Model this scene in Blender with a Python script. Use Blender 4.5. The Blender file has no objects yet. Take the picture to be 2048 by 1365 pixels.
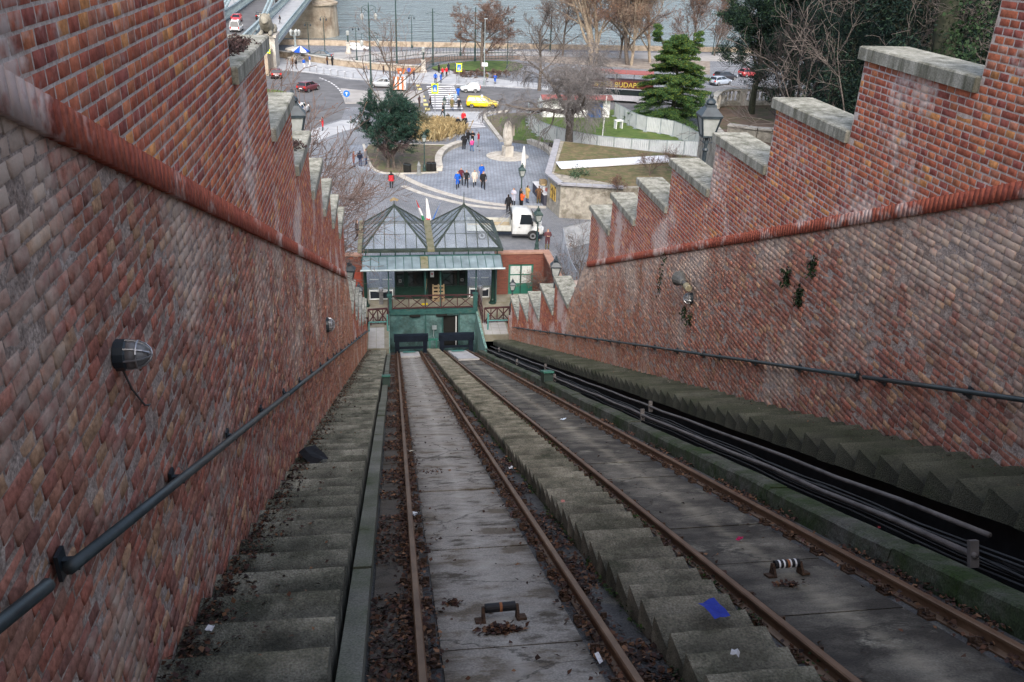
import bpy, bmesh, math, random
import numpy as np
from mathutils import Vector, Matrix, Euler
SC = bpy.context.scene
COL = SC.collection
random.seed(7); NR = np.random.default_rng(7)
PI = math.pi; R = math.radians
ZC, VC, TA = 23.4, 2.9, 0.43889      # camera height, its height above the track, slope of the track
# ------------------------------------------------------------------ camera
cd = bpy.data.cameras.new('camera'); cam = bpy.data.objects.new('camera', cd); COL.objects.link(cam)
cd.sensor_width = 36; cd.lens = 30.5859; cd.clip_start = 0.1; cd.clip_end = 6000
cm = Matrix([[0.990663, 0.028274, -0.133367], [-0.132371, 0.433534, -0.891362], [0.032617, 0.900693, 0.433229]]).to_4x4(); cm.translation = (0, 0, ZC); cam.matrix_world = cm
SC.camera = cam
# ------------------------------------------------------------------ sky and sun
SUN_EL, SUN_AZ = R(40), R(184)
wd = bpy.data.worlds.new('World'); SC.world = wd; wd.use_nodes = True
wn = wd.node_tree.nodes; bg = wn['Background']
sk = wn.new('ShaderNodeTexSky'); sk.sky_type = 'NISHITA'; sk.sun_disc = False
sk.sun_elevation = SUN_EL; sk.sun_rotation = SUN_AZ; sk.air_density = 1.0; sk.dust_density = 5.0; sk.ozone_density = 2.0
bg.inputs[1].default_value = 0.15
hs = wn.new('ShaderNodeHueSaturation'); hs.inputs['Saturation'].default_value = .75      # overcast: the blue is veiled
wd.node_tree.links.new(sk.outputs[0], hs.inputs['Color']); wd.node_tree.links.new(hs.outputs[0], bg.inputs[0])
sl = bpy.data.lights.new('sun', 'SUN'); sl.energy = 1.3; sl.angle = R(35); sl.color = (1, .95, .89)
so = bpy.data.objects.new('sun', sl); COL.objects.link(so)
sd = Vector((math.sin(SUN_AZ)*math.cos(SUN_EL), math.cos(SUN_AZ)*math.cos(SUN_EL), math.sin(SUN_EL)))
so.rotation_euler = sd.to_track_quat('Z', 'Y').to_euler()
SC.view_settings.view_transform = 'Standard'; SC.view_settings.look = 'None'
SC.view_settings.exposure = 1.3; SC.view_settings.gamma = 1.0; SC.view_settings.use_curve_mapping = False
SC.cycles.max_bounces = 6; SC.cycles.diffuse_bounces = 3; SC.cycles.glossy_bounces = 3; SC.cycles.transparent_max_bounces = 12

# ------------------------------------------------------------------ helpers
def wv(u, y, v): return (u, y, ZC - VC - y*TA + v)
def zt(y, v=0.0): return ZC - VC - y*TA + v

class MB:
    """collects shapes for one mesh"""
    def __init__(s): s.v = []; s.f = []; s.m = []; s.c = []; s.cur = 0
    def add(s, vs, fs):
        o = len(s.v); s.v += [tuple(p) for p in vs]
        for f in fs: s.f.append([i+o for i in f]); s.m.append(s.cur)
        return s
    def mat(s, i): s.cur = i; return s
    def box(s, c, d, rz=0.0, rx=0.0, ry=0.0):
        M = Euler((rx, ry, rz)).to_matrix(); h = [x/2 for x in d]
        P = [Vector((sx*h[0], sy*h[1], sz*h[2])) for sz in (-1, 1) for sy in (-1, 1) for sx in (-1, 1)]
        P = [M @ p + Vector(c) for p in P]
        return s.add(P, [(0,2,3,1),(4,5,7,6),(0,1,5,4),(2,6,7,3),(0,4,6,2),(1,3,7,5)])
    def bb(s, x0, x1, y0, y1, z0, z1):
        return s.box(((x0+x1)/2, (y0+y1)/2, (z0+z1)/2), (abs(x1-x0), abs(y1-y0), abs(z1-z0)))
    def bev(s, x0, x1, y0, y1, z0, z1, b=.02):
        """box with chamfered top edges"""
        P = [(x0,y0,z0),(x1,y0,z0),(x1,y1,z0),(x0,y1,z0),(x0,y0,z1-b),(x1,y0,z1-b),(x1,y1,z1-b),(x0,y1,z1-b),
             (x0+b,y0+b,z1),(x1-b,y0+b,z1),(x1-b,y1-b,z1),(x0+b,y1-b,z1)]
        return s.add(P, [(3,2,1,0),(0,1,5,4),(1,2,6,5),(2,3,7,6),(3,0,4,7),(4,5,9,8),(5,6,10,9),(6,7,11,10),(7,4,8,11),(8,9,10,11)])
    def beam(s, p, q, w, h=None, up=(0,0,1)):
        h = h or w; p = Vector(p); q = Vector(q); d = (q-p).normalized(); up = Vector(up)
        if abs(d.dot(up)) > .99: up = Vector((0,1,0))
        x = d.cross(up).normalized(); z = x.cross(d)
        P = [e + x*sx*w/2 + z*sz*h/2 for e in (p, q) for sz in (-1,1) for sx in (-1,1)]
        return s.add(P, [(0,2,3,1),(4,5,7,6),(0,1,5,4),(2,6,7,3),(0,4,6,2),(1,3,7,5)])
    def tube(s, pts, r, n=8, cap=True):
        pts = [Vector(p) for p in pts]; k = len(pts); rr = r if isinstance(r, (list, tuple)) else [r]*k
        V = []; up = Vector((0,0,1))
        for i, p in enumerate(pts):
            d = (pts[min(i+1,k-1)] - pts[max(i-1,0)]).normalized()
            a = up if abs(d.dot(up)) < .95 else Vector((0,1,0))
            x = d.cross(a).normalized(); y = x.cross(d)
            V += [p + (x*math.cos(2*PI*j/n) + y*math.sin(2*PI*j/n))*rr[i] for j in range(n)]
        F = [(i*n+j, i*n+(j+1)%n, (i+1)*n+(j+1)%n, (i+1)*n+j) for i in range(k-1) for j in range(n)]
        if cap: F += [tuple(range(n-1,-1,-1)), tuple((k-1)*n+j for j in range(n))]
        return s.add(V, F)
    def lathe(s, prof, c=(0,0,0), n=12, rot=0.0, cap=True):
        V = [(c[0]+r*math.cos(2*PI*j/n+rot), c[1]+r*math.sin(2*PI*j/n+rot), c[2]+z) for r, z in prof for j in range(n)]
        k = len(prof)
        F = [(i*n+j, i*n+(j+1)%n, (i+1)*n+(j+1)%n, (i+1)*n+j) for i in range(k-1) for j in range(n)]
        if cap: F += [tuple(range(n-1,-1,-1)), tuple((k-1)*n+j for j in range(n))]
        return s.add(V, F)
    def prism(s, poly, z0, z1):
        n = len(poly); f = (lambda z, p: z(p[0], p[1]) if callable(z) else z)
        V = [(p[0], p[1], f(z0,p)) for p in poly] + [(p[0], p[1], f(z1,p)) for p in poly]
        a = sum(poly[i][0]*poly[(i+1)%n][1]-poly[(i+1)%n][0]*poly[i][1] for i in range(n))
        F = [(i, (i+1)%n, n+(i+1)%n, n+i) for i in range(n)]
        T, B = tuple(range(n, 2*n)), tuple(range(n-1, -1, -1))
        F += [T, B]
        if a < 0: F = [tuple(reversed(q)) for q in F]
        return s.add(V, F)
    def loft(s, rings, cap=True, closed=True):
        n = len(rings[0]); V = [p for r in rings for p in r]; k = len(rings)
        m = n if closed else n-1
        F = [(i*n+j, i*n+(j+1)%n, (i+1)*n+(j+1)%n, (i+1)*n+j) for i in range(k-1) for j in range(m)]
        if cap: F += [tuple(range(n-1,-1,-1)), tuple((k-1)*n+j for j in range(n))]
        return s.add(V, F)
    def build(s, name, mats, parent=None, smooth=False, loc=None, rz=0.0):
        me = bpy.data.meshes.new(name); me.from_pydata(s.v, [], s.f)
        ms = mats if isinstance(mats, (list, tuple)) else [mats]
        for m in ms: me.materials.append(m)
        if len(ms) > 1: me.polygons.foreach_set('material_index', s.m)
        if smooth: me.polygons.foreach_set('use_smooth', [True]*len(s.f))
        me.update(); return put(name, me, parent, loc, rz)

def put(name, me, parent=None, loc=None, rz=0.0):
    o = bpy.data.objects.new(name, me); COL.objects.link(o)
    if parent: o.parent = parent
    if loc: o.location = loc
    if rz: o.rotation_euler = (0, 0, rz)
    return o
def tag(o, label=None, cat=None, group=None, kind=None):
    if label: o['label'] = label
    if cat: o['category'] = cat
    if group: o['group'] = group
    if kind: o['kind'] = kind
    return o
def empty(name, loc=(0,0,0), rz=0.0, label=None, cat=None, group=None, parent=None):
    o = bpy.data.objects.new(name, None); COL.objects.link(o); o.location = loc; o.rotation_euler = (0,0,rz)
    o.empty_display_size = .2
    if parent: o.parent = parent
    return tag(o, label, cat, group)
def copy_tree(o, parent=None):
    kids = list(o.children); c = o.copy(); COL.objects.link(c); c.parent = parent
    for k in kids: copy_tree(k, c)
    return c
def npmesh(name, V, F, mat, parent=None, col=None, smooth=False):
    """fast mesh from numpy: V (n,3), F (m,k) equal-sided faces, col (n,3) per-vertex colour"""
    me = bpy.data.meshes.new(name); n, (m, k) = len(V), F.shape
    me.vertices.add(n); me.vertices.foreach_set('co', np.asarray(V, np.float32).ravel())
    me.loops.add(m*k); me.loops.foreach_set('vertex_index', F.astype(np.int32).ravel())
    me.polygons.add(m); me.polygons.foreach_set('loop_start', np.arange(m, dtype=np.int32)*k)
    me.polygons.foreach_set('loop_total', np.full(m, k, np.int32))
    if smooth: me.polygons.foreach_set('use_smooth', np.ones(m, bool))
    for q in (mat if isinstance(mat, (list, tuple)) else [mat]): me.materials.append(q)
    if col is not None:
        a = me.color_attributes.new('tint', 'FLOAT_COLOR', 'POINT')
        a.data.foreach_set('color', np.concatenate([col, np.ones((n,1))], 1).astype(np.float32).ravel())
    me.update(calc_edges=True); me.validate(); return put(name, me, parent)

# ------------------------------------------------------------------ materials
MATS = {}
def mat(name, c1, c2=None, scale=5.0, rough=.8, bump=0.0, bscale=None, metal=0.0, stretch=None, c3=None, s3=1.0, t3=.5, spec=.3,
        coords='World', detail=6.0, tint=False, lo=.35, hi=.65, w3=.08, emit=None, alpha=None, trans=0.0, coat=0.0, grain=0.0):
    """noise-mixed principled surface; c3 = larger stains, tint = multiplied per-vertex colour"""
    if name in MATS: return MATS[name]
    m = bpy.data.materials.new(name); m.use_nodes = True; N = m.node_tree.nodes; L = m.node_tree.links
    b = N['Principled BSDF']; b.inputs['Roughness'].default_value = rough; b.inputs['Metallic'].default_value = metal
    b.inputs['Specular IOR Level'].default_value = spec
    if coat: b.inputs['Coat Weight'].default_value = coat; b.inputs['Coat Roughness'].default_value = .08
    if coords == 'World': out = N.new('ShaderNodeNewGeometry').outputs['Position']
    else: out = N.new('ShaderNodeTexCoord').outputs[coords]
    if stretch:
        mp = N.new('ShaderNodeMapping'); mp.inputs['Scale'].default_value = stretch; L.new(out, mp.inputs[0]); out2 = mp.outputs[0]
    else: out2 = out
    def rgb(c): return (*c, 1)
    col = None
    if c2:
        n = N.new('ShaderNodeTexNoise'); n.inputs['Scale'].default_value = scale; n.inputs['Detail'].default_value = detail; n.inputs['Roughness'].default_value = .65
        L.new(out2, n.inputs[0]); r = N.new('ShaderNodeValToRGB'); r.color_ramp.elements[0].position = lo; r.color_ramp.elements[1].position = hi
        r.color_ramp.elements[0].color = rgb(c1); r.color_ramp.elements[1].color = rgb(c2); L.new(n.outputs[0], r.inputs[0]); col = r.outputs[0]
    else:
        c = N.new('ShaderNodeRGB'); c.outputs[0].default_value = rgb(c1); col = c.outputs[0]
    if c3:
        n = N.new('ShaderNodeTexNoise'); n.inputs['Scale'].default_value = s3; n.inputs['Detail'].default_value = 8; n.inputs['Roughness'].default_value = .7
        L.new(out2, n.inputs[0]); r = N.new('ShaderNodeMapRange'); r.inputs[1].default_value = t3-w3; r.inputs[2].default_value = t3+w3; L.new(n.outputs[0], r.inputs[0])
        x = N.new('ShaderNodeMix'); x.data_type = 'RGBA'; L.new(r.outputs[0], x.inputs[0]); L.new(col, x.inputs[6]); x.inputs[7].default_value = rgb(c3); col = x.outputs[2]
    if grain:
        n = N.new('ShaderNodeTexNoise'); n.inputs['Scale'].default_value = 55; n.inputs['Detail'].default_value = 3; L.new(out, n.inputs[0])
        r = N.new('ShaderNodeMapRange'); r.inputs[1].default_value = .3; r.inputs[2].default_value = .7; r.inputs[3].default_value = 1-grain; r.inputs[4].default_value = 1+grain; L.new(n.outputs[0], r.inputs[0])
        x = N.new('ShaderNodeMix'); x.data_type = 'RGBA'; x.blend_type = 'MULTIPLY'; x.inputs[0].default_value = 1; L.new(col, x.inputs[6]); L.new(r.outputs[0], x.inputs[7]); col = x.outputs[2]
    if tint:
        a = N.new('ShaderNodeAttribute'); a.attribute_name = 'tint'
        x = N.new('ShaderNodeMix'); x.data_type = 'RGBA'; x.blend_type = 'MULTIPLY'; x.inputs[0].default_value = 1; L.new(col, x.inputs[6]); L.new(a.outputs[0], x.inputs[7]); col = x.outputs[2]
    L.new(col, b.inputs['Base Color'])
    if bump:
        n = N.new('ShaderNodeTexNoise'); n.inputs['Scale'].default_value = bscale or scale*3; n.inputs['Detail'].default_value = 8; L.new(out, n.inputs[0])
        k = N.new('ShaderNodeBump'); k.inputs['Strength'].default_value = min(1, bump*3); k.inputs['Distance'].default_value = bump*.1
        L.new(n.outputs[0], k.inputs['Height']); L.new(k.outputs[0], b.inputs['Normal'])
    if trans: b.inputs['Transmission Weight'].default_value = trans
    if alpha is not None: b.inputs['Alpha'].default_value = alpha
    if emit: b.inputs['Emission Color'].default_value = rgb(emit[0]); b.inputs['Emission Strength'].default_value = emit[1]
    MATS[name] = m; return m
def paint(name, c, rough=.5, spec=.4, **k):
    d = tuple(x*.72 for x in c); return mat(name, d, c, scale=3, rough=rough, spec=spec, lo=.2, hi=.6, **k)
# ------------------------------------------------------------------ surface palette
M_MORTAR = mat('mortar_pale', (.36,.285,.245), (.52,.44,.395), scale=9, rough=.95, bump=.12, bscale=40, c3=(.52,.47,.46), s3=.7, t3=.58, grain=0.25)
M_MORTAR_OLD = mat('mortar_old', (.21,.155,.128), (.42,.335,.285), scale=8, rough=.95, bump=.3, bscale=18, c3=(.40,.345,.32), s3=.8, t3=.60, w3=.14, grain=0.40)
def brick_mat(name, eff, et, bump, bs, dirt, ew, emax, leach):
    m = mat(name, (.62,.58,.57), (1.22,1.2,1.18), scale=24 if bump > .1 else 16, rough=.9, bump=bump, bscale=bs, tint=True, spec=.15)
    N = m.node_tree.nodes; L = m.node_tree.links; b = N['Principled BSDF']
    src = b.inputs['Base Color'].links[0].from_socket
    pos = N.new('ShaderNodeNewGeometry').outputs['Position']
    # lime bloom: ragged white patches, coarse patch mask times fine grain
    n1 = N.new('ShaderNodeTexNoise'); n1.inputs['Scale'].default_value = .62; n1.inputs['Detail'].default_value = 3; L.new(pos, n1.inputs[0])
    n2 = N.new('ShaderNodeTexNoise'); n2.inputs['Scale'].default_value = 9; n2.inputs['Detail'].default_value = 5; L.new(pos, n2.inputs[0])
    a = N.new('ShaderNodeMath'); a.operation = 'MULTIPLY_ADD'; L.new(n2.outputs[0], a.inputs[0]); a.inputs[1].default_value = .35; L.new(n1.outputs[0], a.inputs[2])
    # lime leached out along the coping band gathers on the courses just above and below it
    sx = N.new('ShaderNodeSeparateXYZ'); L.new(pos, sx.inputs[0]); vv = N.new('ShaderNodeMath'); vv.operation = 'MULTIPLY_ADD'; L.new(sx.outputs[1], vv.inputs[0]); vv.inputs[1].default_value = TA; L.new(sx.outputs[2], vv.inputs[2])
    lm = N.new('ShaderNodeMapRange'); L.new(vv.outputs[0], lm.inputs[0]); lm.inputs[1].default_value = ZC-VC+leach[0]; lm.inputs[2].default_value = ZC-VC+leach[1]; lm.inputs[4].default_value = leach[2]
    a2 = N.new('ShaderNodeMath'); L.new(a.outputs[0], a2.inputs[0]); L.new(lm.outputs[0], a2.inputs[1]); a = a2
    r = N.new('ShaderNodeMapRange'); r.inputs[1].default_value = et; r.inputs[2].default_value = et+ew; L.new(a.outputs[0], r.inputs[0])
    r.inputs[4].default_value = emax
    x = N.new('ShaderNodeMix'); x.data_type = 'RGBA'; L.new(r.outputs[0], x.inputs[0]); L.new(src, x.inputs[6]); x.inputs[7].default_value = (*eff, 1)
    # soot
    n3 = N.new('ShaderNodeTexNoise'); n3.inputs['Scale'].default_value = 1.3; n3.inputs['Detail'].default_value = 9; n3.inputs['Roughness'].default_value = .75; L.new(pos, n3.inputs[0])
    r3 = N.new('ShaderNodeMapRange'); r3.inputs[1].default_value = .50; r3.inputs[2].default_value = .72; r3.inputs[4].default_value = dirt; L.new(n3.outputs[0], r3.inputs[0])
    y = N.new('ShaderNodeMix'); y.data_type = 'RGBA'; L.new(r3.outputs[0], y.inputs[0]); L.new(x.outputs[2], y.inputs[6]); y.inputs[7].default_value = (.075,.066,.036,1)
    L.new(y.outputs[2], b.inputs['Base Color']); return m
M_BRICK = brick_mat('brick_red', (.60,.52,.48), .745, .05, 55, .22, .10, .70, (5.3,4.3,.05))
M_BRICK_OLD = brick_mat('brick_weathered', (.54,.44,.36), .74, .12, 40, .45, .18, .75, (2.0,4.0,.16))
M_CAP = mat('capstone_concrete', (.22,.215,.175), (.38,.37,.325), scale=4, rough=.95, bump=.1, bscale=50, c3=(.085,.085,.06), s3=1.1, t3=.55, w3=.12, stretch=(3.5,3.5,.6), grain=0.30)
M_CONC = mat('stair_concrete', (.15,.145,.11), (.39,.375,.30), scale=2.6, rough=.95, bump=.35, bscale=60, c3=(.035,.042,.025), s3=1.1, t3=.55, w3=.14, lo=.3, hi=.72, stretch=(1,1.0,1), grain=0.40)
M_CONC3 = mat('mossy_stair_concrete', (.055,.056,.038), (.17,.165,.125), scale=2.6, rough=.95, bump=.35, bscale=60, c3=(.028,.036,.014), s3=1.3, t3=.52, w3=.14, grain=.45)
M_CONC2 = mat('centre_stair_concrete', (.15,.135,.10), (.35,.32,.245), scale=2.2, rough=.95, bump=.35, bscale=70, c3=(.04,.045,.024), s3=1.6, t3=.56, w3=.14, grain=0.40)
M_SLABL = mat('slab_concrete_pale', (.14,.115,.085), (.56,.53,.48), scale=1.3, rough=.8, bump=.2, bscale=60, c3=(.075,.062,.045), s3=1.3, t3=.545, w3=.1, stretch=(1.0,1.7,1), lo=.40, hi=.58, grain=0.30)
M_SLABR = mat('slab_concrete_dark', (.045,.039,.031), (.20,.18,.145), scale=.9, rough=.75, bump=.2, bscale=60, c3=(.26,.24,.19), s3=1.5, t3=.62, w3=.05, stretch=(1.0,1.3,1), lo=.42, hi=.7, grain=0.35)
M_BED = mat('track_bed_dark', (.045,.045,.047), (.11,.105,.1), scale=2.5, rough=.85, bump=.3, bscale=40, c3=(.16,.15,.12), s3=1.7, t3=.62, w3=.06, grain=0.40)
M_KERB = mat('kerb_concrete', (.12,.12,.10), (.26,.255,.225), scale=3, rough=.9, bump=.15, c3=(.05,.065,.028), s3=1.5, t3=.53, w3=.14, grain=0.35)
M_MOSSY = mat('mossy_concrete', (.055,.055,.045), (.12,.12,.105), scale=3, rough=.95, bump=.4, c3=(.022,.042,.009), s3=1.3, t3=.5, w3=.14, grain=0.45)
M_RUST = mat('rusty_rail', (.11,.060,.034), (.20,.120,.072), scale=4, rough=.5, metal=.35, bump=.08, stretch=(1,.2,1), spec=.4)
M_FAST = mat('rusted_fastening', (.035,.022,.016), (.10,.058,.036), scale=18, rough=.85, metal=.2, bump=.2)
M_PIPE = mat('grey_pipe', (.07,.063,.062), (.14,.128,.124), scale=3, rough=.6)
M_BLACK = mat('black_rubber', (.008,.008,.009), (.022,.022,.024), scale=6, rough=.55)
M_HRAIL = mat('handrail_paint', (.018,.028,.032), (.04,.056,.06), scale=5, rough=.45, c3=(.10,.055,.035), s3=3, t3=.68, w3=.04, spec=.5)
M_IRON = mat('dark_iron', (.010,.016,.022), (.026,.038,.046), scale=5, rough=.45, spec=.5)

# ------------------------------------------------------------------ the two brick walls
UL, UR = -1.66, 7.10
YA, YB = 2.6, 49.4
CH, CL = .0965, .172
def string_mid(y, right): return zt(y) + ((4.06 + .017*y) if right else (3.91 + .013*y))
UP = [(12.75+2.77*k-2.77, 12.75+2.77*k, 21.72-1.25*k) for k in range(-3, 7)]
LOW = [(32.1, 35.2, 9.2), (35.2, 38.5, 7.52), (38.5, 41.9, 5.7), (41.9, 45.2, 4.17), (45.2, 48.4, 2.75)]
def wall_top(y):
    for a, b, z in UP + LOW:
        if a <= y < b: return z
    if y < 12: return 26.0
    if y < 32.1: return 12.5 - (y-29.37)*1.12
    return 1.2
PAL_NEW = np.array([(.235,.066,.043),(.265,.080,.049),(.205,.056,.043),(.285,.098,.056),(.185,.052,.047),(.345,.150,.066),(.25,.096,.070)])
PAL_OLD = np.array([(.20,.072,.056),(.245,.105,.080),(.155,.062,.058),(.28,.145,.10),(.33,.235,.140),(.20,.105,.088),(.25,.080,.058),(.115,.060,.060),(.22,.135,.11)])
def brick_wall(side):
    right = side == 'right'; u0 = UR if right else UL; s = -1 if right else 1      # s: direction the face looks to
    root = empty('brick_wall', (u0, YA, zt(YA)), 0,
        'red brick trench wall with stepped merlons and stone caps on the ' + ('right, carrying a horn loudspeaker' if right else 'left, carrying the caged lamps'), 'wall', 'trench walls')
    root.location = (0,0,0)
    # core: mortar body, stepped silhouette
    ys = sorted({YA, YB, 29.37, 32.1} | {a for a,_,_ in UP+LOW if a > YA} | {b for _,b,_ in UP+LOW})
    cu, cl = MB(), MB(); rec = .0015; th = .62; rl = .005
    for a, b in zip(ys[:-1], ys[1:]):
        ta, tb = wall_top(a+.001), wall_top(b-.001)
        xa, xb = u0 - s*rec, u0 - s*th
        ma, mb = string_mid(a, right), string_mid(b, right)
        if b > 29.4: ma, mb = ta, tb
        def hexa(m, z0a, z0b, z1a, z1b, x0, x1):
            P = [(x0,a,z0a),(x1,a,z0a),(x1,b,z0b),(x0,b,z0b),(x0,a,z1a),(x1,a,z1a),(x1,b,z1b),(x0,b,z1b)]
            F = [(0,1,2,3),(4,7,6,5),(0,4,5,1),(1,5,6,2),(2,6,7,3),(3,7,4,0)]
            m.add(P, F if s > 0 else [tuple(reversed(f)) for f in F])
        hexa(cl, zt(a)-.8, zt(b)-.8, ma, mb, u0 - s*rl, xb - s*.5)
        if b <= 29.4: hexa(cu, ma, mb, ta, tb, xa, xb)
    cu.build('parapet_core', M_MORTAR, root); cl.build('mortar_bed', M_MORTAR_OLD, root)
    # bricks
    z_hi, z_lo = 25.5, -2.5; rows = int((z_hi-z_lo)/CH)
    B = []
    for r in range(rows):
        z = z_lo + (r+.5)*CH
        y = YA - (CL/2 if r % 2 else 0)
        while y < YB:
            L = CL*(1.85 if random.random() < .10 else random.uniform(.93,1.07)); yc = y + L/2
            if zt(yc)-.15 < z < wall_top(yc) - CH*.45 and yc > YA and not (yc < 6 and z > 24.6):
                e = [q for q in (y, y+L)]
                for a in ys:                       # trim bricks to the merlon ends
                    if e[0] < a < e[1] and (wall_top(a-.01)-CH*.4 > z) != (wall_top(a+.01)-CH*.4 > z):
                        if yc < a: e[1] = a
                        else: e[0] = a
                old = z < string_mid(yc, right) if yc < 29.4 else (z < zt(yc)+1.55 or yc < 32.4)
                if abs(z - string_mid(yc, right)) < .20 and yc < 29.6: pass
                if e[1]-e[0] > .06: B.append((e[0], e[1], z, old))
            y += L
    B = np.array(B); n = len(B); old = B[:,3] > .5
    g = np.where(old, NR.uniform(.004,.011,n), NR.uniform(.008,.011,n))
    y0, y1 = B[:,0]+g, B[:,1]-g; z0, z1 = B[:,2]-CH/2+g, B[:,2]+CH/2-g
    jit = np.where(old, .009, .0022)[:,None]
    out = np.where(old, NR.uniform(-.007,.009,n), NR.uniform(-.0005,.003,n)); bv = np.where(old, .006, .0025)
    back = u0 - s*.10; fr = u0 + s*out
    V = np.zeros((n,12,3))
    for i, (yy, zz) in enumerate(((y0,z0),(y1,z0),(y1,z1),(y0,z1))):
        V[:,i] = np.stack([np.full(n, back), yy, zz], 1)
        V[:,4+i] = np.stack([fr - s*bv, yy, zz], 1)
        sy, sz = (1 if i in (0,3) else -1), (1 if i < 2 else -1)
        V[:,8+i] = np.stack([fr, yy+sy*bv, zz+sz*bv], 1)
    J = NR.uniform(-1,1,(n,4,3))*jit[:,None,:]; J[:,:,0] *= .6
    V[:,4:8,1:] += J[:,:,1:]*.7; V[:,8:12] += J
    F1 = np.array([(8,9,10,11),(4,5,9,8),(5,6,10,9),(6,7,11,10),(7,4,8,11),(0,1,5,4),(1,2,6,5),(2,3,7,6),(3,0,4,7)])
    if s < 0: F1 = F1[:, ::-1]
    ci = np.where(old, NR.integers(0,len(PAL_OLD),n), NR.integers(0,len(PAL_NEW),n))
    ci = np.where(~old & (ci == 5) & (NR.random(n) < .6), 0, ci)
    C = np.where(old[:,None], (PAL_OLD[np.minimum(ci,8)]*.52+np.array([.215,.098,.078])*.48)*np.array([1.52,1.46,1.34])+.012, PAL_NEW[np.minimum(ci,6)]*np.array([1.62,1.66,1.42])+.012)*NR.uniform(.82,1.18,(n,1))
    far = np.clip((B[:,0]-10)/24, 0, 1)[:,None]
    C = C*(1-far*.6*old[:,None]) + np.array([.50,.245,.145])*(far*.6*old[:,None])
    # the largest ones in the picture become single bricks
    d = np.hypot(y0, B[:,2]-ZC+y0*.47)
    vis = (B[:,0] > (6.6 if right else 4.3)) & (B[:,2] < 23.2)
    order = np.argsort(np.where(vis, B[:,0], 999))
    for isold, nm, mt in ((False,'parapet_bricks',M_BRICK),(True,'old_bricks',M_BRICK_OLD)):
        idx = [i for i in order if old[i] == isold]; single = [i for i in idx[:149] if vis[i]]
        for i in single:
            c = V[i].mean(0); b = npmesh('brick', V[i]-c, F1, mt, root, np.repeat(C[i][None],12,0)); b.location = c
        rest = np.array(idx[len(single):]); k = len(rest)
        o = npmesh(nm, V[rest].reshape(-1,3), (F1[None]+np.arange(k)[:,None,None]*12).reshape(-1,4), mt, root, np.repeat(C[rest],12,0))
        o['kind'] = 'stuff'
    # string course: soldier bricks, proud of the wall
    y = YA; k = 0
    sb = MB()
    while y < 29.3:
        w = random.uniform(.085,.10)
        m0, m1 = string_mid(y+.008, right), string_mid(y+w-.008, right); h = .105; o = random.uniform(.044,.047)
        xo, xi = u0 + s*o, u0 - s*.05; a, b = y+.002, y+w-.002
        P = [(xi,a,m0-h),(xo,a,m0-h),(xo,b,m1-h),(xi,b,m1-h),(xi,a,m0+h),(xo,a,m0+h),(xo,b,m1+h),(xi,b,m1+h)]
        F = np.array([(0,1,2,3),(4,7,6,5),(0,4,5,1),(1,5,6,2),(2,6,7,3),(3,7,4,0)])
        if s > 0: F = F[:, ::-1]
        c = np.array(P).mean(0); col = (PAL_NEW[random.choice((0,1,2))]*.4+PAL_NEW[0]*.6)*random.uniform(1.3,1.48)
        b_ = npmesh('coping_brick', np.array(P)-c, F, M_BRICK, root, np.repeat(np.array(col)[None],8,0)); b_.location = c
        y += w; k += 1
    # cap stones
    for a, b, z in UP + LOW:
        if b < 4 or z > 24.6: continue
        m = MB(); x0, x1 = (u0-.07, u0+.72) if right else (u0-.72, u0+.07)
        m.bev(x0, x1, a+.012+(.0), b+.10, z+.002, z+.19, .02)
        m.build('capstone', M_CAP, root)
    return root
WALL_L = brick_wall('left'); WALL_R = brick_wall('right')
# ------------------------------------------------------------------ track bed, rails, stairs
YT = 50.6
bed = MB()
bed.add([wv(-.30,1,-.155), wv(5.0,1,-.155), wv(5.0,52.6,-.155), wv(-.30,52.6,-.155)], [(0,1,2,3)])
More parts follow.
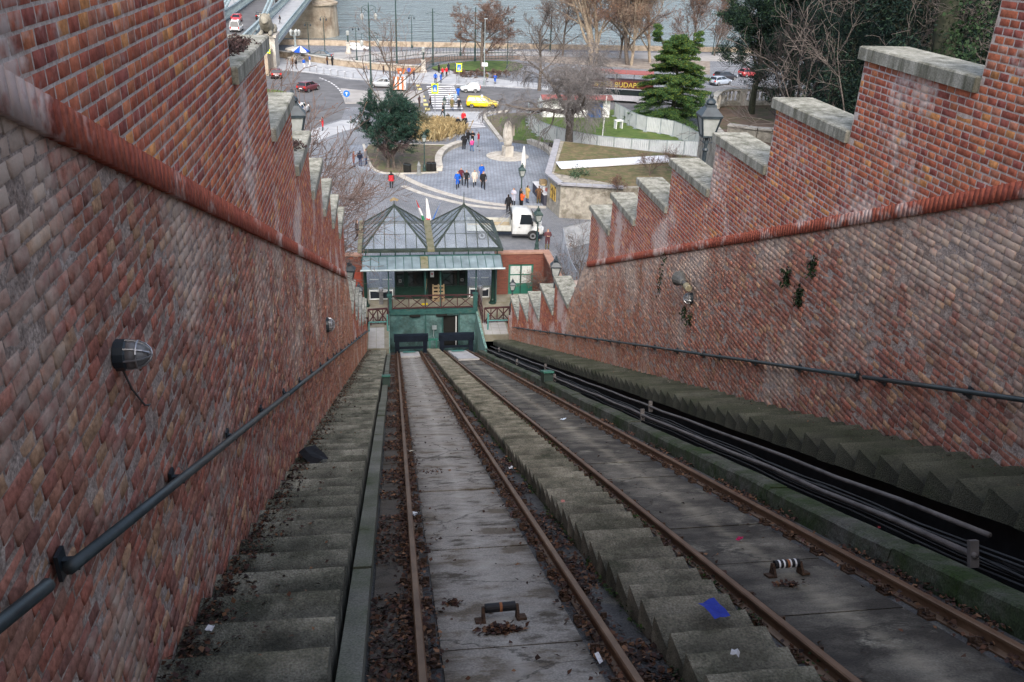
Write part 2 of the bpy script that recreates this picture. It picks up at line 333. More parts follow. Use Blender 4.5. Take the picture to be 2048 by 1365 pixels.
# unseen deck and block added behind the viewer to shade the upper track
SHADE_BOXES = MB().bb(-9,14,-9,-2.2,29.0,29.6).bb(-9,14,-2.5,-2.2,29.6,30.6).bb(-2.4,8,-9,-4.4,14,28.0); tag(SHADE_BOXES.build('shade_blocker', M_MORTAR_OLD), kind='structure')
bed.add([wv(-1.75,1,-.5), wv(7.2,1,-.5), wv(7.2,52.6,-.5), wv(-1.75,52.6,-.5)], [(0,1,2,3)])
BED = tag(bed.build('track_bed', M_BED), kind='structure')
def wear(m, u0, pale, grime):
    """pale worn line under the cable, grime along the rail feet"""
    N = m.node_tree.nodes; L = m.node_tree.links; b = N['Principled BSDF']; src = b.inputs['Base Color'].links[0].from_socket
    g = N.new('ShaderNodeNewGeometry'); sx = N.new('ShaderNodeSeparateXYZ'); L.new(g.outputs['Position'], sx.inputs[0])
    def mth(op, a, b_=None, c=None):
        q = N.new('ShaderNodeMath'); q.operation = op
        for i, v in enumerate((a,b_,c)):
            if v is None: continue
            if isinstance(v, (int,float)): q.inputs[i].default_value = v
            else: L.new(v, q.inputs[i])
        return q.outputs[0]
    mp = N.new('ShaderNodeMapping'); mp.inputs['Scale'].default_value = (1.0,2.6,2.6); L.new(g.outputs['Position'], mp.inputs[0])
    n = N.new('ShaderNodeTexNoise'); n.inputs['Scale'].default_value = 1.5; n.inputs['Detail'].default_value = 10; n.inputs['Roughness'].default_value = .72; L.new(mp.outputs[0], n.inputs[0])
    d = mth('ABSOLUTE', mth('SUBTRACT', sx.outputs[0], u0)); e = mth('MULTIPLY_ADD', n.outputs[0], -.95, d)
    def layer(src, lo, hi, col, k):
        r = N.new('ShaderNodeMapRange'); r.inputs[1].default_value = lo; r.inputs[2].default_value = hi; r.inputs[4].default_value = k; L.new(e, r.inputs[0])
        x = N.new('ShaderNodeMix'); x.data_type = 'RGBA'; L.new(r.outputs[0], x.inputs[0]); L.new(src, x.inputs[6]); x.inputs[7].default_value = (*col,1); return x.outputs[2]
    c = layer(src, -.30, -.56, pale, .55); c = layer(c, -.08, .22, grime, .88)
    vo = N.new('ShaderNodeTexVoronoi'); vo.feature = 'DISTANCE_TO_EDGE'; vo.inputs['Scale'].default_value = .55; ds = N.new('ShaderNodeVectorMath'); ds.operation = 'MULTIPLY_ADD'; L.new(n.outputs[1], ds.inputs[0]); ds.inputs[1].default_value = (.5,.5,.5); L.new(g.outputs['Position'], ds.inputs[2]); L.new(ds.outputs[0], vo.inputs[0])
    r = N.new('ShaderNodeMapRange'); r.inputs[1].default_value = .004; r.inputs[2].default_value = .010; r.inputs[3].default_value = .7; r.inputs[4].default_value = 0; L.new(vo.outputs['Distance'], r.inputs[0])
    x = N.new('ShaderNodeMix'); x.data_type = 'RGBA'; L.new(r.outputs[0], x.inputs[0]); L.new(c, x.inputs[6]); x.inputs[7].default_value = (.03,.026,.02,1); L.new(x.outputs[2], b.inputs['Base Color'])
wear(M_SLABL, .885, (.50,.47,.42), (.055,.042,.030)); wear(M_SLABR, 3.885, (.36,.32,.24), (.030,.026,.022))
def slab_run(u0, u1, m, y, yend, seed):
    rnd = random.Random(seed)
    while y < yend:
        L = rnd.uniform(1.25, 1.55); b = MB(); t = -.125 + rnd.uniform(-.008,.008); d = rnd.uniform(-.006,.006)
        e = min(y+L, yend)
        P = [wv(u0,y+.01,t-.05), wv(u1,y+.01,t-.05), wv(u1,e-.01,t-.05), wv(u0,e-.01,t-.05),
             wv(u0,y+.01,t), wv(u1,y+.01,t+d), wv(u1,e-.01,t+d), wv(u0,e-.01,t)]
        b.add(P, [(0,1,5,4),(1,2,6,5),(2,3,7,6),(3,0,4,7),(4,5,6,7)])
        b.build('concrete_slab', m, BED); y = e
slab_run(.30, 1.47, M_SLABL, 1.2, 45.2, 1); slab_run(3.29, 4.46, M_SLABR, 1.2, 41.0, 2)
slab_run(-.27, .02, M_SLABL, 1.2, 48, 3); slab_run(1.75, 2.0, M_BED, 1.2, 48, 4)
M_WORN = mat('slab_concrete_new', (.30,.29,.28), (.50,.49,.48), scale=2, rough=.8, bump=.15, bscale=50)
for u0, u1, yy in ((.32,1.45,((45.3,46.6),(46.75,48.0),(48.2,49.7))), (3.31,4.44,((41.1,43.6),(43.8,46.6),(47.0,49.4)))):
    for a, b in yy:     # loose slabs lying a little proud at the foot of the track
        m = MB(); P = []
        for dz in (-.14, -.02):
            for (u, y) in ((u0,a),(u1,a),(u1,b),(u0,b)): P.append(wv(u, y, dz + random.uniform(0,.05)))
        m.add(P, [(0,1,5,4),(1,2,6,5),(2,3,7,6),(3,0,4,7),(4,5,6,7)]); m.build('concrete_slab', M_WORN, BED)
M_TEAL = paint('teal_paint', (.075,.25,.225), rough=.55)
for (u, y) in ((.86, 48.7), (3.85, 48.4)):
    p = MB(); a = Vector(wv(u-.36, y-.35, .06)); 
    P = [wv(u+dx, y+dy, dv) for dv in (.05,.085) for dx, dy in ((-.38,-.4),(.38,-.4),(.38,.4),(-.38,.4))]
    p.add(P, [(0,1,5,4),(1,2,6,5),(2,3,7,6),(3,0,4,7),(4,5,6,7)])
    tag(p.build('inspection_plate', M_TEAL), 'teal metal plate between the rails at the foot of the ' + ('left' if u < 2 else 'right') + ' track', 'plate', 'teal plates')
RP = [(-.07,-.15),(.07,-.15),(.07,-.135),(.02,-.115),(.012,-.05),(.034,-.04),(.036,-.012),(.026,0),(-.026,0),(-.036,-.012),(-.034,-.04),(-.012,-.05),(-.02,-.115),(-.07,-.135)]
fast = MB()
fast.box((0,0,-.135), (.30,.15,.03)).box((.085,0,-.115), (.075,.09,.03)).box((-.085,0,-.115), (.075,.09,.03))
for sx in (-1,1): fast.lathe([(.026,-.12),(.026,-.085),(.014,-.083),(.014,-.055)], (sx*.095,0,0), 6); fast.box((sx*.125,.05,-.10), (.05,.03,.06))
FM = bpy.data.meshes.new('fastening'); FM.from_pydata(fast.v, [], fast.f); FM.materials.append(M_FAST); SLOPE = math.atan(TA)
for side, us in (('left',(.13,1.645)), ('right',(3.125,4.645))):
    root = empty('railway_track', (0,0,0), 0, 'rusty funicular track on pale concrete nearest the ' + side + ' wall' if side == 'left' else 'rusty funicular track on dark concrete beside the cable trough', 'track', 'funicular tracks')
    for u in us:
        m = MB(); rings = [[wv(u+a, y, b) for a, b in RP] for y in (1.0, YT)]
        m.loft(rings); m.build('rail', M_RUST, root)
        y = 1.4 + (u*.37) % .3
        while y < 49.5:
            o = put('fastening', FM, root, wv(u, y, 0)); o.rotation_euler = (-SLOPE, 0, random.uniform(-.04,.04)); y += .615
def tread_grime_shade(m, run, strength):
    """damp grime plus corner shade, painted darker towards the back of every tread"""
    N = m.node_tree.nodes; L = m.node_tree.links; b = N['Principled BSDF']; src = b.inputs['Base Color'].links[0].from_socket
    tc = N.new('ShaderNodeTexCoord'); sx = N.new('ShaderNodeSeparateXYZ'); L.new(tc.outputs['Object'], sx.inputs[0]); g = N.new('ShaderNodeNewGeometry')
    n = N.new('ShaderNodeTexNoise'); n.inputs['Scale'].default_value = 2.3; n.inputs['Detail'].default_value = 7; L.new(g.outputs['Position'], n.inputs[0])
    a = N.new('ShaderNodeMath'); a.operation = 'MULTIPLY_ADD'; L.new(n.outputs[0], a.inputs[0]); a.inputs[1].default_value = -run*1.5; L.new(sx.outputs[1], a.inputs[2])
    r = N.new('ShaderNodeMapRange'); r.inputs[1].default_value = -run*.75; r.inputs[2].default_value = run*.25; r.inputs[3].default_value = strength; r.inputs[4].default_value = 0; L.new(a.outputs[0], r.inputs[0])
    x = N.new('ShaderNodeMix'); x.data_type = 'RGBA'; L.new(r.outputs[0], x.inputs[0]); L.new(src, x.inputs[6]); x.inputs[7].default_value = (.018,.018,.014,1); L.new(x.outputs[2], b.inputs['Base Color'])  # corner shade is mixed into the colour along with the grime
tread_grime_shade(M_CONC, .58, .88); tread_grime_shade(M_CONC2, .35, .6); tread_grime_shade(M_CONC3, .46, .7)
def stairs(name, label, u0, u1, run, ya, yb, v, depth, m, sag=0.0):
    root = empty(name, (0,0,0), 0, label, 'stairs'); rise = run*TA
    meshes = []
    for q in range(5):
        rnd = random.Random(q*7+1); n = 9; top = []; b = MB(); P = []
        for i in range(n):
            u = u0 + (u1-u0)*i/(n-1); e = rnd.uniform(-.012,.004); w = rnd.uniform(-.006,.002)
            P += [(u, 0, -depth), (u, 0, rise*0 + rnd.uniform(-.006,.004)), (u, run-.012+e, w), (u, run+e, w-.012), (u, run+.004+e*.4, -rise-depth)]
        F = []
        for i in range(n-1):
            for j in range(4): F.append((i*5+j, i*5+j+1, (i+1)*5+j+1, (i+1)*5+j))
        F += [(4,3,2,1,0), tuple((n-1)*5+j for j in range(5))]
        me = bpy.data.meshes.new('step'); me.from_pydata(P, [], F); me.materials.append(m)
        bm = bmesh.new(); bm.from_mesh(me); bmesh.ops.recalc_face_normals(bm, faces=bm.faces); bm.to_mesh(me); bm.free(); meshes.append(me)
    y = ya; k = 0
    while y < yb:
        put('step', meshes[(k*3+k//5) % 5], root, (0, y, zt(y+run)+v+random.uniform(-.012,.012))); y += run; k += 1
    return root
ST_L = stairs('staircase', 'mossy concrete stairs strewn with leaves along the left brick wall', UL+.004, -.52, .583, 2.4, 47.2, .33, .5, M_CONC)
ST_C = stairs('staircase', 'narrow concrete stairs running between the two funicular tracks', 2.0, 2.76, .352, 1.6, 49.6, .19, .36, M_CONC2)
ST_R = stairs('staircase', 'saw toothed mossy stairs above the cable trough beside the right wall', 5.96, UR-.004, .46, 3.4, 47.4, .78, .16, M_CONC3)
# kerbs
kb = MB(); KERB = tag(MB().add([wv(-.47,1,-.3), wv(-.29,1,-.3), wv(-.29,47.6,-.3), wv(-.47,47.6,-.3)], [(0,1,2,3)]).build('kerb', M_KERB), kind='structure')
y = 1.2; k = 0
while y < 47.4:
    L = 2.9; e = min(y+L, 47.5); m = MB(); du = random.uniform(-.012,.012); t = .085 + random.uniform(-.02,.02)
    P = [wv(u+du, yy, vv) for vv in (-.3, t) for u, yy in ((-.47,y+.008),(-.29,y+.008),(-.29,e-.008),(-.47,e-.008))]
    m.add(P, [(0,1,5,4),(1,2,6,5),(2,3,7,6),(3,0,4,7),(4,5,6,7)]); m.build('kerb_stone', M_KERB, KERB); y = e
# trough
TROUGH = tag(MB().add([wv(5.25,1,-.45), wv(6.9,1,-.45), wv(6.9,49,-.45), wv(5.25,49,-.45)], [(0,1,2,3)]).build('cable_trough_floor', M_BLACK), kind='structure')
y = 1.2
while y < 47.4:
    L = random.uniform(2.2,3.4); e = min(y+L, 47.5); m = MB(); t = .13 + random.uniform(-.025,.02)
    w0, w1 = 4.99+random.uniform(-.015,.015), 5.27+random.uniform(-.02,.01)
    P = []
    for (yy) in np.linspace(y+.008, e-.008, 5):
        c = random.uniform(.02,.05); P.append([wv(w0-.02,yy,-.3), wv(w0,yy,t-c), wv(w0+c,yy,t+random.uniform(-.01,.01)), wv(w1,yy,t+random.uniform(-.015,.01)), wv(w1,yy,-.45)])
    m.loft(P, cap=True); m.build('kerb_stone', M_MOSSY, TROUGH); y = e
under = MB(); under.add([wv(6.25,1,-.45), wv(6.25,49,-.45), wv(6.25,49,.6), wv(6.25,1,.6)], [(0,1,2,3)]); under.build('trough_back', M_BLACK, TROUGH)
# pipes and cables in the trough
def sagline(u, v, y0, y1, step, au=.0, av=.0, seed=0):
    rnd = random.Random(seed); pts = []; y = y0; ph = rnd.uniform(0,6)
    while y < y1+step: pts.append(wv(u+au*math.sin(y*.7+ph)+rnd.uniform(-1,1)*au*.3, y, v+av*math.sin(y*1.9+ph))); y += step
    return pts
for u, v, r, y0, lb, sd in ((5.42,.22,.032,5.9,'grey conduit pipe lying along the mossy kerb of the trough',1), (5.86,.30,.030,6.3,'grey conduit pipe deep in the trough under the saw toothed stairs',2)):
    root = empty('conduit_pipe', (0,0,0), 0, lb, 'pipe')
    MB().tube(sagline(u,v,y0,47,1.4,.012,.014,sd), r, 8).build('pipe', M_PIPE, root, smooth=True)
    for y in ((5.95, 16.2, 26.0, 34.5) if sd == 1 else (17.0, 30.0, 44.0)):
        MB().box(wv(u, y, v-.0), (.09,.05,.26), rx=-SLOPE).build('bracket', M_PIPE, root)
cb = MB()
cab = empty('cable_bundle', (0,0,0), 0, 'bundle of black cables lying in the dark trough between the pipes', 'cable')
for k in range(9):
    MB().tube(sagline(5.50+.037*k, .06+.05*((k*5)%3), 4.5, 47, .9, .02, .02, k+20), .016, 6).build('cable', M_BLACK, cab, smooth=True)
# handrails
def handrail(label, u, segs, pitch, s):
    root = empty('handrail', (0,0,0), 0, label, 'handrail', 'wall handrails')
    for a, b in segs:
        pts = []; y = a
        while y < b-.01: pts.append(wv(u, y, 1.62 + random.uniform(-.006,.006))); y += 2.0
        pts.append(wv(u, b, 1.62))
        MB().tube(pts, .034, 10).build('rail', M_HRAIL, root, smooth=True)
        y = a + .12
        while y < b:
            m = MB(); p = wv(u, y, 1.62); w = u - s*.10
            m.beam((w, y, p[2]-.02), (u, y, p[2]-.02), .035, .06).box((w+s*.012, y, p[2]-.02), (.02,.09,.15))
            m.build('bracket', M_IRON, root); y += pitch
    return root
handrail('dark steel handrail fixed to the left brick wall', UL+.115, ((1.2,3.22),(3.46,11.2),(11.35,22),(22.1,34),(34.1,47.6)), 1.95, 1)
handrail('dark steel handrail fixed to the right brick wall', UR-.115, ((5.0,10.75),(10.95,17.0),(17.1,25),(25.1,36),(36.1,46.5)), 1.75, -1)
# rollers between the rails
def roller(label, u, y, L, r, stripes):
    root = empty('cable_roller', wv(u,y,-.12), 0, label, 'roller', 'cable rollers'); root.rotation_euler = (-SLOPE,0,R(2))
    for sx in (-1,1):
        b = MB(); x = sx*(L/2+.018)
        b.add([(x-.012,-.07,0),(x+.012,-.07,0),(x+.012,.07,0),(x-.012,.07,0),(x-.012,-.02,.13),(x+.012,-.02,.13),(x+.012,.02,.13),(x-.012,.02,.13)], [(3,2,1,0),(4,5,6,7),(0,1,5,4),(1,2,6,5),(2,3,7,6),(3,0,4,7)])
        b.box((x+sx*.03,0,.01), (.09,.12,.02)); b.build('stand', M_FAST, root)
    d = MB(); n = 14
    ms = [M_BLACK, mat('roller_white', (.6,.6,.6), (.8,.8,.8), rough=.5), mat('roller_rust', (.16,.06,.025), (.30,.12,.05), rough=.8)]
    edges = [0,1] if stripes is None else stripes
    for (a, b, mi, rr) in (stripes or [(0,.47,0,1),(.47,.56,2,1.02),(.56,1,0,1)]):
        d.mat(mi); xs = [-L/2+L*a, -L/2+L*b]
        d.loft([[(x, r*rr*math.cos(2*PI*j/n), .115+r*rr*math.sin(2*PI*j/n)) for j in range(n)] for x in xs])
    d.build('drum', ms, root, smooth=False)
roller('black cable roller with a rusty ring between the left rails', (0.86,5.82)[0], (0.86,5.82)[1], .27, .042, None)
roller('cable roller with white stripes between the right rails', (3.86,6.45)[0], (3.86,6.45)[1], .26, .042,
       [(0,.13,0,1),(.13,.2,1,1.03),(.2,.32,0,1),(.32,.39,1,1.03),(.39,.50,0,1),(.50,.60,2,1),(.60,.66,1,1.03),(.66,.8,0,1),(.8,.87,1,1.03),(.87,1,0,1)])
# ------------------------------------------------------------------ ground: plaza, roads, lawns, quay, river
def paving(name, c1, c2, cm, w, h, rz, rough=.8, bump=.3, var=.0):
    """small setts: brick pattern in the ground plane, too fine to build one by one"""
    if name in MATS: return MATS[name]
    m = bpy.data.materials.new(name); m.use_nodes = True; N = m.node_tree.nodes; L = m.node_tree.links; b = N['Principled BSDF']
    b.inputs['Roughness'].default_value = rough; b.inputs['Specular IOR Level'].default_value = .35
    g = N.new('ShaderNodeNewGeometry'); mp = N.new('ShaderNodeMapping'); mp.inputs['Rotation'].default_value = (0,0,rz); L.new(g.outputs['Position'], mp.inputs[0])
    wob = N.new('ShaderNodeTexNoise'); wob.inputs['Scale'].default_value = 1.3; L.new(g.outputs['Position'], wob.inputs[0])
    ad = N.new('ShaderNodeVectorMath'); ad.operation = 'MULTIPLY_ADD'; L.new(wob.outputs[1], ad.inputs[0]); ad.inputs[1].default_value = (var,var,0); L.new(mp.outputs[0], ad.inputs[2])
    t = N.new('ShaderNodeTexBrick'); t.inputs['Scale'].default_value = 1; t.inputs['Brick Width'].default_value = w; t.inputs['Row Height'].default_value = h
    t.inputs['Mortar Size'].default_value = min(w,h)*.085; t.inputs['Color1'].default_value = (*c1,1); t.inputs['Color2'].default_value = (*c2,1); t.inputs['Mortar'].default_value = (*cm,1)
    L.new(ad.outputs[0], t.inputs[0])
    n = N.new('ShaderNodeTexNoise'); n.inputs['Scale'].default_value = .35; n.inputs['Detail'].default_value = 7; L.new(g.outputs['Position'], n.inputs[0])
    r = N.new('ShaderNodeMapRange'); r.inputs[1].default_value = .3; r.inputs[2].default_value = .7; r.inputs[3].default_value = .7; r.inputs[4].default_value = 1.15; L.new(n.outputs[0], r.inputs[0])
    x = N.new('ShaderNodeMix'); x.data_type = 'RGBA'; x.blend_type = 'MULTIPLY'; x.inputs[0].default_value = 1; L.new(t.outputs[0], x.inputs[6]); L.new(r.outputs[0], x.inputs[7]); L.new(x.outputs[2], b.inputs['Base Color'])
    k = N.new('ShaderNodeBump'); k.invert = True; k.inputs['Strength'].default_value = bump; k.inputs['Distance'].default_value = .03; L.new(t.outputs['Fac'], k.inputs['Height']); L.new(k.outputs[0], b.inputs['Normal'])
    MATS[name] = m; return m
M_SETTS = paving('setts_irregular', (.155,.165,.185), (.215,.225,.245), (.05,.05,.05), .22, .16, .5, var=.25)
M_TILES = paving('setts_blue_grey', (.19,.215,.255), (.25,.275,.32), (.09,.095,.105), .42, .28, R(-32), var=.04)
M_ASPH = mat('asphalt', (.085,.085,.09), (.125,.125,.13), scale=.6, rough=.85, bump=.1, bscale=30, c3=(.06,.06,.065), s3=.25, t3=.6)
M_PAVE = mat('pale_pavement', (.27,.28,.295), (.36,.37,.385), scale=.5, rough=.85, c3=(.22,.225,.235), s3=.8, t3=.60)
M_STONE = mat('pale_limestone', (.30,.28,.25), (.43,.41,.37), scale=1.6, rough=.85, bump=.15, c3=(.20,.185,.16), s3=1.4, t3=.60)
M_WHITE = mat('road_paint', (.48,.48,.49), (.62,.62,.63), scale=3, rough=.7, c3=(.4,.4,.4), s3=4, t3=.66)
M_SOIL = mat('bare_soil', (.075,.06,.045), (.14,.115,.085), scale=2.0, rough=.95, bump=.3, c3=(.10,.11,.045), s3=.6, t3=.55)
M_GRASS = mat('lawn', (.04,.072,.014), (.085,.13,.028), scale=1.1, rough=.95, bump=.4, bscale=12, c3=(.12,.13,.045), s3=.35, t3=.6)
M_QUAY = mat('quay_paving', (.23,.22,.21), (.31,.30,.29), scale=.4, rough=.9)
M_QSTONE = mat('quay_stone', (.24,.195,.145), (.36,.30,.235), scale=1.2, rough=.9, bump=.3, c3=(.15,.115,.08), s3=.7, t3=.58)
def sheet(name, pts, z, m, kind='structure', thick=0.0):
    o = MB()
    if thick: o.prism([p[:2] for p in pts], z-thick, z)
    else:
        a = sum(pts[i][0]*pts[(i+1)%len(pts)][1]-pts[(i+1)%len(pts)][0]*pts[i][1] for i in range(len(pts)))
        f = list(range(len(pts))); o.add([(p[0],p[1],z) for p in pts], [f if a > 0 else f[::-1]])
    return tag(o.build(name, m), kind=kind)
def smooth(pts, k=6, closed=False):
    """Catmull-Rom through ground points"""
    n = len(pts); out = []
    for i in range(n if closed else n-1):
        p = [pts[(i+j) % n] if closed else pts[min(max(i+j,0),n-1)] for j in (-1,0,1,2)]
        for t in range(k):
            t /= k; out.append(tuple(.5*((2*p[1][d]) + (-p[0][d]+p[2][d])*t + (2*p[0][d]-5*p[1][d]+4*p[2][d]-p[3][d])*t*t + (-p[0][d]+3*p[1][d]-3*p[2][d]+p[3][d])*t**3) for d in (0,1)))
    if not closed: out.append(tuple(pts[-1][:2]))
    return out
def band(path, w, closed=False):
    """polygon strip of width w along a path"""
    n = len(path); a = []; b = []
    for i, p in enumerate(path):
        q0, q1 = path[max(i-1,0)], path[min(i+1,n-1)]; d = Vector((q1[0]-q0[0], q1[1]-q0[1])).normalized(); nn = Vector((-d.y, d.x))
        a.append((p[0]+nn.x*w/2, p[1]+nn.y*w/2)); b.append((p[0]-nn.x*w/2, p[1]-nn.y*w/2))
    return a, b
def strip(name, path, w, z0, z1, m, parent=None, kind=None, bevel=0.0):
    a, b = band(path, w); o = MB(); n = len(path)
    o.loft([[(b[i][0],b[i][1],z0),(b[i][0],b[i][1],z1),(a[i][0],a[i][1],z1),(a[i][0],a[i][1],z0)] for i in range(n)])
    ob = o.build(name, m, parent)
    return tag(ob, kind=kind) if kind else ob
YQ = 186.0
sheet('plaza_ground', [(-140,53.4),(160,53.4),(160,YQ),(-140,YQ)], 0.0, M_SETTS)
circ = smooth([(1.00,88.01),(3.33,83.15),(6.88,79.00),(10.39,76.84),(13.93,76.28)], 6)
sheet('plaza_paving', circ + [(15.42,78.32),(17.72,89.26),(19.46,93.53),(16.54,101.91),(13.28,102.13),(12.26,109.23),(7.87,109.14),(8.37,105.24),(7.25,100.56),(-4.43,100.47),(-4.13,91.46),(-1.01,87.45)], .005, M_TILES)
for k, (dy, w) in enumerate(((0,.75),(1.5,.6))):     # pale stone arc bands
    pth = smooth([(0.30,88.80),(3.10,83.33),(6.87,78.84),(10.37,76.69),(14.07,75.97)] if k == 0 else [(1.16,83.36),(3.21,80.40),(6.72,77.09),(9.13,75.95),(10.32,75.61)], 8)
    strip('stone_band', pth, w, -.02, .012, M_STONE, kind='structure')
road = smooth([(-26.57,144.47),(-16.92,152.70),(-10.53,149.09),(-5.89,144.52),(3.11,141.84),(9.71,140.43),(17.46,139.09),(25.03,136.87),(36.75,135.77),(52.49,141.22),(72.34,150.55)], 4) + [(59.09,121.22),(43.53,115.54),(36.36,120.09),(24.48,121.44),(15.28,121.11),(5.61,120.42),(1.60,122.01),(-5.71,122.78)] + smooth([(-5.98,114.81),(-10.01,107.68),(-13.29,100.40),(-18.86,98.01)], 5)
sheet('road', road, .006, M_ASPH)
far_pave = [(-25.70,164.89),(-23.23,172.79),(-19.01,166.81),(-11.63,161.51),(-6.30,156.85),(2.10,150.58),(5.45,151.89),(10.75,155.55),(11.72,151.33),(19.09,145.78),(25.99,142.39),(25.19,137.76),(17.57,140.01),(9.77,141.35),(3.14,142.78),(-5.92,145.48),(-10.59,150.10),(-17.02,153.75),(-26.73,145.41),(-29.41,161.55)]
sheet('pavement', far_pave, .12, M_PAVE, thick=.12)
sheet('pavement', [(4.37,119.69),(15.15,120.07),(12.69,116.30),(12.46,112.82),(9.81,113.68),(8.12,112.71),(6.66,115.17),(3.93,115.09)], .012, M_PAVE)
sheet('pavement', smooth([(-5.94,113.88),(-9.94,106.85),(-13.21,99.68)],4) + [(-12.52,93.59),(-8.93,100.92),(-5.27,107.76),(-2.63,111.25),(-2.68,114.28)], .012, M_PAVE)
sheet('traffic_island', smooth([(-7.04,136.74),(-2.62,134.45),(5.35,135.32),(4.97,126.13),(-5.92,124.92)],1) , .10, M_QUAY, thick=.1)
# road markings
def stripes(nm, pl0, pl1, pr0, pr1, n, frac):
    for j in range(n):
        a, b = j/n, (j+frac)/n
        q = lambda p, r, t: (p[0]+(r[0]-p[0])*t, p[1]+(r[1]-p[1])*t)
        sheet(nm, [q(pl0,pl1,a), q(pr0,pr1,a), q(pr0,pr1,b), q(pl0,pl1,b)], .0135, M_WHITE)
stripes('zebra_stripe', (6.00,139.74), (6.17,120.78), (10.34,140.47), (10.22,120.93), 11, .5)
stripes('zebra_stripe', (8.36,112.41), (7.85,108.86), (12.00,113.43), (12.14,109.81), 4, .5)
lane = smooth([(-10.77,146.58),(-8.72,141.98),(-7.15,135.88),(-6.24,129.42)], 4)
for j in range(0, len(lane)-1): strip('lane_dash', [lane[j], ((lane[j][0]*.4+lane[j+1][0]*.6), (lane[j][1]*.4+lane[j+1][1]*.6))], .25, .008, .0125, M_WHITE, kind='structure')
for j in range(7):
    sheet('yellow_block', [((4.42,141.00)[0]+.1*j, (4.42,141.00)[1]-(j*3.1)), ((5.04,141.05)[0]+.1*j, (5.04,141.05)[1]-(j*3.1)), ((5.04,141.05)[0]+.1*j, (5.04,141.05)[1]-(j*3.1)-1.6), ((4.42,141.00)[0]+.1*j, (4.42,141.00)[1]-(j*3.1)-1.6)], .016, mat('road_yellow', (.5,.42,.16), (.6,.52,.22), rough=.8))
# planted beds and lawns
sheet('soil_bed', smooth([(-2.40,99.99),(1.22,100.51),(6.95,100.31),(5.85,97.41),(5.05,93.12),(4.68,88.36),(2.01,88.00),(-0.26,88.02),(-1.53,89.81),(-2.20,94.00)],3,True), .03, M_SOIL)
strip('bed_kerb', smooth([(-2.91,100.48),(-2.36,94.00),(-1.63,89.41),(-0.26,87.83),(2.01,87.80),(4.88,88.17)],5), .28, 0, .10, M_STONE, kind='structure')
strip('bed_kerb', smooth([(-2.40,100.24),(1.22,100.76),(7.23,100.31)],3), .2, 0, .08, M_STONE, kind='structure')
sheet('grass_bed', smooth([(1.35,107.88),(4.64,113.55),(7.56,113.93),(7.95,110.31),(8.13,106.88),(6.91,104.15),(4.18,102.81),(2.18,104.62)],3,True), .03, M_SOIL)
strip('bed_kerb', smooth([(8.03,111.50),(8.24,107.44),(7.21,104.15),(4.17,102.55),(1.99,104.35)],5), .35, 0, .09, M_STONE, kind='structure')
LAWN = [(13.37,102.39),(12.85,114.70),(13.85,117.65),(19.34,120.21),(32.90,123.56),(37.68,113.76),(37.57,102.11),(36.27,98.25),(29.31,97.24),(23.65,98.44),(19.82,101.68)]
sheet('soil_bed', [(12.52,115.98),(14.99,118.69),(19.23,119.52),(16.35,100.63),(13.34,102.13)], .035, M_SOIL)
sheet('lawn', smooth([(14.55,115.07),(18.97,117.81),(32.54,122.09),(37.58,113.44),(37.15,102.37),(36.21,99.00),(29.24,97.00),(23.60,98.19),(19.72,101.16),(14.35,103.45),(14.34,108.12)],3,True), .05, M_GRASS)
strip('lawn_kerb', smooth([(16.40,120.11),(14.00,119.00),(12.66,116.63),(12.71,111.61),(13.22,102.13)],5), .5, 0, .22, M_STONE, kind='structure')
sheet('lawn', smooth([(7.55,156.94),(11.27,163.08),(17.07,166.71),(23.53,166.09),(23.89,158.93),(20.15,154.13),(13.32,155.21)],3,True), .2, M_GRASS)
sheet('lawn', smooth([(-24.31,130.85),(-20.17,135.96),(-15.70,134.55),(-14.32,131.37),(-17.77,128.10),(-23.39,125.26)],3,True), .05, M_GRASS)
sheet('lawn', [(7.55,156.94),(9.35,161.12),(10.98,158.94),(8.95,154.31)], .21, M_GRASS)
# tram tracks and quay
M_TRAM = mat('tram_bed', (.10,.075,.06), (.16,.12,.095), scale=1.5, rough=.9)
sheet('tram_bed', smooth([(-6.43,160.83),(1.47,166.41),(10.01,172.46),(25.80,175.53)],4) + smooth([(25.03,170.07),(11.52,166.79),(2.27,160.47),(-2.89,154.95)],4), .03, M_TRAM)
for off in (0, 2.4): strip('tram_rail', [(p[0], p[1]+off) for p in smooth([(-4.65,158.69),(2.32,163.43),(10.29,169.21),(25.31,172.08)],4)], .12, .03, .07, M_RUST, kind='structure')
sheet('quay_promenade', [(-19.40,170.58),(-6.98,177.39),(26.73,182.07),(76.27,184.05),(71.28,171.39),(61.33,172.42),(26.00,176.95),(10.09,173.81),(0.57,167.58),(-6.49,162.59),(-13.34,161.34)], .02, M_QUAY)
sheet('quay_promenade', [(24.84,168.76),(43.39,161.82),(57.26,154.88),(63.95,174.05),(25.80,175.53)], .015, mat('leafy_ground', (.14,.11,.09), (.26,.23,.2), scale=.7, rough=.95))
M_WATER = mat('river_water', (.15,.185,.195), None, rough=.12, spec=.5)
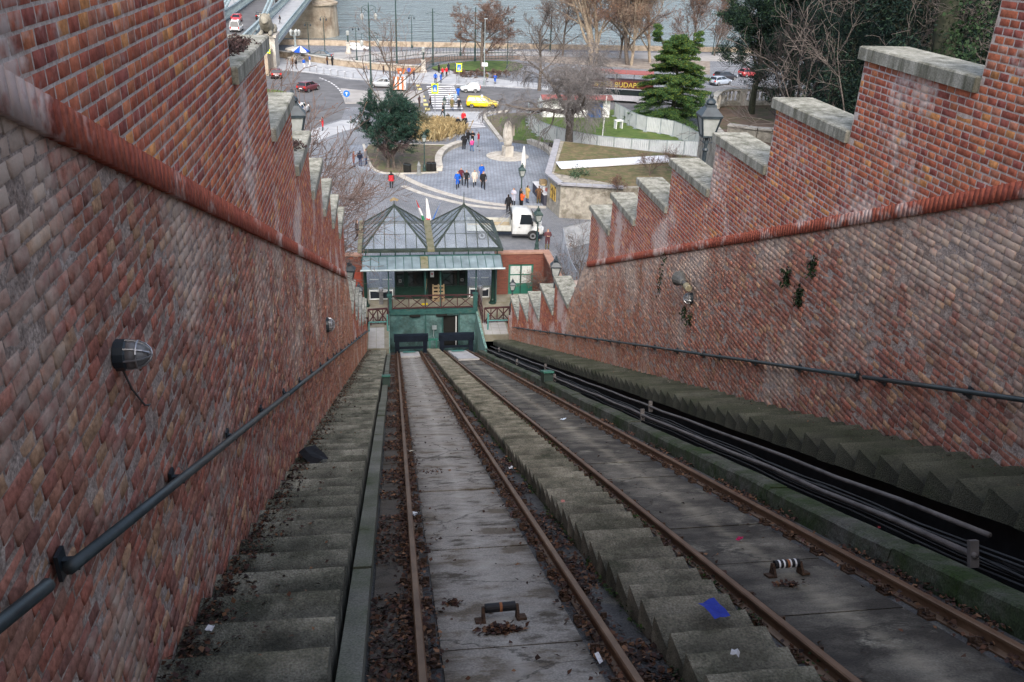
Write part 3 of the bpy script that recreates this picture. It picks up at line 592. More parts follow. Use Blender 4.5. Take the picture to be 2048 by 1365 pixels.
def water():
    m = M_WATER; N = m.node_tree.nodes; L = m.node_tree.links; b = N['Principled BSDF']
    b.inputs['Roughness'].default_value = .10; b.inputs['IOR'].default_value = 1.33
    g = N.new('ShaderNodeNewGeometry'); prev = None
    for sc, st, dist in ((.07,.8,4.0),(.30,1.0,2.2),(1.0,.9,.7)):
        mp = N.new('ShaderNodeMapping'); mp.inputs['Rotation'].default_value = (0,0,.35); mp.inputs['Scale'].default_value = (.55,1.3,1); L.new(g.outputs['Position'], mp.inputs[0])
        n = N.new('ShaderNodeTexNoise'); n.inputs['Scale'].default_value = sc; n.inputs['Detail'].default_value = 4; L.new(mp.outputs[0], n.inputs[0])
        k = N.new('ShaderNodeBump'); k.inputs['Strength'].default_value = st; k.inputs['Distance'].default_value = dist; L.new(n.outputs[0], k.inputs['Height'])
        if prev: L.new(prev, k.inputs['Normal'])
        prev = k.outputs[0]
    L.new(prev, b.inputs['Normal'])
water()
sheet('river', [(-900,YQ-2),(900,YQ-2),(900,1800),(-900,1800)], -7.0, M_WATER)
qw = MB(); qw.bb(-140,160,YQ-.1,YQ+.8,-7.5,.95); tag(qw.build('quay_wall', M_QSTONE), 'low stone quay parapet along the river', 'wall')
# hillside the trench cuts through
M_HILL = mat('hillside_soil', (.05,.045,.03), (.10,.085,.055), scale=.8, rough=.95, c3=(.05,.065,.02), s3=.5, t3=.5)
hl = MB()
for x0, x1, dv in ((-60,-2.9,1.5), (8.3,60,1.5)):
    n = 12; yy = [1+ i*(47)/n for i in range(n+1)]
    hl.add([(x, y, max(0.0, zt(y)+dv)) for y in yy for x in (x0, x1)] , [(i*2, i*2+1, i*2+3, i*2+2) for i in range(n)])
tag(hl.build('hillside', M_HILL), kind='structure')
# ------------------------------------------------------------------ lower station
def glass(name, tint, op, rough=.08, diff=(.6,.68,.7)):
    if name in MATS: return MATS[name]
    m = bpy.data.materials.new(name); m.use_nodes = True; N = m.node_tree.nodes; L = m.node_tree.links; N.clear()
    o = N.new('ShaderNodeOutputMaterial'); t = N.new('ShaderNodeBsdfTransparent'); t.inputs[0].default_value = (*tint,1)
    d = N.new('ShaderNodeBsdfPrincipled'); d.inputs['Base Color'].default_value = (*diff,1); d.inputs['Roughness'].default_value = rough
    n = N.new('ShaderNodeTexNoise'); n.inputs['Scale'].default_value = 1.2; n.inputs['Detail'].default_value = 5
    g = N.new('ShaderNodeNewGeometry'); L.new(g.outputs['Position'], n.inputs[0])
    r = N.new('ShaderNodeMapRange'); r.inputs[1].default_value = .35; r.inputs[2].default_value = .7; r.inputs[3].default_value = op*.75; r.inputs[4].default_value = min(1, op*1.35); L.new(n.outputs[0], r.inputs[0])
    x = N.new('ShaderNodeMixShader'); L.new(r.outputs[0], x.inputs[0]); L.new(t.outputs[0], x.inputs[1]); L.new(d.outputs[0], x.inputs[2]); L.new(x.outputs[0], o.inputs[0])
    MATS[name] = m; return m
M_ROOFGL = glass('roof_glass', (.80,.84,.88), .16, .06, (.42,.46,.50))
M_AWNGL = glass('awning_glass', (.4,.48,.5), .75, .15, (.19,.245,.265))
M_DOORGL = glass('door_glass', (.85,.88,.88), .12)
M_DKGREEN = paint('dark_green_paint', (.007,.026,.020), rough=.4)
M_GREEN = paint('green_paint', (.02,.13,.095), rough=.5)
M_PITWALL = mat('pit_wall_teal', (.036,.088,.09), (.11,.195,.19), scale=1.4, rough=.85, bump=.15, c3=(.022,.035,.03), s3=1.3, t3=.55, w3=.14)
M_PEEL = mat('peeling_teal', (.10,.23,.20), (.24,.36,.33), scale=2, rough=.9, bump=.3, stretch=(3,3,.7), c3=(.12,.13,.10), s3=1.8, t3=.56, w3=.05)
M_TEALD = mat('teal_frame', (.012,.046,.043), (.032,.10,.092), scale=3, rough=.6, c3=(.05,.05,.035), s3=3, t3=.62)
M_BROWN = mat('brown_barrier_paint', (.03,.012,.013), (.062,.023,.025), scale=3, rough=.6)
M_RFRAME = mat('roof_frame_green', (.014,.021,.017), (.038,.05,.04), scale=3, rough=.6)
M_GUTTER = mat('gutter_zinc_mossy', (.13,.12,.08), (.24,.22,.16), scale=2, rough=.8, c3=(.09,.09,.045), s3=2, t3=.5)
M_ZINC = mat('zinc', (.20,.24,.25), (.32,.37,.38), scale=2, rough=.45, metal=.3)
M_STEEL = mat('brushed_steel', (.35,.35,.36), (.55,.55,.56), scale=8, rough=.3, metal=.8)
M_WFRAME = paint('white_frame', (.72,.73,.72))
M_DARK = mat('dark_interior', (.010,.010,.009), None, rough=.9)
M_TILE = mat('platform_tile', (.15,.138,.105), (.24,.225,.18), scale=1.2, rough=.85, bump=.12, c3=(.15,.14,.09), s3=1.1, t3=.58)
M_TILEP = mat('landing_tile', (.27,.265,.25), (.36,.355,.34), scale=1.2, rough=.85, c3=(.30,.29,.26), s3=1.4, t3=.6)
M_NAVY = mat('buffer_navy', (.004,.007,.013), (.010,.015,.026), scale=3, rough=.5)
def far_brick(name, c1, c2, cm):
    m = mat(name, (1,1,1)); N = m.node_tree.nodes; L = m.node_tree.links; b = N['Principled BSDF']; b.inputs['Roughness'].default_value = .9
    g = N.new('ShaderNodeNewGeometry'); sx = N.new('ShaderNodeSeparateXYZ'); L.new(g.outputs['Position'], sx.inputs[0])
    a = N.new('ShaderNodeMath'); L.new(sx.outputs[0], a.inputs[0]); L.new(sx.outputs[1], a.inputs[1]); cb = N.new('ShaderNodeCombineXYZ'); L.new(a.outputs[0], cb.inputs[0]); L.new(sx.outputs[2], cb.inputs[1])
    t = N.new('ShaderNodeTexBrick'); t.inputs['Scale'].default_value = 1; t.inputs['Brick Width'].default_value = .25; t.inputs['Row Height'].default_value = .09; t.inputs['Mortar Size'].default_value = .010
    t.inputs['Color1'].default_value = (*c1,1); t.inputs['Color2'].default_value = (*c2,1); t.inputs['Mortar'].default_value = (*cm,1); L.new(cb.outputs[0], t.inputs[0]); L.new(t.outputs[0], b.inputs['Base Color']); return m
M_FBRICK = far_brick('station_brick', (.12,.032,.022), (.17,.05,.033), (.11,.075,.06))
M_COPING = mat('coping_pink', (.24,.135,.10), (.33,.20,.15), scale=3, rough=.9)
PZ = .15; YP = 52.72
plat = MB(); plat.bb(-4.5,11,52.95,57,-.3,PZ-.012).bb(5.52,10.4,48.8,52.95,-.3,PZ-.012).bb(UL,-.36,47.3,52.95,-.3,PZ-.012)
PLAT = tag(plat.build('station_platform', M_TILE), kind='structure')
tm = []
for q, mt in enumerate((M_TILE, M_TILE, M_TILEP, M_TILEP)):
    b = MB(); s_ = .235; b.add([(-s_,-s_,-.02),(s_,-s_,-.02),(s_,s_,-.02),(-s_,s_,-.02),(-s_,-s_,-.004),(s_,-s_,-.004),(s_,s_,-.004),(-s_,s_,-.004),(-s_+.008,-s_+.008,0),(s_-.008,-s_+.008,0),(s_-.008,s_-.008,0),(-s_+.008,s_-.008,0)],
        [(0,1,5,4),(1,2,6,5),(2,3,7,6),(3,0,4,7),(4,5,9,8),(5,6,10,9),(6,7,11,10),(7,4,8,11),(8,9,10,11)])
    me = bpy.data.meshes.new('floor_tile'); me.from_pydata(b.v, [], b.f); me.materials.append(mt); tm.append(me)
def tiles(x0, x1, y0, y1, mats, p=.49):
    x = x0 + p/2
    while x < x1 - p*.3:
        y = y0 + p/2
        while y < y1 - p*.3:
            o = put('floor_tile', tm[mats], PLAT, (x, y, PZ + random.uniform(-.004,.004))); o.rotation_euler = (random.uniform(-.006,.006), random.uniform(-.006,.006), 0); y += p
        x += p
tiles(5.6, 9.0, 51.0, 55.1, 0); tiles(UL+.05, -.36, 50.4, 54.6, 0); tiles(5.6, 7.0, 48.9, 51.0, 2); tiles(UL+.05, -.36, 47.4, 50.3, 2)
ST = empty('funicular_station', (2.5,53,0), 0, 'lower funicular station with two glass pyramid roofs and a teal pit front', 'station'); ST.location = (0,0,0)
# pit
m = MB(); m.bb(-.30,3.22,YP,YP+.25,-3.2,-.02).bb(4.22,5.38,YP,YP+.25,-3.2,-.02).bb(3.22,4.22,YP,YP+.25,-.2,-.02).bb(3.22,4.22,YP,YP+.25,-3.2,-2.6)
PW = m.build('pit_wall', M_PITWALL, ST)
m = MB(); m.bb(3.22,4.22,YP+.2,YP+.6,-2.6,-.2); m.build('doorway', M_DARK, PW)
MB().bb(4.05,4.10,YP-.04,YP+.02,-2.4,-.28).build('door_edge', M_WFRAME, PW)
for x in (2.05, 3.16, 4.28): MB().bb(x-.04,x+.04,YP-.06,YP-.004,-3.1,-.03).build('pilaster', M_TEALD, PW)
m = MB(); m.bb(-.42,5.48,YP-.16,YP+.2,-.02,.30); m.build('edge_beam', M_TEALD, ST)
for x in (1.35, 3.1): MB().bb(x-.35,x+.35,YP-.20,YP-.005,-.17,-.03).build('beam_lamp', M_DARK, ST)
for x0, x1, yy in ((-.42,-.31,47.4), (5.38,5.52,46.9)):
    m = MB(); P = [(x,y,z) for x in (x0,x1) for (y,z) in ((yy,zt(yy)-.3),(yy,zt(yy)+.28),(yy+1.6,.10),(YP+.1,.10),(YP+.1,-3.2))]
    m.loft([P[:5],P[5:]]); m.build('pit_cheek_wall', M_PEEL, ST)
sw = MB(); sw.box((2.62,YP-.12,-1.0), (.3,.12,.26)).tube([(2.6,YP-.1,-1.15),(2.56,YP-.12,-1.6),(2.66,YP-.15,-1.9),(2.95,YP-.15,-1.95)], .025, 6); sw.build('switch_box', M_ZINC, PW)
for x0, x1, lb in ((-.06,2.14,'navy steel buffer beam at the foot of the left track'), (2.82,5.12,'navy steel buffer beam at the foot of the right track')):
    bf = empty('buffer_stop', (0,0,0), 0, lb, 'buffer', 'buffer stops')
    yb = 50.8
    m = MB(); m.bb(x0,x1,yb,yb+.35,-1.15,-.72); m.build('beam', M_NAVY, bf)
    for x in (x0+.2, x1-.2): MB().bb(x-.14,x+.14,yb+.02,yb+.5,-2.4,-1.15).build('post', M_NAVY, bf)
    MB().bb(x0+.34,x1-.34,yb+.2,yb+.3,-1.75,-1.62).build('crossbar', M_NAVY, bf)
tr = empty('trestle', (0,0,0), 0, 'small green trestle at the foot of the centre stairs', 'trestle')
for x in (2.2,2.62): MB().beam((x,49.9,zt(49.9)+.1),(x,50.0,zt(49.9)+.75),.06).beam((x,50.3,zt(50.3)+.1),(x,50.05,zt(49.9)+.75),.06).build('leg', M_GREEN, tr)
MB().bb(2.1,2.72,49.97,50.07,zt(49.9)+.72,zt(49.9)+.8).build('bar', M_GREEN, tr)
def xrail(name, label, cat, p0, p1, h, z, n, m, tw=.05, par=None, extra=False, group=None):
    """railing of n bays with crossed bars between p0 and p1"""
    root = empty(name, (0,0,0), 0, label, cat, group) if not par else empty(name, parent=par)
    p0, p1 = Vector((*p0,z)), Vector((*p1,z)); d = p1-p0; H = Vector((0,0,h)); lo = Vector((0,0,.09))
    for k, hh in (('top_rail',H), ('bottom_rail',lo)): MB().beam(p0+hh, p1+hh, tw*1.2, tw*1.3).build(k, m, root)
    for i in range(n+1): MB().beam(p0+d*i/n, p0+d*i/n+H, tw, tw, up=(0,1,0)).build('post', m, root)
    for i in range(n):
        a, b = p0+d*(i+.04)/n, p0+d*(i+.96)/n
        MB().beam(a+lo, b+H*.97, tw*.8, tw*.8).build('cross_bar', m, root); MB().beam(b+lo, a+H*.97, tw*.8, tw*.8).build('cross_bar', m, root)
        if extra: MB().beam((a+b)/2+lo, (a+b)/2+H, tw*.8, tw*.8, up=(0,1,0)).build('post', m, root)
    return root
xrail('balcony_railing', 'brown crossed bar railing above the teal pit wall', 'railing', (-.08,YP+.02), (5.22,YP+.02), .95, .30, 5, M_BROWN, .055)
for x, sx in ((-.26,1),(5.34,-1)): MB().bb(x-.14,x+.14,YP-.1,YP+.16,.30,1.3).bb(x-.18,x+.18,YP-.14,YP+.2,1.3,1.36).build('corner_post', M_TEALD, ST)
for x, nm in ((-.36,0),(5.62,0)): xrail('platform_railing', 'brown railing beside the platform edge on the ' + ('left' if x < 0 else 'right') + ' of the pit', 'railing', (x,50.6), (x,YP+1.4), 1.0, PZ, 3, M_BROWN, .045, group='side railings')
def gate(label, x0, x1, y, pole):
    g = xrail('barrier_gate', label, 'gate', (x0,y), (x1,y+.12), .98, PZ+.1, 2, M_BROWN, .075, extra=True, group='barrier gates')
    for x in (x0+.15, x1-.15): MB().bb(x-.04,x+.04,y-.03,y+.09,PZ,PZ+.16).build('foot', M_BROWN, g)
    b = empty('green_bar', (0,0,0), 0, 'green tube bar in front of the ' + ('left' if x0 < 0 else 'right') + ' barrier gate', 'bar', 'green bars')
    MB().tube([(x0+.05,y-.9,PZ+.62),(x1-.05,y-.9,PZ+.62)], .035, 8).build('tube', M_TEAL, b); MB().tube([(pole,y-.9,PZ),(pole,y-.9,PZ+1.1)], .05, 8).build('post', M_TEAL, b)
    MB().tube([(x0+.05 if pole > x0+.5 else x1-.05,y-.9,PZ),(x0+.05 if pole > x0+.5 else x1-.05,y-.9,PZ+.62)], .035, 8).build('leg', M_TEAL, b)
gate('brown crossed bar gate at the foot of the left stairs', -1.62, -.42, 50.7, -.42); gate('brown crossed bar gate on the right landing beside the low merlons', 5.72, 7.35, 50.5, 5.85)
# front: cabin, glass doors, turnstiles
CB = empty('ticket_cabin', parent=ST); yc = 54.8
MB().bb(.10,5.0,yc,yc+.1,PZ,3.3).build('wall', M_DKGREEN, CB)
for x in (.3,1.15,2.0): MB().bb(x,x+.7,yc-.05,yc-.004,PZ+.2,1.0).build('panel', M_DKGREEN, CB)
for x0, x1 in ((.18,.72),(.98,2.02),(3.28,4.30),(4.42,4.86)): 
    f = MB().bb(x0-.05,x1+.05,yc-.06,yc-.004,1.05,2.55).build('window', M_DKGREEN, CB); MB().bb(x0,x1,yc-.075,yc-.064,1.1,2.5).build('pane', mat('dark_glass', (.012,.016,.016), None, rough=.06, spec=.6), f)
MB().bb(2.32,3.02,yc-.06,yc-.003,PZ,2.6).build('door', M_DARK, CB)
sg = MB().bb(2.48,2.72,yc-.09,yc-.066,1.75,2.15).build('notice', M_WFRAME, CB); MB().box((2.60,yc-.094,1.98), (.12,.004,.1)).build('notice_mark', mat('notice_red', (.5,.05,.05), None), sg)
for x in (.46, 4.62): s_ = MB().bb(x-.09,x+.09,yc-.10,yc-.08,1.42,1.62).build('plate', M_STEEL, CB); MB().bb(x-.05,x+.05,yc-.105,yc-.101,1.47,1.57).build('plate_mark', M_DARK, s_)
for x0, x1 in ((-1.66,.02), (5.08,6.55)):
    n = 2; w = (x1-x0)/n
    for i in range(n):
        a, b = x0+i*w+.05, x0+(i+1)*w-.05; D = empty('glass_door', parent=ST)
        for z0, z1 in ((.02,.1),(.62,.72),(1.45,1.5),(2.4,2.48)): MB().bb(a+.062,b-.062,yc-.03,yc+.03,PZ+z0,PZ+z1).build('door_rail', M_WFRAME, D)
        for q0 in (a,b-.06): MB().bb(q0,q0+.06,yc-.034,yc+.034,PZ+.02,PZ+.74).build('door_stile', M_WFRAME, D)
        MB().bb(a+.06,b-.06,yc-.012,yc+.012,PZ+.1,PZ+.62).build('kick_panel', mat('kick_panel_navy', (.02,.025,.035), None, rough=.3), D)
        MB().add([(a,yc,PZ+.72),(b,yc,PZ+.72),(b,yc,PZ+2.4),(a,yc,PZ+2.4)], [(0,1,2,3)]).build('pane', M_DOORGL, D)
    MB().bb(x0,x1,yc-.06,yc+.08,PZ+2.5,3.3).build('fascia', M_DKGREEN, ST)
    t = empty('turnstile', ((x0+x1)/2, yc-.55, PZ), 0, 'steel turnstile with a shiny head in the ' + ('left' if x0 < 0 else 'right') + ' glass doorway', 'turnstile', 'turnstiles')
    MB().bev(-.13,.13,-.3,.3,0,.98,.03).build('column', mat('turnstile_body', (.12,.12,.125), (.2,.2,.21), rough=.35, metal=.5), t)
    hd = MB().lathe([(.05,.9),(.16,.98),(.17,1.06),(.08,1.12)], n=10).build('head', M_STEEL, t)
    for k in range(3): a = 2*PI*k/3+.4; MB().tube([(0,-.2,.86),(math.cos(a)*.42,-.28,.86+math.sin(a)*.14)], .018, 6).build('arm', M_STEEL, t)
for x in (-1.82, 6.62): MB().lathe([(.26,0),(.26,.07),(.17,.12),(.15,.3),(.12,.34),(.115,3.0),(.2,3.15),(.24,3.3)], (x,53.8,PZ), 12).build('column', M_DKGREEN, ST, smooth=False)
for x in (-.30,2.06,3.06,5.38): MB().bb(x-.04,x+.04,YP+.1,YP+.18,.3,3.5).build('post', M_TEALD, ST)
for x in (6.85, ): MB().bb(x-.03,x+.03,53.8,54.75,PZ,2.9).build('side_screen', M_TEALD, ST)
# awning
aw = empty('awning', parent=ST); ax0, ax1, n = -1.93, 7.02, 17; ya, za, yb_, zb = 53.38, 3.74, 52.02, 3.37
for i in range(n):
    a, b = ax0+(ax1-ax0)*i/n, ax0+(ax1-ax0)*(i+1)/n; fl = .05*(i-n/2)/n
    pm = M_GUTTER if i == 7 else M_AWNGL
    P = [(a+.02,yb_,zb),(b-.02,yb_,zb),(b-.02,ya,za),(a+.02,ya,za)]
    MB().add(P + [(x,y,z+.012) for x,y,z in P], [(3,2,1,0),(4,5,6,7),(0,1,5,4),(1,2,6,5),(2,3,7,6),(3,0,4,7)]).build('awning_panel', pm, aw)
for i in range(n+1):
    a = ax0+(ax1-ax0)*i/n; MB().beam((a,yb_-.02,zb+.012),(a,ya,za+.012),.03,.05).build('batten', M_TEALD, aw)
MB().tube([(ax0-.1,yb_-.05,zb-.02),(ax1+.15,yb_-.05,zb-.02)], .075, 8).build('gutter', M_ZINC, aw)
MB().bb(ax0,ax1,ya-.02,ya+.08,za-.1,za+.06).build('header', M_TEALD, aw)
for x in np.linspace(-1.7,6.8,10): MB().bb(x-.035,x+.035,53.4,53.5,3.3,4.1).build('post', M_DKGREEN, ST)
# pyramid roofs
rf = empty('roof', parent=ST); ez = 4.15; y0, y1 = 53.72, 59.3
MB().bb(-2.16,7.20,53.42,53.75,ez-.16,ez+.02).bb(-2.16,7.20,59.3,59.55,ez-.16,ez+.02).bb(-2.16,-1.86,53.75,59.3,ez-.16,ez+.02).bb(6.98,7.20,53.75,59.3,ez-.16,ez+.02).build('eave', M_RFRAME, rf)
MB().bb(2.26,2.72,53.40,59.58,ez-.12,ez+.06).build('valley_gutter', M_GUTTER, rf); MB().bb(-2.22,-1.95,53.36,59.58,ez-.1,ez+.06).build('side_gutter', M_GUTTER, rf)
for x0, x1 in ((-1.86,2.26), (2.72,6.98)):
    cx, cy = (x0+x1)/2, (y0+y1)/2; A = Vector((cx,cy,6.2)); C = [Vector((x0,y0,ez)),Vector((x1,y0,ez)),Vector((x1,y1,ez)),Vector((x0,y1,ez))]
    for q in range(4):
        a, b = C[q], C[(q+1)%4]; nb = 6
        MB().beam(a, A, .10, .10).build('hip_bar', M_RFRAME, rf)
        for i in range(nb):
            t0, t1 = i/nb, (i+1)/nb; h0, h1 = 1-abs(2*t0-1), 1-abs(2*t1-1); nn = (b-a).cross(A-a).normalized()*.012
            p0, p1 = a.lerp(b,t0), a.lerp(b,t1); mid = (a+b)/2
            # glazing bars run straight up the slope and stop at the hips
            top0, top1 = p0+(A-mid)*h0, p1+(A-mid)*h1; P = [p0,p1,top1,top0]
            if h0 < 1e-6: P = [p0,p1,top1]
            if h1 < 1e-6: P = [p0,p1,top0]
            k = len(P)
            MB().add(P + [p+nn for p in P], [tuple(range(k-1,-1,-1)), tuple(range(k,2*k))] + [(j,(j+1)%k,k+(j+1)%k,k+j) for j in range(k)]).build('roof_pane', M_ROOFGL, rf)
            if i: MB().beam(p0+nn, top0+nn, .05, .06).build('glazing_bar', M_RFRAME, rf)
        for hh in (.33,.62):
            s0 = hh/2; p0, p1 = a.lerp(b,s0)+(A-(a+b)/2)*hh, a.lerp(b,1-s0)+(A-(a+b)/2)*hh
            if q in (0,2) : MB().beam(p0,p1,.03,.03).build('purlin', M_RFRAME, rf)
    MB().lathe([(.14,-.12),(.10,.05),(.03,.16),(.018,.9)] if cx > 2 else [(.14,-.12),(.10,.05),(.03,.16),(.03,.34)], tuple(A), 8).build('finial', M_RFRAME, rf)
vane = MB().loft([[(x,A.y+s_*.02,6.5+z) for x,z in ((-.30,.02),(0,.22),(.34,.04),(.2,-.06),(.08,0),(-.08,-.02),(-.2,-.08))] for s_ in (-1,1)]); 
vo = vane.build('weather_vane', mat('vane_brass', (.16,.12,.07), (.25,.19,.11), rough=.6), rf, loc=(.2,0,.05))
# brick wings
W = empty('brick_wing', parent=ST)
MB().bb(6.9,7.86,55.3,55.6,PZ-.2,3.1).bb(9.58,10.5,55.3,55.6,PZ-.2,3.1).bb(7.86,9.58,55.3,55.6,2.34,3.1).build('wall', M_FBRICK, W)
MB().bb(10.3,10.6,49.9,55.3,PZ-.2,3.1).build('side_wall', M_FBRICK, W)
MB().bb(6.9,10.68,55.22,55.75,3.10,3.22).build('coping', M_COPING, W); MB().bb(10.2,10.70,49.8,55.21,3.10,3.215).build('coping', M_COPING, W)
D = empty('wing_door', parent=ST)
MB().bb(7.86,9.58,55.36,55.5,PZ-.1,2.34).build('frame', M_GREEN, D)
M_LACE = mat('lace_curtain', (.30,.32,.31), (.5,.52,.51), scale=9, rough=.7)
for x0, x1 in ((8.0,8.66),(8.78,9.44)):
    for z0, z1 in ((1.62,2.2),(.95,1.52)): MB().bb(x0,x1,55.335,55.357,z0,z1).build('pane', M_LACE, D)
MB().bb(8.69,8.75,55.32,55.355,PZ,2.3).build('mullion', M_DKGREEN, D)
W2 = empty('brick_wing', parent=ST)
MB().bb(-4.6,-1.98,55.3,55.6,PZ-.2,3.1).bb(-2.9,-2.3,55.24,55.296,PZ,2.1).build('wall', M_FBRICK, W2); MB().bb(-4.6,-2.0,55.22,55.75,3.10,3.22).build('coping', M_COPING, W2)
MB().bb(-2.85,-2.1,55.18,55.236,PZ,2.0).build('door', mat('oxide_red', (.16,.03,.018), (.22,.045,.028), rough=.7), W2)
# pallet, squeegee, bicycle-rack bench on the platform
p = empty('pallet', (3.0,54.1,PZ), 0, 'wooden pallet leaning upright beside the green cabin', 'pallet'); M_WOOD = mat('raw_wood', (.22,.16,.09), (.34,.26,.16), scale=4, rough=.85, stretch=(1,8,8))
for z in (.1,.35,.6,.85,1.1): MB().box((0,.1+z*.12,z), (.8,.02,.14)).build('slat', M_WOOD, p)
for x in (-.36,0,.36): MB().beam((x,.14,.02),(x,.30,1.2), .09, .09).build('runner', M_WOOD, p)
b = empty('broom', (2.15,54.2,PZ), 0, 'broom with a yellow head leaning by the cabin door', 'broom'); MB().tube([(-.1,-.4,.05),(.1,.5,1.5)], .015, 6).build('handle', M_WOOD, b); MB().box((-.1,-.42,.05), (.4,.12,.08)).build('head', mat('broom_yellow', (.6,.45,.02), None), b)
# ------------------------------------------------------------------ lanterns and street furniture
M_LGLASS = mat('lantern_glass', (.22,.235,.225), (.32,.335,.325), scale=4, rough=.35)
M_LAMPGREEN = mat('lamp_dark_green', (.012,.03,.028), (.03,.055,.05), scale=4, rough=.5)
M_BRASS = mat('lamp_brass', (.25,.24,.20), (.4,.38,.33), scale=5, rough=.4, metal=.5)
def lantern_head(root, z, s=1.0, m=None):
    """four sided tapering lantern, finial on top"""
    m = m or M_IRON; q = PI/4; k = math.sqrt(2)
    fr = MB(); b0, b1, h = .13*s*k, .225*s*k, .46*s
    for i in range(4):
        a = q + i*PI/2; c, d = math.cos(a), math.sin(a)
        fr.beam((c*b0,d*b0,z),(c*b1,d*b1,z+h),.032*s,.032*s)
        a2 = q + (i+1)*PI/2; e, g = math.cos(a2), math.sin(a2)
        fr.beam((c*b0,d*b0,z),(e*b0,g*b0,z),.04*s,.04*s); fr.beam((c*b1,d*b1,z+h),(e*b1,g*b1,z+h),.05*s,.05*s)
    H = fr.build('lantern_frame', m, root)
    for i in range(4):
        a, a2 = q+i*PI/2, q+(i+1)*PI/2
        MB().add([(math.cos(a)*b0,math.sin(a)*b0,z),(math.cos(a2)*b0,math.sin(a2)*b0,z),(math.cos(a2)*b1,math.sin(a2)*b1,z+h),(math.cos(a)*b1,math.sin(a)*b1,z+h)], [(0,1,2,3)]).build('pane', M_LGLASS, H)
    MB().lathe([(b1*1.12,z+h),(b1*1.14,z+h+.03*s),(b1*.52,z+h+.21*s),(b1*.50,z+h+.26*s)], n=4, rot=q).lathe([(.085*s,z+h+.26*s),(.12*s,z+h+.30*s),(.10*s,z+h+.36*s),(.035*s,z+h+.40*s),(.05*s,z+h+.45*s),(.012*s,z+h+.54*s)], n=8).build('roof', m, root)
    MB().lathe([(.03*s,z-.22*s),(.055*s,z-.18*s),(.04*s,z-.1*s),(.06*s,z-.02*s),(b0*.9,z)], n=8).build('stem', m, root)
    for i in range(4):
        a = i*PI/2+q; MB().tube([(math.cos(a)*.04*s,math.sin(a)*.04*s,z-.16*s),(math.cos(a)*.15*s,math.sin(a)*.15*s,z-.14*s),(math.cos(a)*.13*s,math.sin(a)*.13*s,z)], .012*s, 5).build('scroll', m, root)
def lamp_post(p, h, label, s=1.0, z0=0.0, m=None, group='lantern posts on the square'):
    m = m or M_LAMPGREEN; t = empty('street_lamp', (p[0],p[1],z0), random.uniform(-.2,.2), label, 'street lamp', group)
    hh = h - 1.0*s
    MB().lathe([(.20,0),(.20,.12),(.15,.2),(.17,.5),(.12,.62),(.09,.8),(.065,1.0),(.055,hh-.3),(.08,hh-.25),(.05,hh-.2),(.05,hh-.1)], n=10).build('post', m, t)
    lantern_head(t, hh+.12, s, m); return t
lamp_post((3.52,88.77), 3.95, 'green lantern post in front of the soil bed with the dark yew')
lamp_post((13.06,95.33), 4.0, 'green lantern post on the lawn behind the white stone sculpture')
lamp_post((6.98,110.88), 3.6, 'green lantern post standing in the dry ornamental grass')
lamp_post((12.10,78.40), 3.4, 'lantern post beside the folded white parasol', 1.25)
lamp_post((11.38,64.63), 3.5, 'lantern post in front of the white truck cab', 1.25)
lamp_post((8.26,22.00,18.94)[:2], 4.0, 'big black lantern on the right rising above the merlons', 1.12, (8.16,22.00,19.65)[2]-4.12, M_IRON, 'lanterns along the walls')
lamp_post((-2.19,21.00,19.32)[:2], 4.0, 'big black lantern half hidden behind the left merlons', 1.1, (-2.19,21.00,19.80)[2]-4.12, M_IRON, 'lanterns along the walls')
lamp_post((7.65,38.00,8.62)[:2], 4.0, 'black lantern above the low merlons on the right', 1.0, (7.58,38.00,9.35)[2]-4.12, M_IRON, 'lanterns along the walls')
lamp_post((7.69,52.00,1.84)[:2], 2.2, 'small dark lantern in front of the green wing door', .8, (7.66,52.00,2.64)[2]-2.32, M_IRON, 'lanterns along the walls')
lamp_post((-1.97,38.00,8.80)[:2], 4.0, 'black lantern peeping over the left wall beside the station', 1.0, (-1.95,38.00,9.34)[2]-4.12, M_IRON, 'lanterns along the walls')
lamp_post((-1.92,46.00,4.52)[:2], 3.6, 'small black lantern at the low end of the left wall', .9, (-1.90,46.00,5.00)[2]-3.72, M_IRON, 'lanterns along the walls')
# wall lamps and horn
def wall_lamp(label, u, y, z, s, r=.10):
    t = empty('wall_lamp', (u,y,z), 0, label, 'lamp', 'caged wall lamps')
    rings = []
    for k in range(6):
        a = k/5*PI/2; rings.append([(s*(.06+.13*math.sin(a)), r*math.cos(a)*math.cos(2*PI*j/14), r*1.05*math.cos(a)*math.sin(2*PI*j/14)) for j in range(14)])
    MB().loft(rings[:-1]).build('glass', mat('lamp_bowl', (.13,.128,.13), (.22,.216,.215), scale=9, rough=.3, spec=.5), t, smooth=True)
    MB().loft([[(s*x, rr*math.cos(2*PI*j/14), rr*math.sin(2*PI*j/14)) for j in range(14)] for x, rr in ((0,r*1.12),(.06,r*1.12),(.07,r*1.02))]).build('housing', M_IRON, t)
    for k in range(4):
        a0 = k*PI/4; MB().tube([(s*(.06+.145*math.sin(t_)), r*1.06*math.cos(t_)*math.cos(a0), r*1.1*math.cos(t_)*math.sin(a0)) for t_ in np.linspace(0,PI,9)], .006, 5).build('cage_wire', M_STEEL, t)
    MB().tube([(s*.13, r*.98*math.cos(a), r*.98*math.sin(a)) for a in np.linspace(0,2*PI,15)], .006, 5).build('cage_wire', M_STEEL, t)
    return t
lt = wall_lamp('round caged lamp with a hanging cable on the near left wall', UL, (4.94,20.98)[0], (4.94,20.98)[1], 1, .088)
MB().tube([(.02,.0,-.1),(.015,.12,-.3),(.02,.3,-.52),(.03,.36,-.55)], .007, 5).build('cable', M_PIPE, lt)
wall_lamp('small caged lamp farther down the left wall', UL, (19.91,14.31)[0], (19.91,14.31)[1], 1, .17)
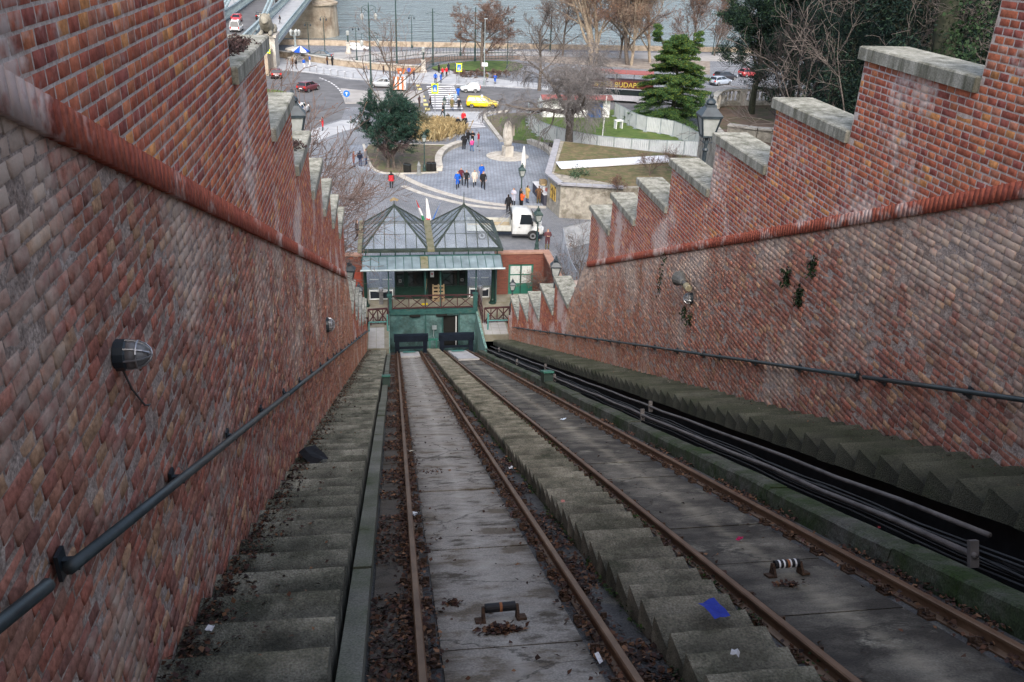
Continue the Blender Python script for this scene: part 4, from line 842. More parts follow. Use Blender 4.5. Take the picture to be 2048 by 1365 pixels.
wall_lamp('caged lamp under the horn loudspeaker on the right wall', UR, (18.53,15.40)[0], (18.53,15.40)[1], -1, .13)
hy, hz = (18.61,15.78)
hn = empty('horn_loudspeaker', (UR,hy,hz), 0, 'grey horn loudspeaker bracketed to the right wall', 'loudspeaker')
M_HORN = mat('horn_grey', (.085,.085,.08), (.15,.15,.14), rough=.6)
MB().loft([[(-.22+.0*k+rr*math.cos(2*PI*j/12)*.9, x, rr*math.sin(2*PI*j/12)-x*.1) for j in range(12)] for k, (x, rr) in enumerate(((-.22,.05),(.0,.06),(.02,.09),(.22,.14),(.38,.20)))], cap=False).build('horn', M_HORN, hn)
MB().loft([[(-.22+rr*math.cos(2*PI*j/12), x, rr*math.sin(2*PI*j/12)) for j in range(12)] for x, rr in ((-.40,.07),(-.38,.085),(-.2,.085),(-.19,.05))]).build('driver', mat('horn_tan', (.26,.23,.15), None, rough=.6), hn); MB().tube([(0,0,-.1),(-.12,-.05,-.12),(-.2,-.1,-.05)], .018, 6).build('bracket', M_IRON, hn)
gb = empty('points_box', (0,0,0), 0, 'green metal box on the mossy kerb beside the right rail', 'box'); MB().box(wv(5.12,25.9,.28), (.3,.7,.34), rx=-SLOPE).build('body', M_DKGREEN, gb); MB().box(wv(5.12,25.9,.48), (.36,.78,.06), rx=-SLOPE).build('lid', M_GREEN, gb)
gb = empty('points_box', (0,0,0), 0, 'green metal box on the kerb beside the left stairs', 'box'); MB().box(wv(-.34,27.3,.2), (.26,.55,.36), rx=-SLOPE).build('body', M_DKGREEN, gb); MB().box(wv(-.34,27.3,.40), (.30,.6,.05), rx=-SLOPE).build('lid', M_GREEN, gb)
# the square
SX, SY = (12.97,95.11)
dc = MB().lathe([(2.35,0),(2.35,.05),(2.25,.06)], (SX,SY,0), 40); tag(dc.build('sculpture_disc', M_STONE), 'round pale stone disc under the sculpture', 'disc')
scp = empty('sculpture', (SX,SY,.06), 0, 'tall pale stone sculpture like an upright oval with a slot', 'sculpture')
MB().box((0,0,.55), (1.0,.9,1.1), rz=.35).build('plinth', M_STONE, scp); rings = []
for k in range(11):
    t_ = k/10; z = 1.1+t_*2.75; w = .42+.30*math.sin(PI*min(1,t_*1.05+.12))**.8 if t_ < .98 else .2
    w = .5+.22*math.sin(PI*t_) if t_ < .7 else .5*(1-((t_-.7)/.3)**2.2)+.12
    w *= .82; rings.append([(w*math.copysign(abs(math.cos(a))**.8, math.cos(a))*1.0, w*.62*math.sin(a), z) for a in np.linspace(0,2*PI,14,endpoint=False)])
MB().loft(rings).build('oval', M_STONE, scp, smooth=True); MB().box((.56,-.30,2.9), (.2,.22,1.2)).build('slot', mat('slot_shadow_stone', (.18,.16,.13), (.24,.21,.18)), scp)
def bench_wall(label, pts, w=.75, h=.52):
    r_ = empty('curved_bench', (0,0,0), 0, label, 'bench', 'curved stone benches'); pth = smooth(pts, 6)
    strip('base', pth, w*.8, 0, h*.72, M_STONE, r_)
    n = 6; k = len(pth)
    for i in range(n):
        a, b = int(i*(k-1)/n), int((i+1)*(k-1)/n); strip('seat_stone', pth[a:b+1], w, h*.72, h+.002*i, M_STONE, r_)
bench_wall('long curved pale stone bench edging the soil bed', [(5.07,88.76),(5.17,92.47),(5.75,95.78),(6.81,98.36),(8.22,100.32)])
bench_wall('curved pale stone bench on the lawn side of the plaza', [(16.34,101.39),(17.41,99.14),(17.97,96.26),(17.88,93.53),(17.37,90.93)])
ps = empty('parasol', (*(13.52,86.90), 0), 0, 'folded white parasol beside the market stall', 'parasol')
MB().tube([(0,0,0),(0,0,3.0)], .04, 8).build('pole', M_WFRAME, ps); MB().lathe([(.05,.7),(.28,.85),(.26,1.4),(.20,2.1),(.10,2.9),(.02,3.1)], n=10).build('cloth', mat('parasol_cloth', (.48,.47,.45), (.6,.59,.57), rough=.9), ps, smooth=True)
# market stall
st = empty('market_stall', (0,0,0), 0, 'dark sided market counter with goods on top by the stone wall', 'stall')
a, b = Vector((*(13.62,80.87),0)), Vector((*(13.96,76.44),0)); d = (b-a).normalized(); nn = Vector((-d.y,d.x,0)); ang = math.atan2(d.y,d.x); L_ = (b-a).length
MB().box((a+b)/2+nn*.5+Vector((0,0,.5)), (L_,1.1,1.0), rz=ang).build('counter', mat('stall_navy', (.035,.035,.05), (.06,.06,.08), rough=.8), st); MB().box((a+b)/2+nn*.5+Vector((0,0,1.03)), (L_+.1,1.2,.05), rz=ang).build('worktop', mat('stall_top', (.4,.4,.42), (.55,.55,.57)), st)
for k in range(7):
    c = a.lerp(b, .1+.13*k)+nn*random.uniform(.2,.8); tag(MB().bev(-.18,.18,-.14,.14,0,random.uniform(.1,.3),.03).build('goods_box', [mat('goods_%d' % (k%4), ((.5,.48,.45),(.35,.12,.10),(.55,.40,.20),(.30,.32,.36))[k%4], None, rough=.7)], loc=(c.x,c.y,1.055), rz=random.uniform(0,1)), ('cream','dark red','tan','grey blue')[k%4] + ' box of goods on the market counter, ' + ('nearest the plaza side','second','third','fourth','fifth','sixth','nearest the stone wall')[k] + ' along the row', 'box', 'goods on the market counter')
bx = empty('wooden_crate', (b.x+nn.x*.4, b.y+nn.y*.4+3.2, 1.06), .1, 'brown wooden crate on the far end of the market counter', 'crate'); MB().bb(-.3,.3,-.3,.3,0,.05).build('floor', M_WOOD, bx)
for sx in (-1,1): MB().bb(sx*.3-.02,sx*.3+.02,-.3,.3,.05,.5).build('side', M_WOOD, bx); MB().bb(-.28,.28,sx*.3-.02,sx*.3+.02,.05,.5).build('side', M_WOOD, bx)
# stone retaining wall with planted top and grating
M_RUBBLE = mat('rubble_stone', (.20,.185,.155), (.36,.335,.285), scale=2.2, rough=.95, bump=.5, bscale=8, c3=(.13,.115,.09), s3=1.0, t3=.57)
rw = empty('retaining_wall', (0,0,0), 0, 'old rubble stone retaining wall with posters right of the market stall', 'wall')
RW = [(14.17,76.28), (14.70,72.82), (20.0,71.6), (36,72.5), (36,80), (17.47,89.67)]
MB().prism(RW, 0, 3.0).build('masonry', M_RUBBLE, rw)
for i in range(3):
    p0, p1 = Vector(RW[(i+5)%6] if i == 0 else RW[i-1]), Vector(RW[0] if i == 0 else RW[i]); n = max(2,int((p1-p0).length/1.1))
    for k in range(n):
        q0, q1 = p0.lerp(p1,(k+.02)/n), p0.lerp(p1,(k+.98)/n); MB().beam((q0.x,q0.y,3.07),(q1.x,q1.y,3.07),.62,.14).build('coping_stone', mat('coping_slate', (.22,.22,.24), (.32,.32,.34), scale=2, rough=.85), rw)
for k, (px, m_, t0) in enumerate(((0.35,mat('poster_ochre', (.50,.31,.06), (.60,.40,.10), scale=2, c3=(.16,.10,.03), s3=2.2, t3=.52, w3=.02), .75), (-.55,mat('poster_teal', (.03,.06,.06), (.06,.10,.10)), 0))):
    p0, p1 = Vector(RW[0]), Vector(RW[1]); dd = (p1-p0).normalized(); out = Vector((dd.y,-dd.x)); 
    if k == 0: c = p0.lerp(p1,.45)+out*(-.03)
    else: p0, p1 = Vector(RW[5]), Vector(RW[0]); dd = (p1-p0).normalized(); out = Vector((dd.y,-dd.x)); c = p0.lerp(p1,.75)
    sgn = -1 if k == 0 else -1
    n2 = Vector((-dd.y,dd.x))*-1
    tag(MB().box((c.x+n2.x*.04,c.y+n2.y*.04,1.75 if k == 0 else 2.1), (1.5,.03,1.3 if k == 0 else 1.1), rz=math.atan2(dd.y,dd.x)).build('poster_board', m_), 'yellow poster board with a dark picture on the stone wall' if k == 0 else 'dark poster board on the stone wall above the stall', 'poster')
sheet('planter_soil', [(RW[0][0]+.6,RW[0][1]+.4),(20.3,72.2),(35.5,73),(35.5,79.5),(RW[5][0]+.6,RW[5][1]-.5)], 3.02, mat('planter_soil', (.09,.075,.04), (.17,.13,.07), scale=1.6, rough=.95, bump=.4, c3=(.07,.09,.03), s3=1, t3=.55))
gr = empty('grating', (0,0,0), 0, 'white slatted grating along the planted roof bed', 'grating'); g0, g1 = Vector(((15.60,78.15)[0],(15.60,78.15)[1],3.1)), Vector(((27.17,80.72)[0],(27.17,80.72)[1],3.1)); n = 46
M_SLAT = mat('grating_white', (.55,.56,.6), (.68,.69,.72), rough=.5)
for i in range(n):
    p = g0.lerp(g1, i/n); MB().box((p.x,p.y+.6,p.z+.12), (.22,2.2,.05)).build('slat', M_SLAT, gr)
for dy in (-.45,1.65): MB().beam(g0+Vector((0,dy,.05)), g1+Vector((0,dy,.05)), .08, .1).build('rail', M_SLAT, gr)
# white hoarding panels round the lawn
M_PANEL = mat('hoarding_white', (.36,.385,.39), (.48,.505,.51), scale=1, rough=.5, metal=.1, c3=(.42,.45,.45), s3=2, t3=.6)
hd_me = []
def panel_mesh(w, h):
    b = MB(); n = int(w/.11); pts = []
    for i in range(n*2+1): pts.append((-w/2+w*i/(n*2), .022 if i % 4 in (0,1) else -.022))
    b.add([(x,y,z) for x, y in pts for z in (.06,h)], [(i*2,i*2+2,i*2+3,i*2+1) for i in range(len(pts)-1)])
    return b
PANW, PANH = 2.0, 1.85
pm_ = panel_mesh(PANW-.04, PANH); PME = bpy.data.meshes.new('panel'); PME.from_pydata(pm_.v, [], pm_.f); PME.materials.append(M_PANEL)
fr_ = MB(); fr_.bb(-PANW/2,-PANW/2+.05,-.05,.05,0,PANH+.05).bb(-PANW/2,PANW/2,-.03,.03,PANH,PANH+.05).bb(-PANW/2-.25,-PANW/2+.25,-.3,.3,0,.10); FME = bpy.data.meshes.new('frame'); FME.from_pydata(fr_.v, [], fr_.f); FME.materials.append(M_ZINC)
def hoarding(path, who):
    pth = smooth(path, 8); d = [0]
    for i in range(1,len(pth)): d.append(d[-1]+math.dist(pth[i],pth[i-1]))
    n = max(1,round(d[-1]/PANW)); at = lambda s_: (np.interp(s_,d,[p[0] for p in pth]), np.interp(s_,d,[p[1] for p in pth]))
    for k in range(n):
        a, b = at(d[-1]*k/n), at(d[-1]*(k+1)/n); c = ((a[0]+b[0])/2,(a[1]+b[1])/2); rz = math.atan2(b[1]-a[1],b[0]-a[0])
        od = lambda i: ('first','second','third','fourth','fifth','sixth','seventh','eighth','ninth','tenth','eleventh','twelfth','thirteenth','fourteenth','fifteenth','sixteenth','seventeenth','eighteenth','nineteenth','twentieth')[i]
        wh = 'leftmost' if k == 0 else 'rightmost' if k == n-1 else od(k)+' from the left'
        t = empty('hoarding_panel', (c[0],c[1],.05), rz, 'white hoarding panel, ' + wh + ', ' + who, 'fence panel', 'hoarding panels ' + who); t.scale = (math.dist(a,b)/PANW,1,1)
        put('panel', PME, t); put('frame', FME, t)
hoarding([(18.99,118.83),(17.78,111.72),(18.00,105.38),(19.51,101.68),(22.85,97.46),(28.13,95.11),(34.89,94.18)], 'in the near curve round the lawn')
hoarding([(30.47,117.16),(31.40,109.61),(32.74,107.29),(34.85,105.62),(35.81,101.56),(35.90,97.51)], 'in the far bend beside the green conifer')
hoarding([(20.28,119.55),(24.85,119.71),(30.20,119.89)], 'in the back row behind the weeping tree')
kk = empty('site_kiosk', (*(26.40,116.38),0), 0, 'blue and white site cabin with a red awning behind the weeping tree', 'kiosk')
MB().bb(-6,3.2,0,2.2,0,2.5).build('wall', M_WFRAME, kk); MB().bb(.2,2.2,-.06,-.005,0,2.1).build('door', mat('blue_door', (.02,.07,.20), (.03,.10,.27), rough=.5), kk); MB().box((-1.5,-.5,2.75), (9.6,1.4,.12), rx=R(14)).build('awning', mat('red_awning', (.20,.06,.055), (.26,.09,.08), rough=.7), kk)
tb = empty('stool', (*(29.15,109.56),.05), .2, 'small white wooden stool on the fenced lawn', 'stool'); MB().bb(-.5,.5,-.4,.4,.95,1.05).build('seat', M_WFRAME, tb)
for sx in (-1,1): MB().bb(sx*.42-.04,sx*.42+.04,-.35,.35,0,.95).build('leg', M_WFRAME, tb)
tag(MB().tube([(*(25.06,101.21),0),((25.06,101.21)[0]+.2,(25.06,101.21)[1],5.6)], .07, 8).build('white_pole', M_WFRAME), 'slim white pole standing on the fenced lawn', 'pole')
# bins, bollard, fountain
def bin_(p, label, m=M_DARK, s=1.0):
    t = empty('litter_bin', (*p,0), 0, label, 'bin', 'litter bins'); MB().lathe([(.24*s,0),(.26*s,.1),(.28*s,.85*s),(.2*s,.95*s)], n=10).build('body', m, t); MB().lathe([(.29*s,.83*s),(.29*s,.9*s)], n=10).build('rim', M_IRON, t)
bin_((1.62,88.39), 'black bin on the soil bed, left of a pair'); bin_((1.87,88.19), 'black bin on the soil bed, right of a pair'); bin_((3.98,88.77), 'black bin beside the green lantern post'); bin_((4.45,88.76), 'black bin against the end of the curved bench'); bin_((19.26,93.97), 'black bin left of the weeping tree trunk', s=1.3); bin_((19.96,93.52), 'black bin right of the weeping tree trunk', s=1.3); bin_((18.27,97.69), 'small black bin behind the right curved bench'); bin_((7.56,113.01), 'dark bin behind the dry grass')
fn = empty('drinking_fountain', (*(2.91,87.41),0), 0, 'grey cast iron drinking fountain on the edge of the soil bed', 'fountain'); MB().lathe([(.36,0),(.36,.08),(.2,.14),(.17,.9),(.22,.95),(.17,1.05),(.06,1.3),(.02,1.4)], n=10).build('column', mat('cast_grey', (.12,.13,.13), (.2,.21,.21)), fn); MB().box((0,-.28,.7), (.06,.2,.06)).build('spout', M_IRON, fn)
# signs
M_SIGNY = mat('sign_yellow_green', (.55,.80,.02), None, rough=.5); M_SIGNB = mat('sign_blue', (.01,.12,.45), None, rough=.5)
def cross_sign(p, h, label, s=1.0):
    t = empty('crossing_sign', (*p,0), 0, label, 'sign', 'crossing signs'); MB().tube([(0,0,0),(0,0,h)], .05, 6).build('post', M_STEEL, t)
    MB().bb(-.45*s,.45*s,-.05,-.02,h-1.15*s,h+.15*s).build('border', M_SIGNY, t); f = MB().bb(-.30*s,.30*s,-.07,-.055,h-.95*s,h-.05*s).build('face', M_SIGNB, t)
    MB().add([(-.22*s,-.075,h-.85*s),(.22*s,-.075,h-.85*s),(0,-.075,h-.3*s)], [(0,1,2)]).build('triangle', M_WHITE, f); MB().bb(-.03*s,.05*s,-.082,-.078,h-.8*s,h-.5*s).build('walker', M_DARK, f)
cross_sign((6.22,119.08), 3.7, 'pedestrian crossing sign with yellow border beside the zebra crossing'); cross_sign((11.27,142.38), 3.0, 'pedestrian crossing sign with yellow border in front of the hedge'); cross_sign(((-19.10,149.90)[0],(-19.10,149.90)[1]), 4.6, 'bright yellow bordered sign at the foot of the bridge', 1.25)
t = empty('keep_left_sign', (*(-5.68,125.67),0), 0, 'round blue arrow sign on the tip of the traffic island', 'sign'); MB().tube([(0,0,0),(0,0,1.5)], .05, 6).build('post', M_STEEL, t); MB().loft([[(.45*math.cos(a),y,1.25+.45*math.sin(a)) for a in np.linspace(0,2*PI,18,endpoint=False)] for y in (-.07,-.04)]).build('disc', M_SIGNB, t); MB().bb(-.05,.05,-.085,-.075,1.0,1.45).box((-.11,-.08,1.38), (.25,.01,.08), ry=-.8).box((.11,-.08,1.38), (.25,.01,.08), ry=.8).build('arrow', M_WHITE, t)
# tall poles
def pole(p, h, label, r=.10, m=M_LAMPGREEN, arms=0, grp='poles by the river'):
    t = empty('tram_pole', (*p,0), 0, label, 'pole', grp); MB().lathe([(r*1.8,0),(r*1.8,.6),(r*1.2,.9),(r,h*.6),(r*.7,h)], n=8).build('mast', m, t)
    if arms: MB().tube([(-arms,0,h-.9),(0,0,h-.6),(arms,0,h-.9)], .03, 5).build('arm', m, t)
    return t
for i, (px, py, h, ar) in enumerate(((797,148,11.0,0),(866,130,9.5,1.2),(950,127,9.5,0),(1100,105,9,1.0))):
    pole([(1.74,160.42),(8.13,161.60),(16.07,165.99),(32.89,182.06)][i], h, ['plain dark tram pole beside the orange containers', 'dark tram pole with cable arms left of the bare tree', 'dark tram pole behind the round bare tree', 'dark tram pole in front of the plane trees'][i], .13, arms=ar)
def quay_lamp(p, h, label):
    t = empty('quay_lamp', (*p,0), 0, label, 'street lamp', 'slim quay lamps'); MB().lathe([(.22,0),(.2,.5),(.09,.8),(.06,h-.5)], n=8).build('mast', M_LAMPGREEN, t)
    MB().tube([(-.5,0,h-.5),(-.25,0,h-.25),(0,0,h-.4),(.25,0,h-.25),(.5,0,h-.5)], .03, 5).build('arm', M_LAMPGREEN, t)
    for sx in (-1,1): MB().lathe([(.05,h-.55),(.16,h-.75),(.12,h-.95),(.03,h-1.0)], (sx*.5,0,0), n=8).build('lamp_head', M_IRON, t)
quay_lamp((-11.04,167.64), 7.5, 'slim dark lamp beside the bridge pier'); quay_lamp((5.07,183.92), 6.5, 'slim dark lamp on the quay left of centre'); quay_lamp((-5.30,163.90), 6.4, 'slim twin lamp on the quay pavement'); quay_lamp((14.05,174.24), 7.0, 'slim twin lamp left of the round bare tree'); quay_lamp((23.57,186.22), 6.5, 'slim dark lamp on the quay right of the round bare tree'); quay_lamp((20.93,157.53), 9.0, 'tall dark lamp at the right edge of the small lawn'); quay_lamp((67.10,181.52), 7.5, 'slim dark lamp on the quay near the pines'); quay_lamp((-14.24,172.47), 6.0, 'slim pale lamp by the blue parasol')
t = empty('ornate_lamp', (*(-2.39,133.63),0), .3, 'tall ornate four lantern lamp mast behind the yew', 'street lamp')
MB().lathe([(.3,0),(.3,.4),(.2,.6),(.22,2),(.13,2.3),(.11,8),(.09,12.0),(.02,12.6)], n=10).build('mast', M_LAMPGREEN, t)
for z, r_ in ((12.0,1.0),(8.4,1.2)):
    for sx in (-1,1):
        MB().tube([(0,0,z-.8),(sx*r_*.6,0,z-.4),(sx*r_,0,z-.1),(sx*r_,0,z-.9)], .045, 6).build('arm', M_LAMPGREEN, t); MB().tube([(0,0,z),(sx*r_*.5,0,z+.15),(sx*r_,0,z-.1)], .035, 6).build('arm', M_LAMPGREEN, t)
        MB().lathe([(.05,z-.9),(.22,z-1.1),(.26,z-1.3),(.17,z-1.75),(.05,z-1.85)], (sx*r_,0,0), n=8).build('lantern', M_LGLASS, t)
t = empty('light_mast', (*(15.11,140.77),0), 0, 'pale grey signal mast in front of the round bare tree', 'mast'); MB().lathe([(.16,0),(.15,1),(.09,1.2),(.055,10)], n=8).build('pole', M_ZINC, t); MB().box((.1,0,10), (.5,.25,.12)).build('lamp_head', M_ZINC, t); MB().bb(-.4,.5,-.25,.25,3.0,3.5).build('box', M_WFRAME, t)
def pedestal_lamp(p, label):
    t = empty('pedestal_lamp', (*p,0), 0, label, 'street lamp', 'stone pedestal lamps'); MB().lathe([(.75,0),(.75,.4),(.5,.5),(.45,1.9),(.6,2.0),(.6,2.15)], n=4, rot=PI/4).build('pedestal', M_STONE, t)
    MB().lathe([(.2,2.15),(.12,2.6),(.12,3.2),(.22,3.3)], n=8).build('stem', M_LAMPGREEN, t); MB().lathe([(.2,3.3),(.3,3.4),(.3,3.95),(.34,4.0),(.2,4.15)], n=8).build('lamp', M_LGLASS, t)
pedestal_lamp((-7.17,174.60), 'lamp on a pale stone pedestal at the quay, left of the tall mast'); pedestal_lamp((6.09,153.00), 'lamp on a pale stone pedestal at the end of the tram railing')
t = empty('candelabra', (*(-15.93,164.67),0), 0, 'candelabra with clustered lanterns on a stone basin near the bridge', 'street lamp'); MB().lathe([(1.6,0),(1.6,.6),(.9,.9),(.8,1.6),(1.9,1.9),(1.7,2.15),(.6,2.4)], n=8).build('basin', M_STONE, t); MB().lathe([(.25,2.4),(.15,3),(.2,4.2),(.1,5.2)], n=8).build('stem', M_ZINC, t)
for k in range(5):
    a = 2*PI*k/5; c = (math.cos(a)*.75,math.sin(a)*.75,0); MB().tube([(0,0,4.2),(c[0],c[1],4.3)], .05, 5).build('arm', M_ZINC, t); MB().lathe([(.14,4.3),(.3,4.9),(.32,5.0),(.08,5.3)], c, n=6).build('lantern', M_LGLASS, t)
# orange containers and barrier
M_ORANGE = mat('orange_plastic', (.36,.10,.03), (.46,.14,.045), rough=.6)
for i, lb in enumerate(('orange container with a white mark, left one of two', 'orange container, right one of two')):
    t = empty('grit_bin', (*((2.27,151.11) if i == 0 else (3.93,151.24)),.12), 0, lb, 'container', 'orange containers'); MB().lathe([(.7,0),(.9,.6)], n=4, rot=PI/4).build('body', M_ORANGE, t); MB().bb(-.7,.7,-.65,.65,.6,.8).build('lid', M_ORANGE, t)
    if i == 0: MB().box((-.1,-.62,.3), (.3,.03,.3)).build('mark', M_WHITE, t)
t = empty('warning_barrier', (*(1.74,134.70),0), 0, 'orange and white striped warning board by the silver car', 'barrier'); 
for k in range(6): MB().bb(-1.0+k*.33,-1.0+(k+1)*.33,-.04,.04,.3,2.2).build('board', M_ORANGE if k % 2 == 0 else M_WHITE, t)
MB().bb(-1,1,-.3,.3,0,.3).build('foot', M_DARK, t)
# guard rails and railings
def hoops(path, label, w=1.6, h=.95, m=M_STEEL, zz=.12):
    pth = smooth(path, 8); d = [0]
    for i in range(1,len(pth)): d.append(d[-1]+math.dist(pth[i],pth[i-1]))
    n = int(d[-1]/w); r_ = empty('guard_rail', (0,0,0), 0, label, 'guard rail')
    for k in range(n):
        q = [(np.interp(s_,d,[p[0] for p in pth]), np.interp(s_,d,[p[1] for p in pth])) for s_ in (k*w+.08,(k+1)*w-.08)]
        MB().tube([(*q[0],zz),(*q[0],zz+h-.12),(q[0][0]*.93+q[1][0]*.07,q[0][1]*.93+q[1][1]*.07,zz+h),(q[0][0]*.07+q[1][0]*.93,q[0][1]*.07+q[1][1]*.93,zz+h),(*q[1],zz+h-.12),(*q[1],zz)], .035, 5, cap=False).build('hoop', m, r_)
hoops([(-13.86,152.95),(-10.08,149.63),(-5.94,145.96),(-2.36,144.29),(1.18,143.11)], 'steel hoop guard rail along the kerb of the white pavement')
hoops([(10.96,141.43),(14.33,139.35),(17.74,138.21)], 'steel hoop guard rail beside the white car')
def bar_railing(path, label, h=1.15, step=.35, m=M_LAMPGREEN):
    pth = smooth(path, 8); r_ = empty('quay_railing', (0,0,0), 0, label, 'railing'); a = MB(); o = MB()
    for hh in (.15,h): MB().tube([(*p,hh) for p in pth], .04, 4).build('rail', m, r_)
    d = [0]
    for i in range(1,len(pth)): d.append(d[-1]+math.dist(pth[i],pth[i-1]))
    s_ = 0
    while s_ < d[-1]:
        x, y = np.interp(s_,d,[p[0] for p in pth]), np.interp(s_,d,[p[1] for p in pth]); big = int(s_/step) % 6 == 0
        MB().bb(x-.03,x+.03,y-.03,y+.03,0,h+(.15 if big else 0)).build('bar', m, r_); s_ += step*2
bar_railing([(6.43,155.19),(9.49,163.52),(13.48,168.25),(24.24,171.30)], 'dark bar railing along the tram tracks in front of the small lawn'); bar_railing([(-6.43,160.83),(0.58,168.85),(10.25,176.58),(25.29,178.99)], 'dark bar railing along the quay behind the tram tracks')
MB_w = empty('ramp_wall', (0,0,0), 0, 'low stone wall curving along the white pavement towards the bridge', 'wall'); strip('wall', smooth([(-21.16,170.39),(-15.43,165.94),(-11.71,162.68),(-8.10,159.52),(-1.21,155.64),(6.34,153.02)],4), .5, 0, 1.0, M_QSTONE, MB_w); strip('coping', smooth([(-21.16,170.39),(-15.43,165.94),(-11.71,162.68),(-8.10,159.52),(-1.21,155.64),(6.34,153.02)],4), .7, 1.0, 1.15, M_STONE, MB_w)
# umbrella with tables
t = empty('market_parasol', (*(-14.78,161.21),.12), 0, 'open blue and white parasol on the white pavement', 'parasol'); MB().tube([(0,0,0),(0,0,2.6)], .04, 6).build('pole', M_STEEL, t)
for k in range(8):
    a, b = 2*PI*k/8, 2*PI*(k+1)/8; MB().add([(0,0,2.9),(1.5*math.cos(a),1.5*math.sin(a),2.1),(1.5*math.cos(b),1.5*math.sin(b),2.1),(1.5*math.cos(a),1.5*math.sin(a),1.9),(1.5*math.cos(b),1.5*math.sin(b),1.9)], [(0,1,2),(1,3,4,2)]).build('panel', mat('parasol_blue', (.01,.07,.45), None, rough=.8) if k % 2 else M_WHITE, t)
# flags on the station
def flag(base, top, w, mats, label, mark=False):
    t = empty('flag', base, 0, label, 'flag', 'flags on the station'); v = Vector(top)-Vector(base)
    MB().tube([(0,0,0),tuple(v)], .025, 6).build('pole', M_STEEL, t); n = len(mats)
    for i, m_ in enumerate(mats):
        rows = []
        for k in range(4):
            f0 = 1-(i+k/3)/n*.8; rows.append([(v.x*f0 + (w*(.25+.75*(1-f0)))*s_*1.0, v.y*f0+.09*math.sin(s_*6+f0*4), v.z*f0 - .12*s_) for s_ in np.linspace(0,1,6)])
        MB().loft(rows, cap=False, closed=False).build('cloth', m_, t)
    if mark: MB().lathe([(.16,0),(.16,.02)], n=8).build('emblem', mat('flag_red', (.5,.03,.04), None), t, loc=(v.x*.4+w*.3, v.y*.4-.1, v.z*.4-.1))
M_FR, M_FG = mat('flag_red', (.5,.03,.04), None), mat('flag_green', (.02,.18,.08), None)
M_FW = mat('flag_white', (.62,.62,.62), (.7,.7,.7), scale=4)
flag((2.3,59.7,3.6), (1.75,60.2,5.5), .34, [M_FR,M_FW,M_FG], 'red white and green flag drooping behind the station roof'); flag((2.45,59.65,3.4), (2.45,60.0,5.7), .5, [M_FW,M_FW], 'white flag with a red emblem in the roof valley', True); flag((2.8,59.7,3.6), (3.5,60.2,5.3), -.2, [M_SIGNB], 'blue flag rolled round its pole behind the station roof')
# mesh fence at lower right of the square
t = empty('mesh_fence', (0,0,0), 0, 'white mesh construction fence running down to the right trench wall', 'fence')
MF = [(13.39,64.78),(13.94,68.21),(16.91,72.18)]; M_MESH = glass('mesh_sheet', (.85,.85,.85), .55, .6, (.55,.58,.62))
q = [(13.28,63.97),(12.76,60.15),(12.47,56.68),(12.45,54.40)]
for (a, b) in zip(q[:-1], q[1:]):
    MB().add([(*a,0),(*b,0),(*b,2.0),(*a,2.0)], [(0,1,2,3)]).build('mesh_panel', M_MESH, t); MB().tube([(*a,0),(*a,2.05),(*b,2.05),(*b,0)], .03, 6).build('frame', M_STEEL, t)
a, b = q[0], (q[0][0]+3.2,q[0][1]+2.2); MB().tube([(*a,2.05),(*b,2.05)], .03, 6).build('frame', M_STEEL, t); MB().add([(*a,.1),(*b,.1),(*b,2.0),(*a,2.0)], [(0,1,2,3)]).build('mesh_panel', M_MESH, t)
# ------------------------------------------------------------------ vehicles
M_TYRE = mat('tyre', (.012,.012,.012), (.03,.03,.03), rough=.85); M_RIM = mat('alloy', (.25,.25,.26), (.4,.4,.41), rough=.35, metal=.7)
M_CGLASS = mat('car_glass', (.012,.016,.02), None, rough=.05, spec=.7); M_TRIM = mat('black_trim', (.02,.02,.022), None, rough=.6)
M_HEADL = mat('headlight', (.6,.62,.65), None, rough=.1); M_TAILL = mat('tail_light', (.45,.02,.015), None, rough=.25)
def wheel(root, x, y, r, w=.2):
    n = 16; s_ = 1 if y > 0 else -1
    t = MB().loft([[(x+rr*math.cos(2*PI*j/n), y+yy, r+rr*math.sin(2*PI*j/n)) for j in range(n)] for yy, rr in ((-w/2,r*.9),(-w/2+.03,r),(w/2-.03,r),(w/2,r*.9))]).build('wheel', M_TYRE, root)
    MB().loft([[(x+rr*math.cos(2*PI*j/n), y+s_*yy, r+rr*math.sin(2*PI*j/n)) for j in range(n)] for yy, rr in ((w/2-.01,r*.66),(w/2+.012,r*.64),(w/2-.005,r*.2))]).build('rim', M_RIM, t)
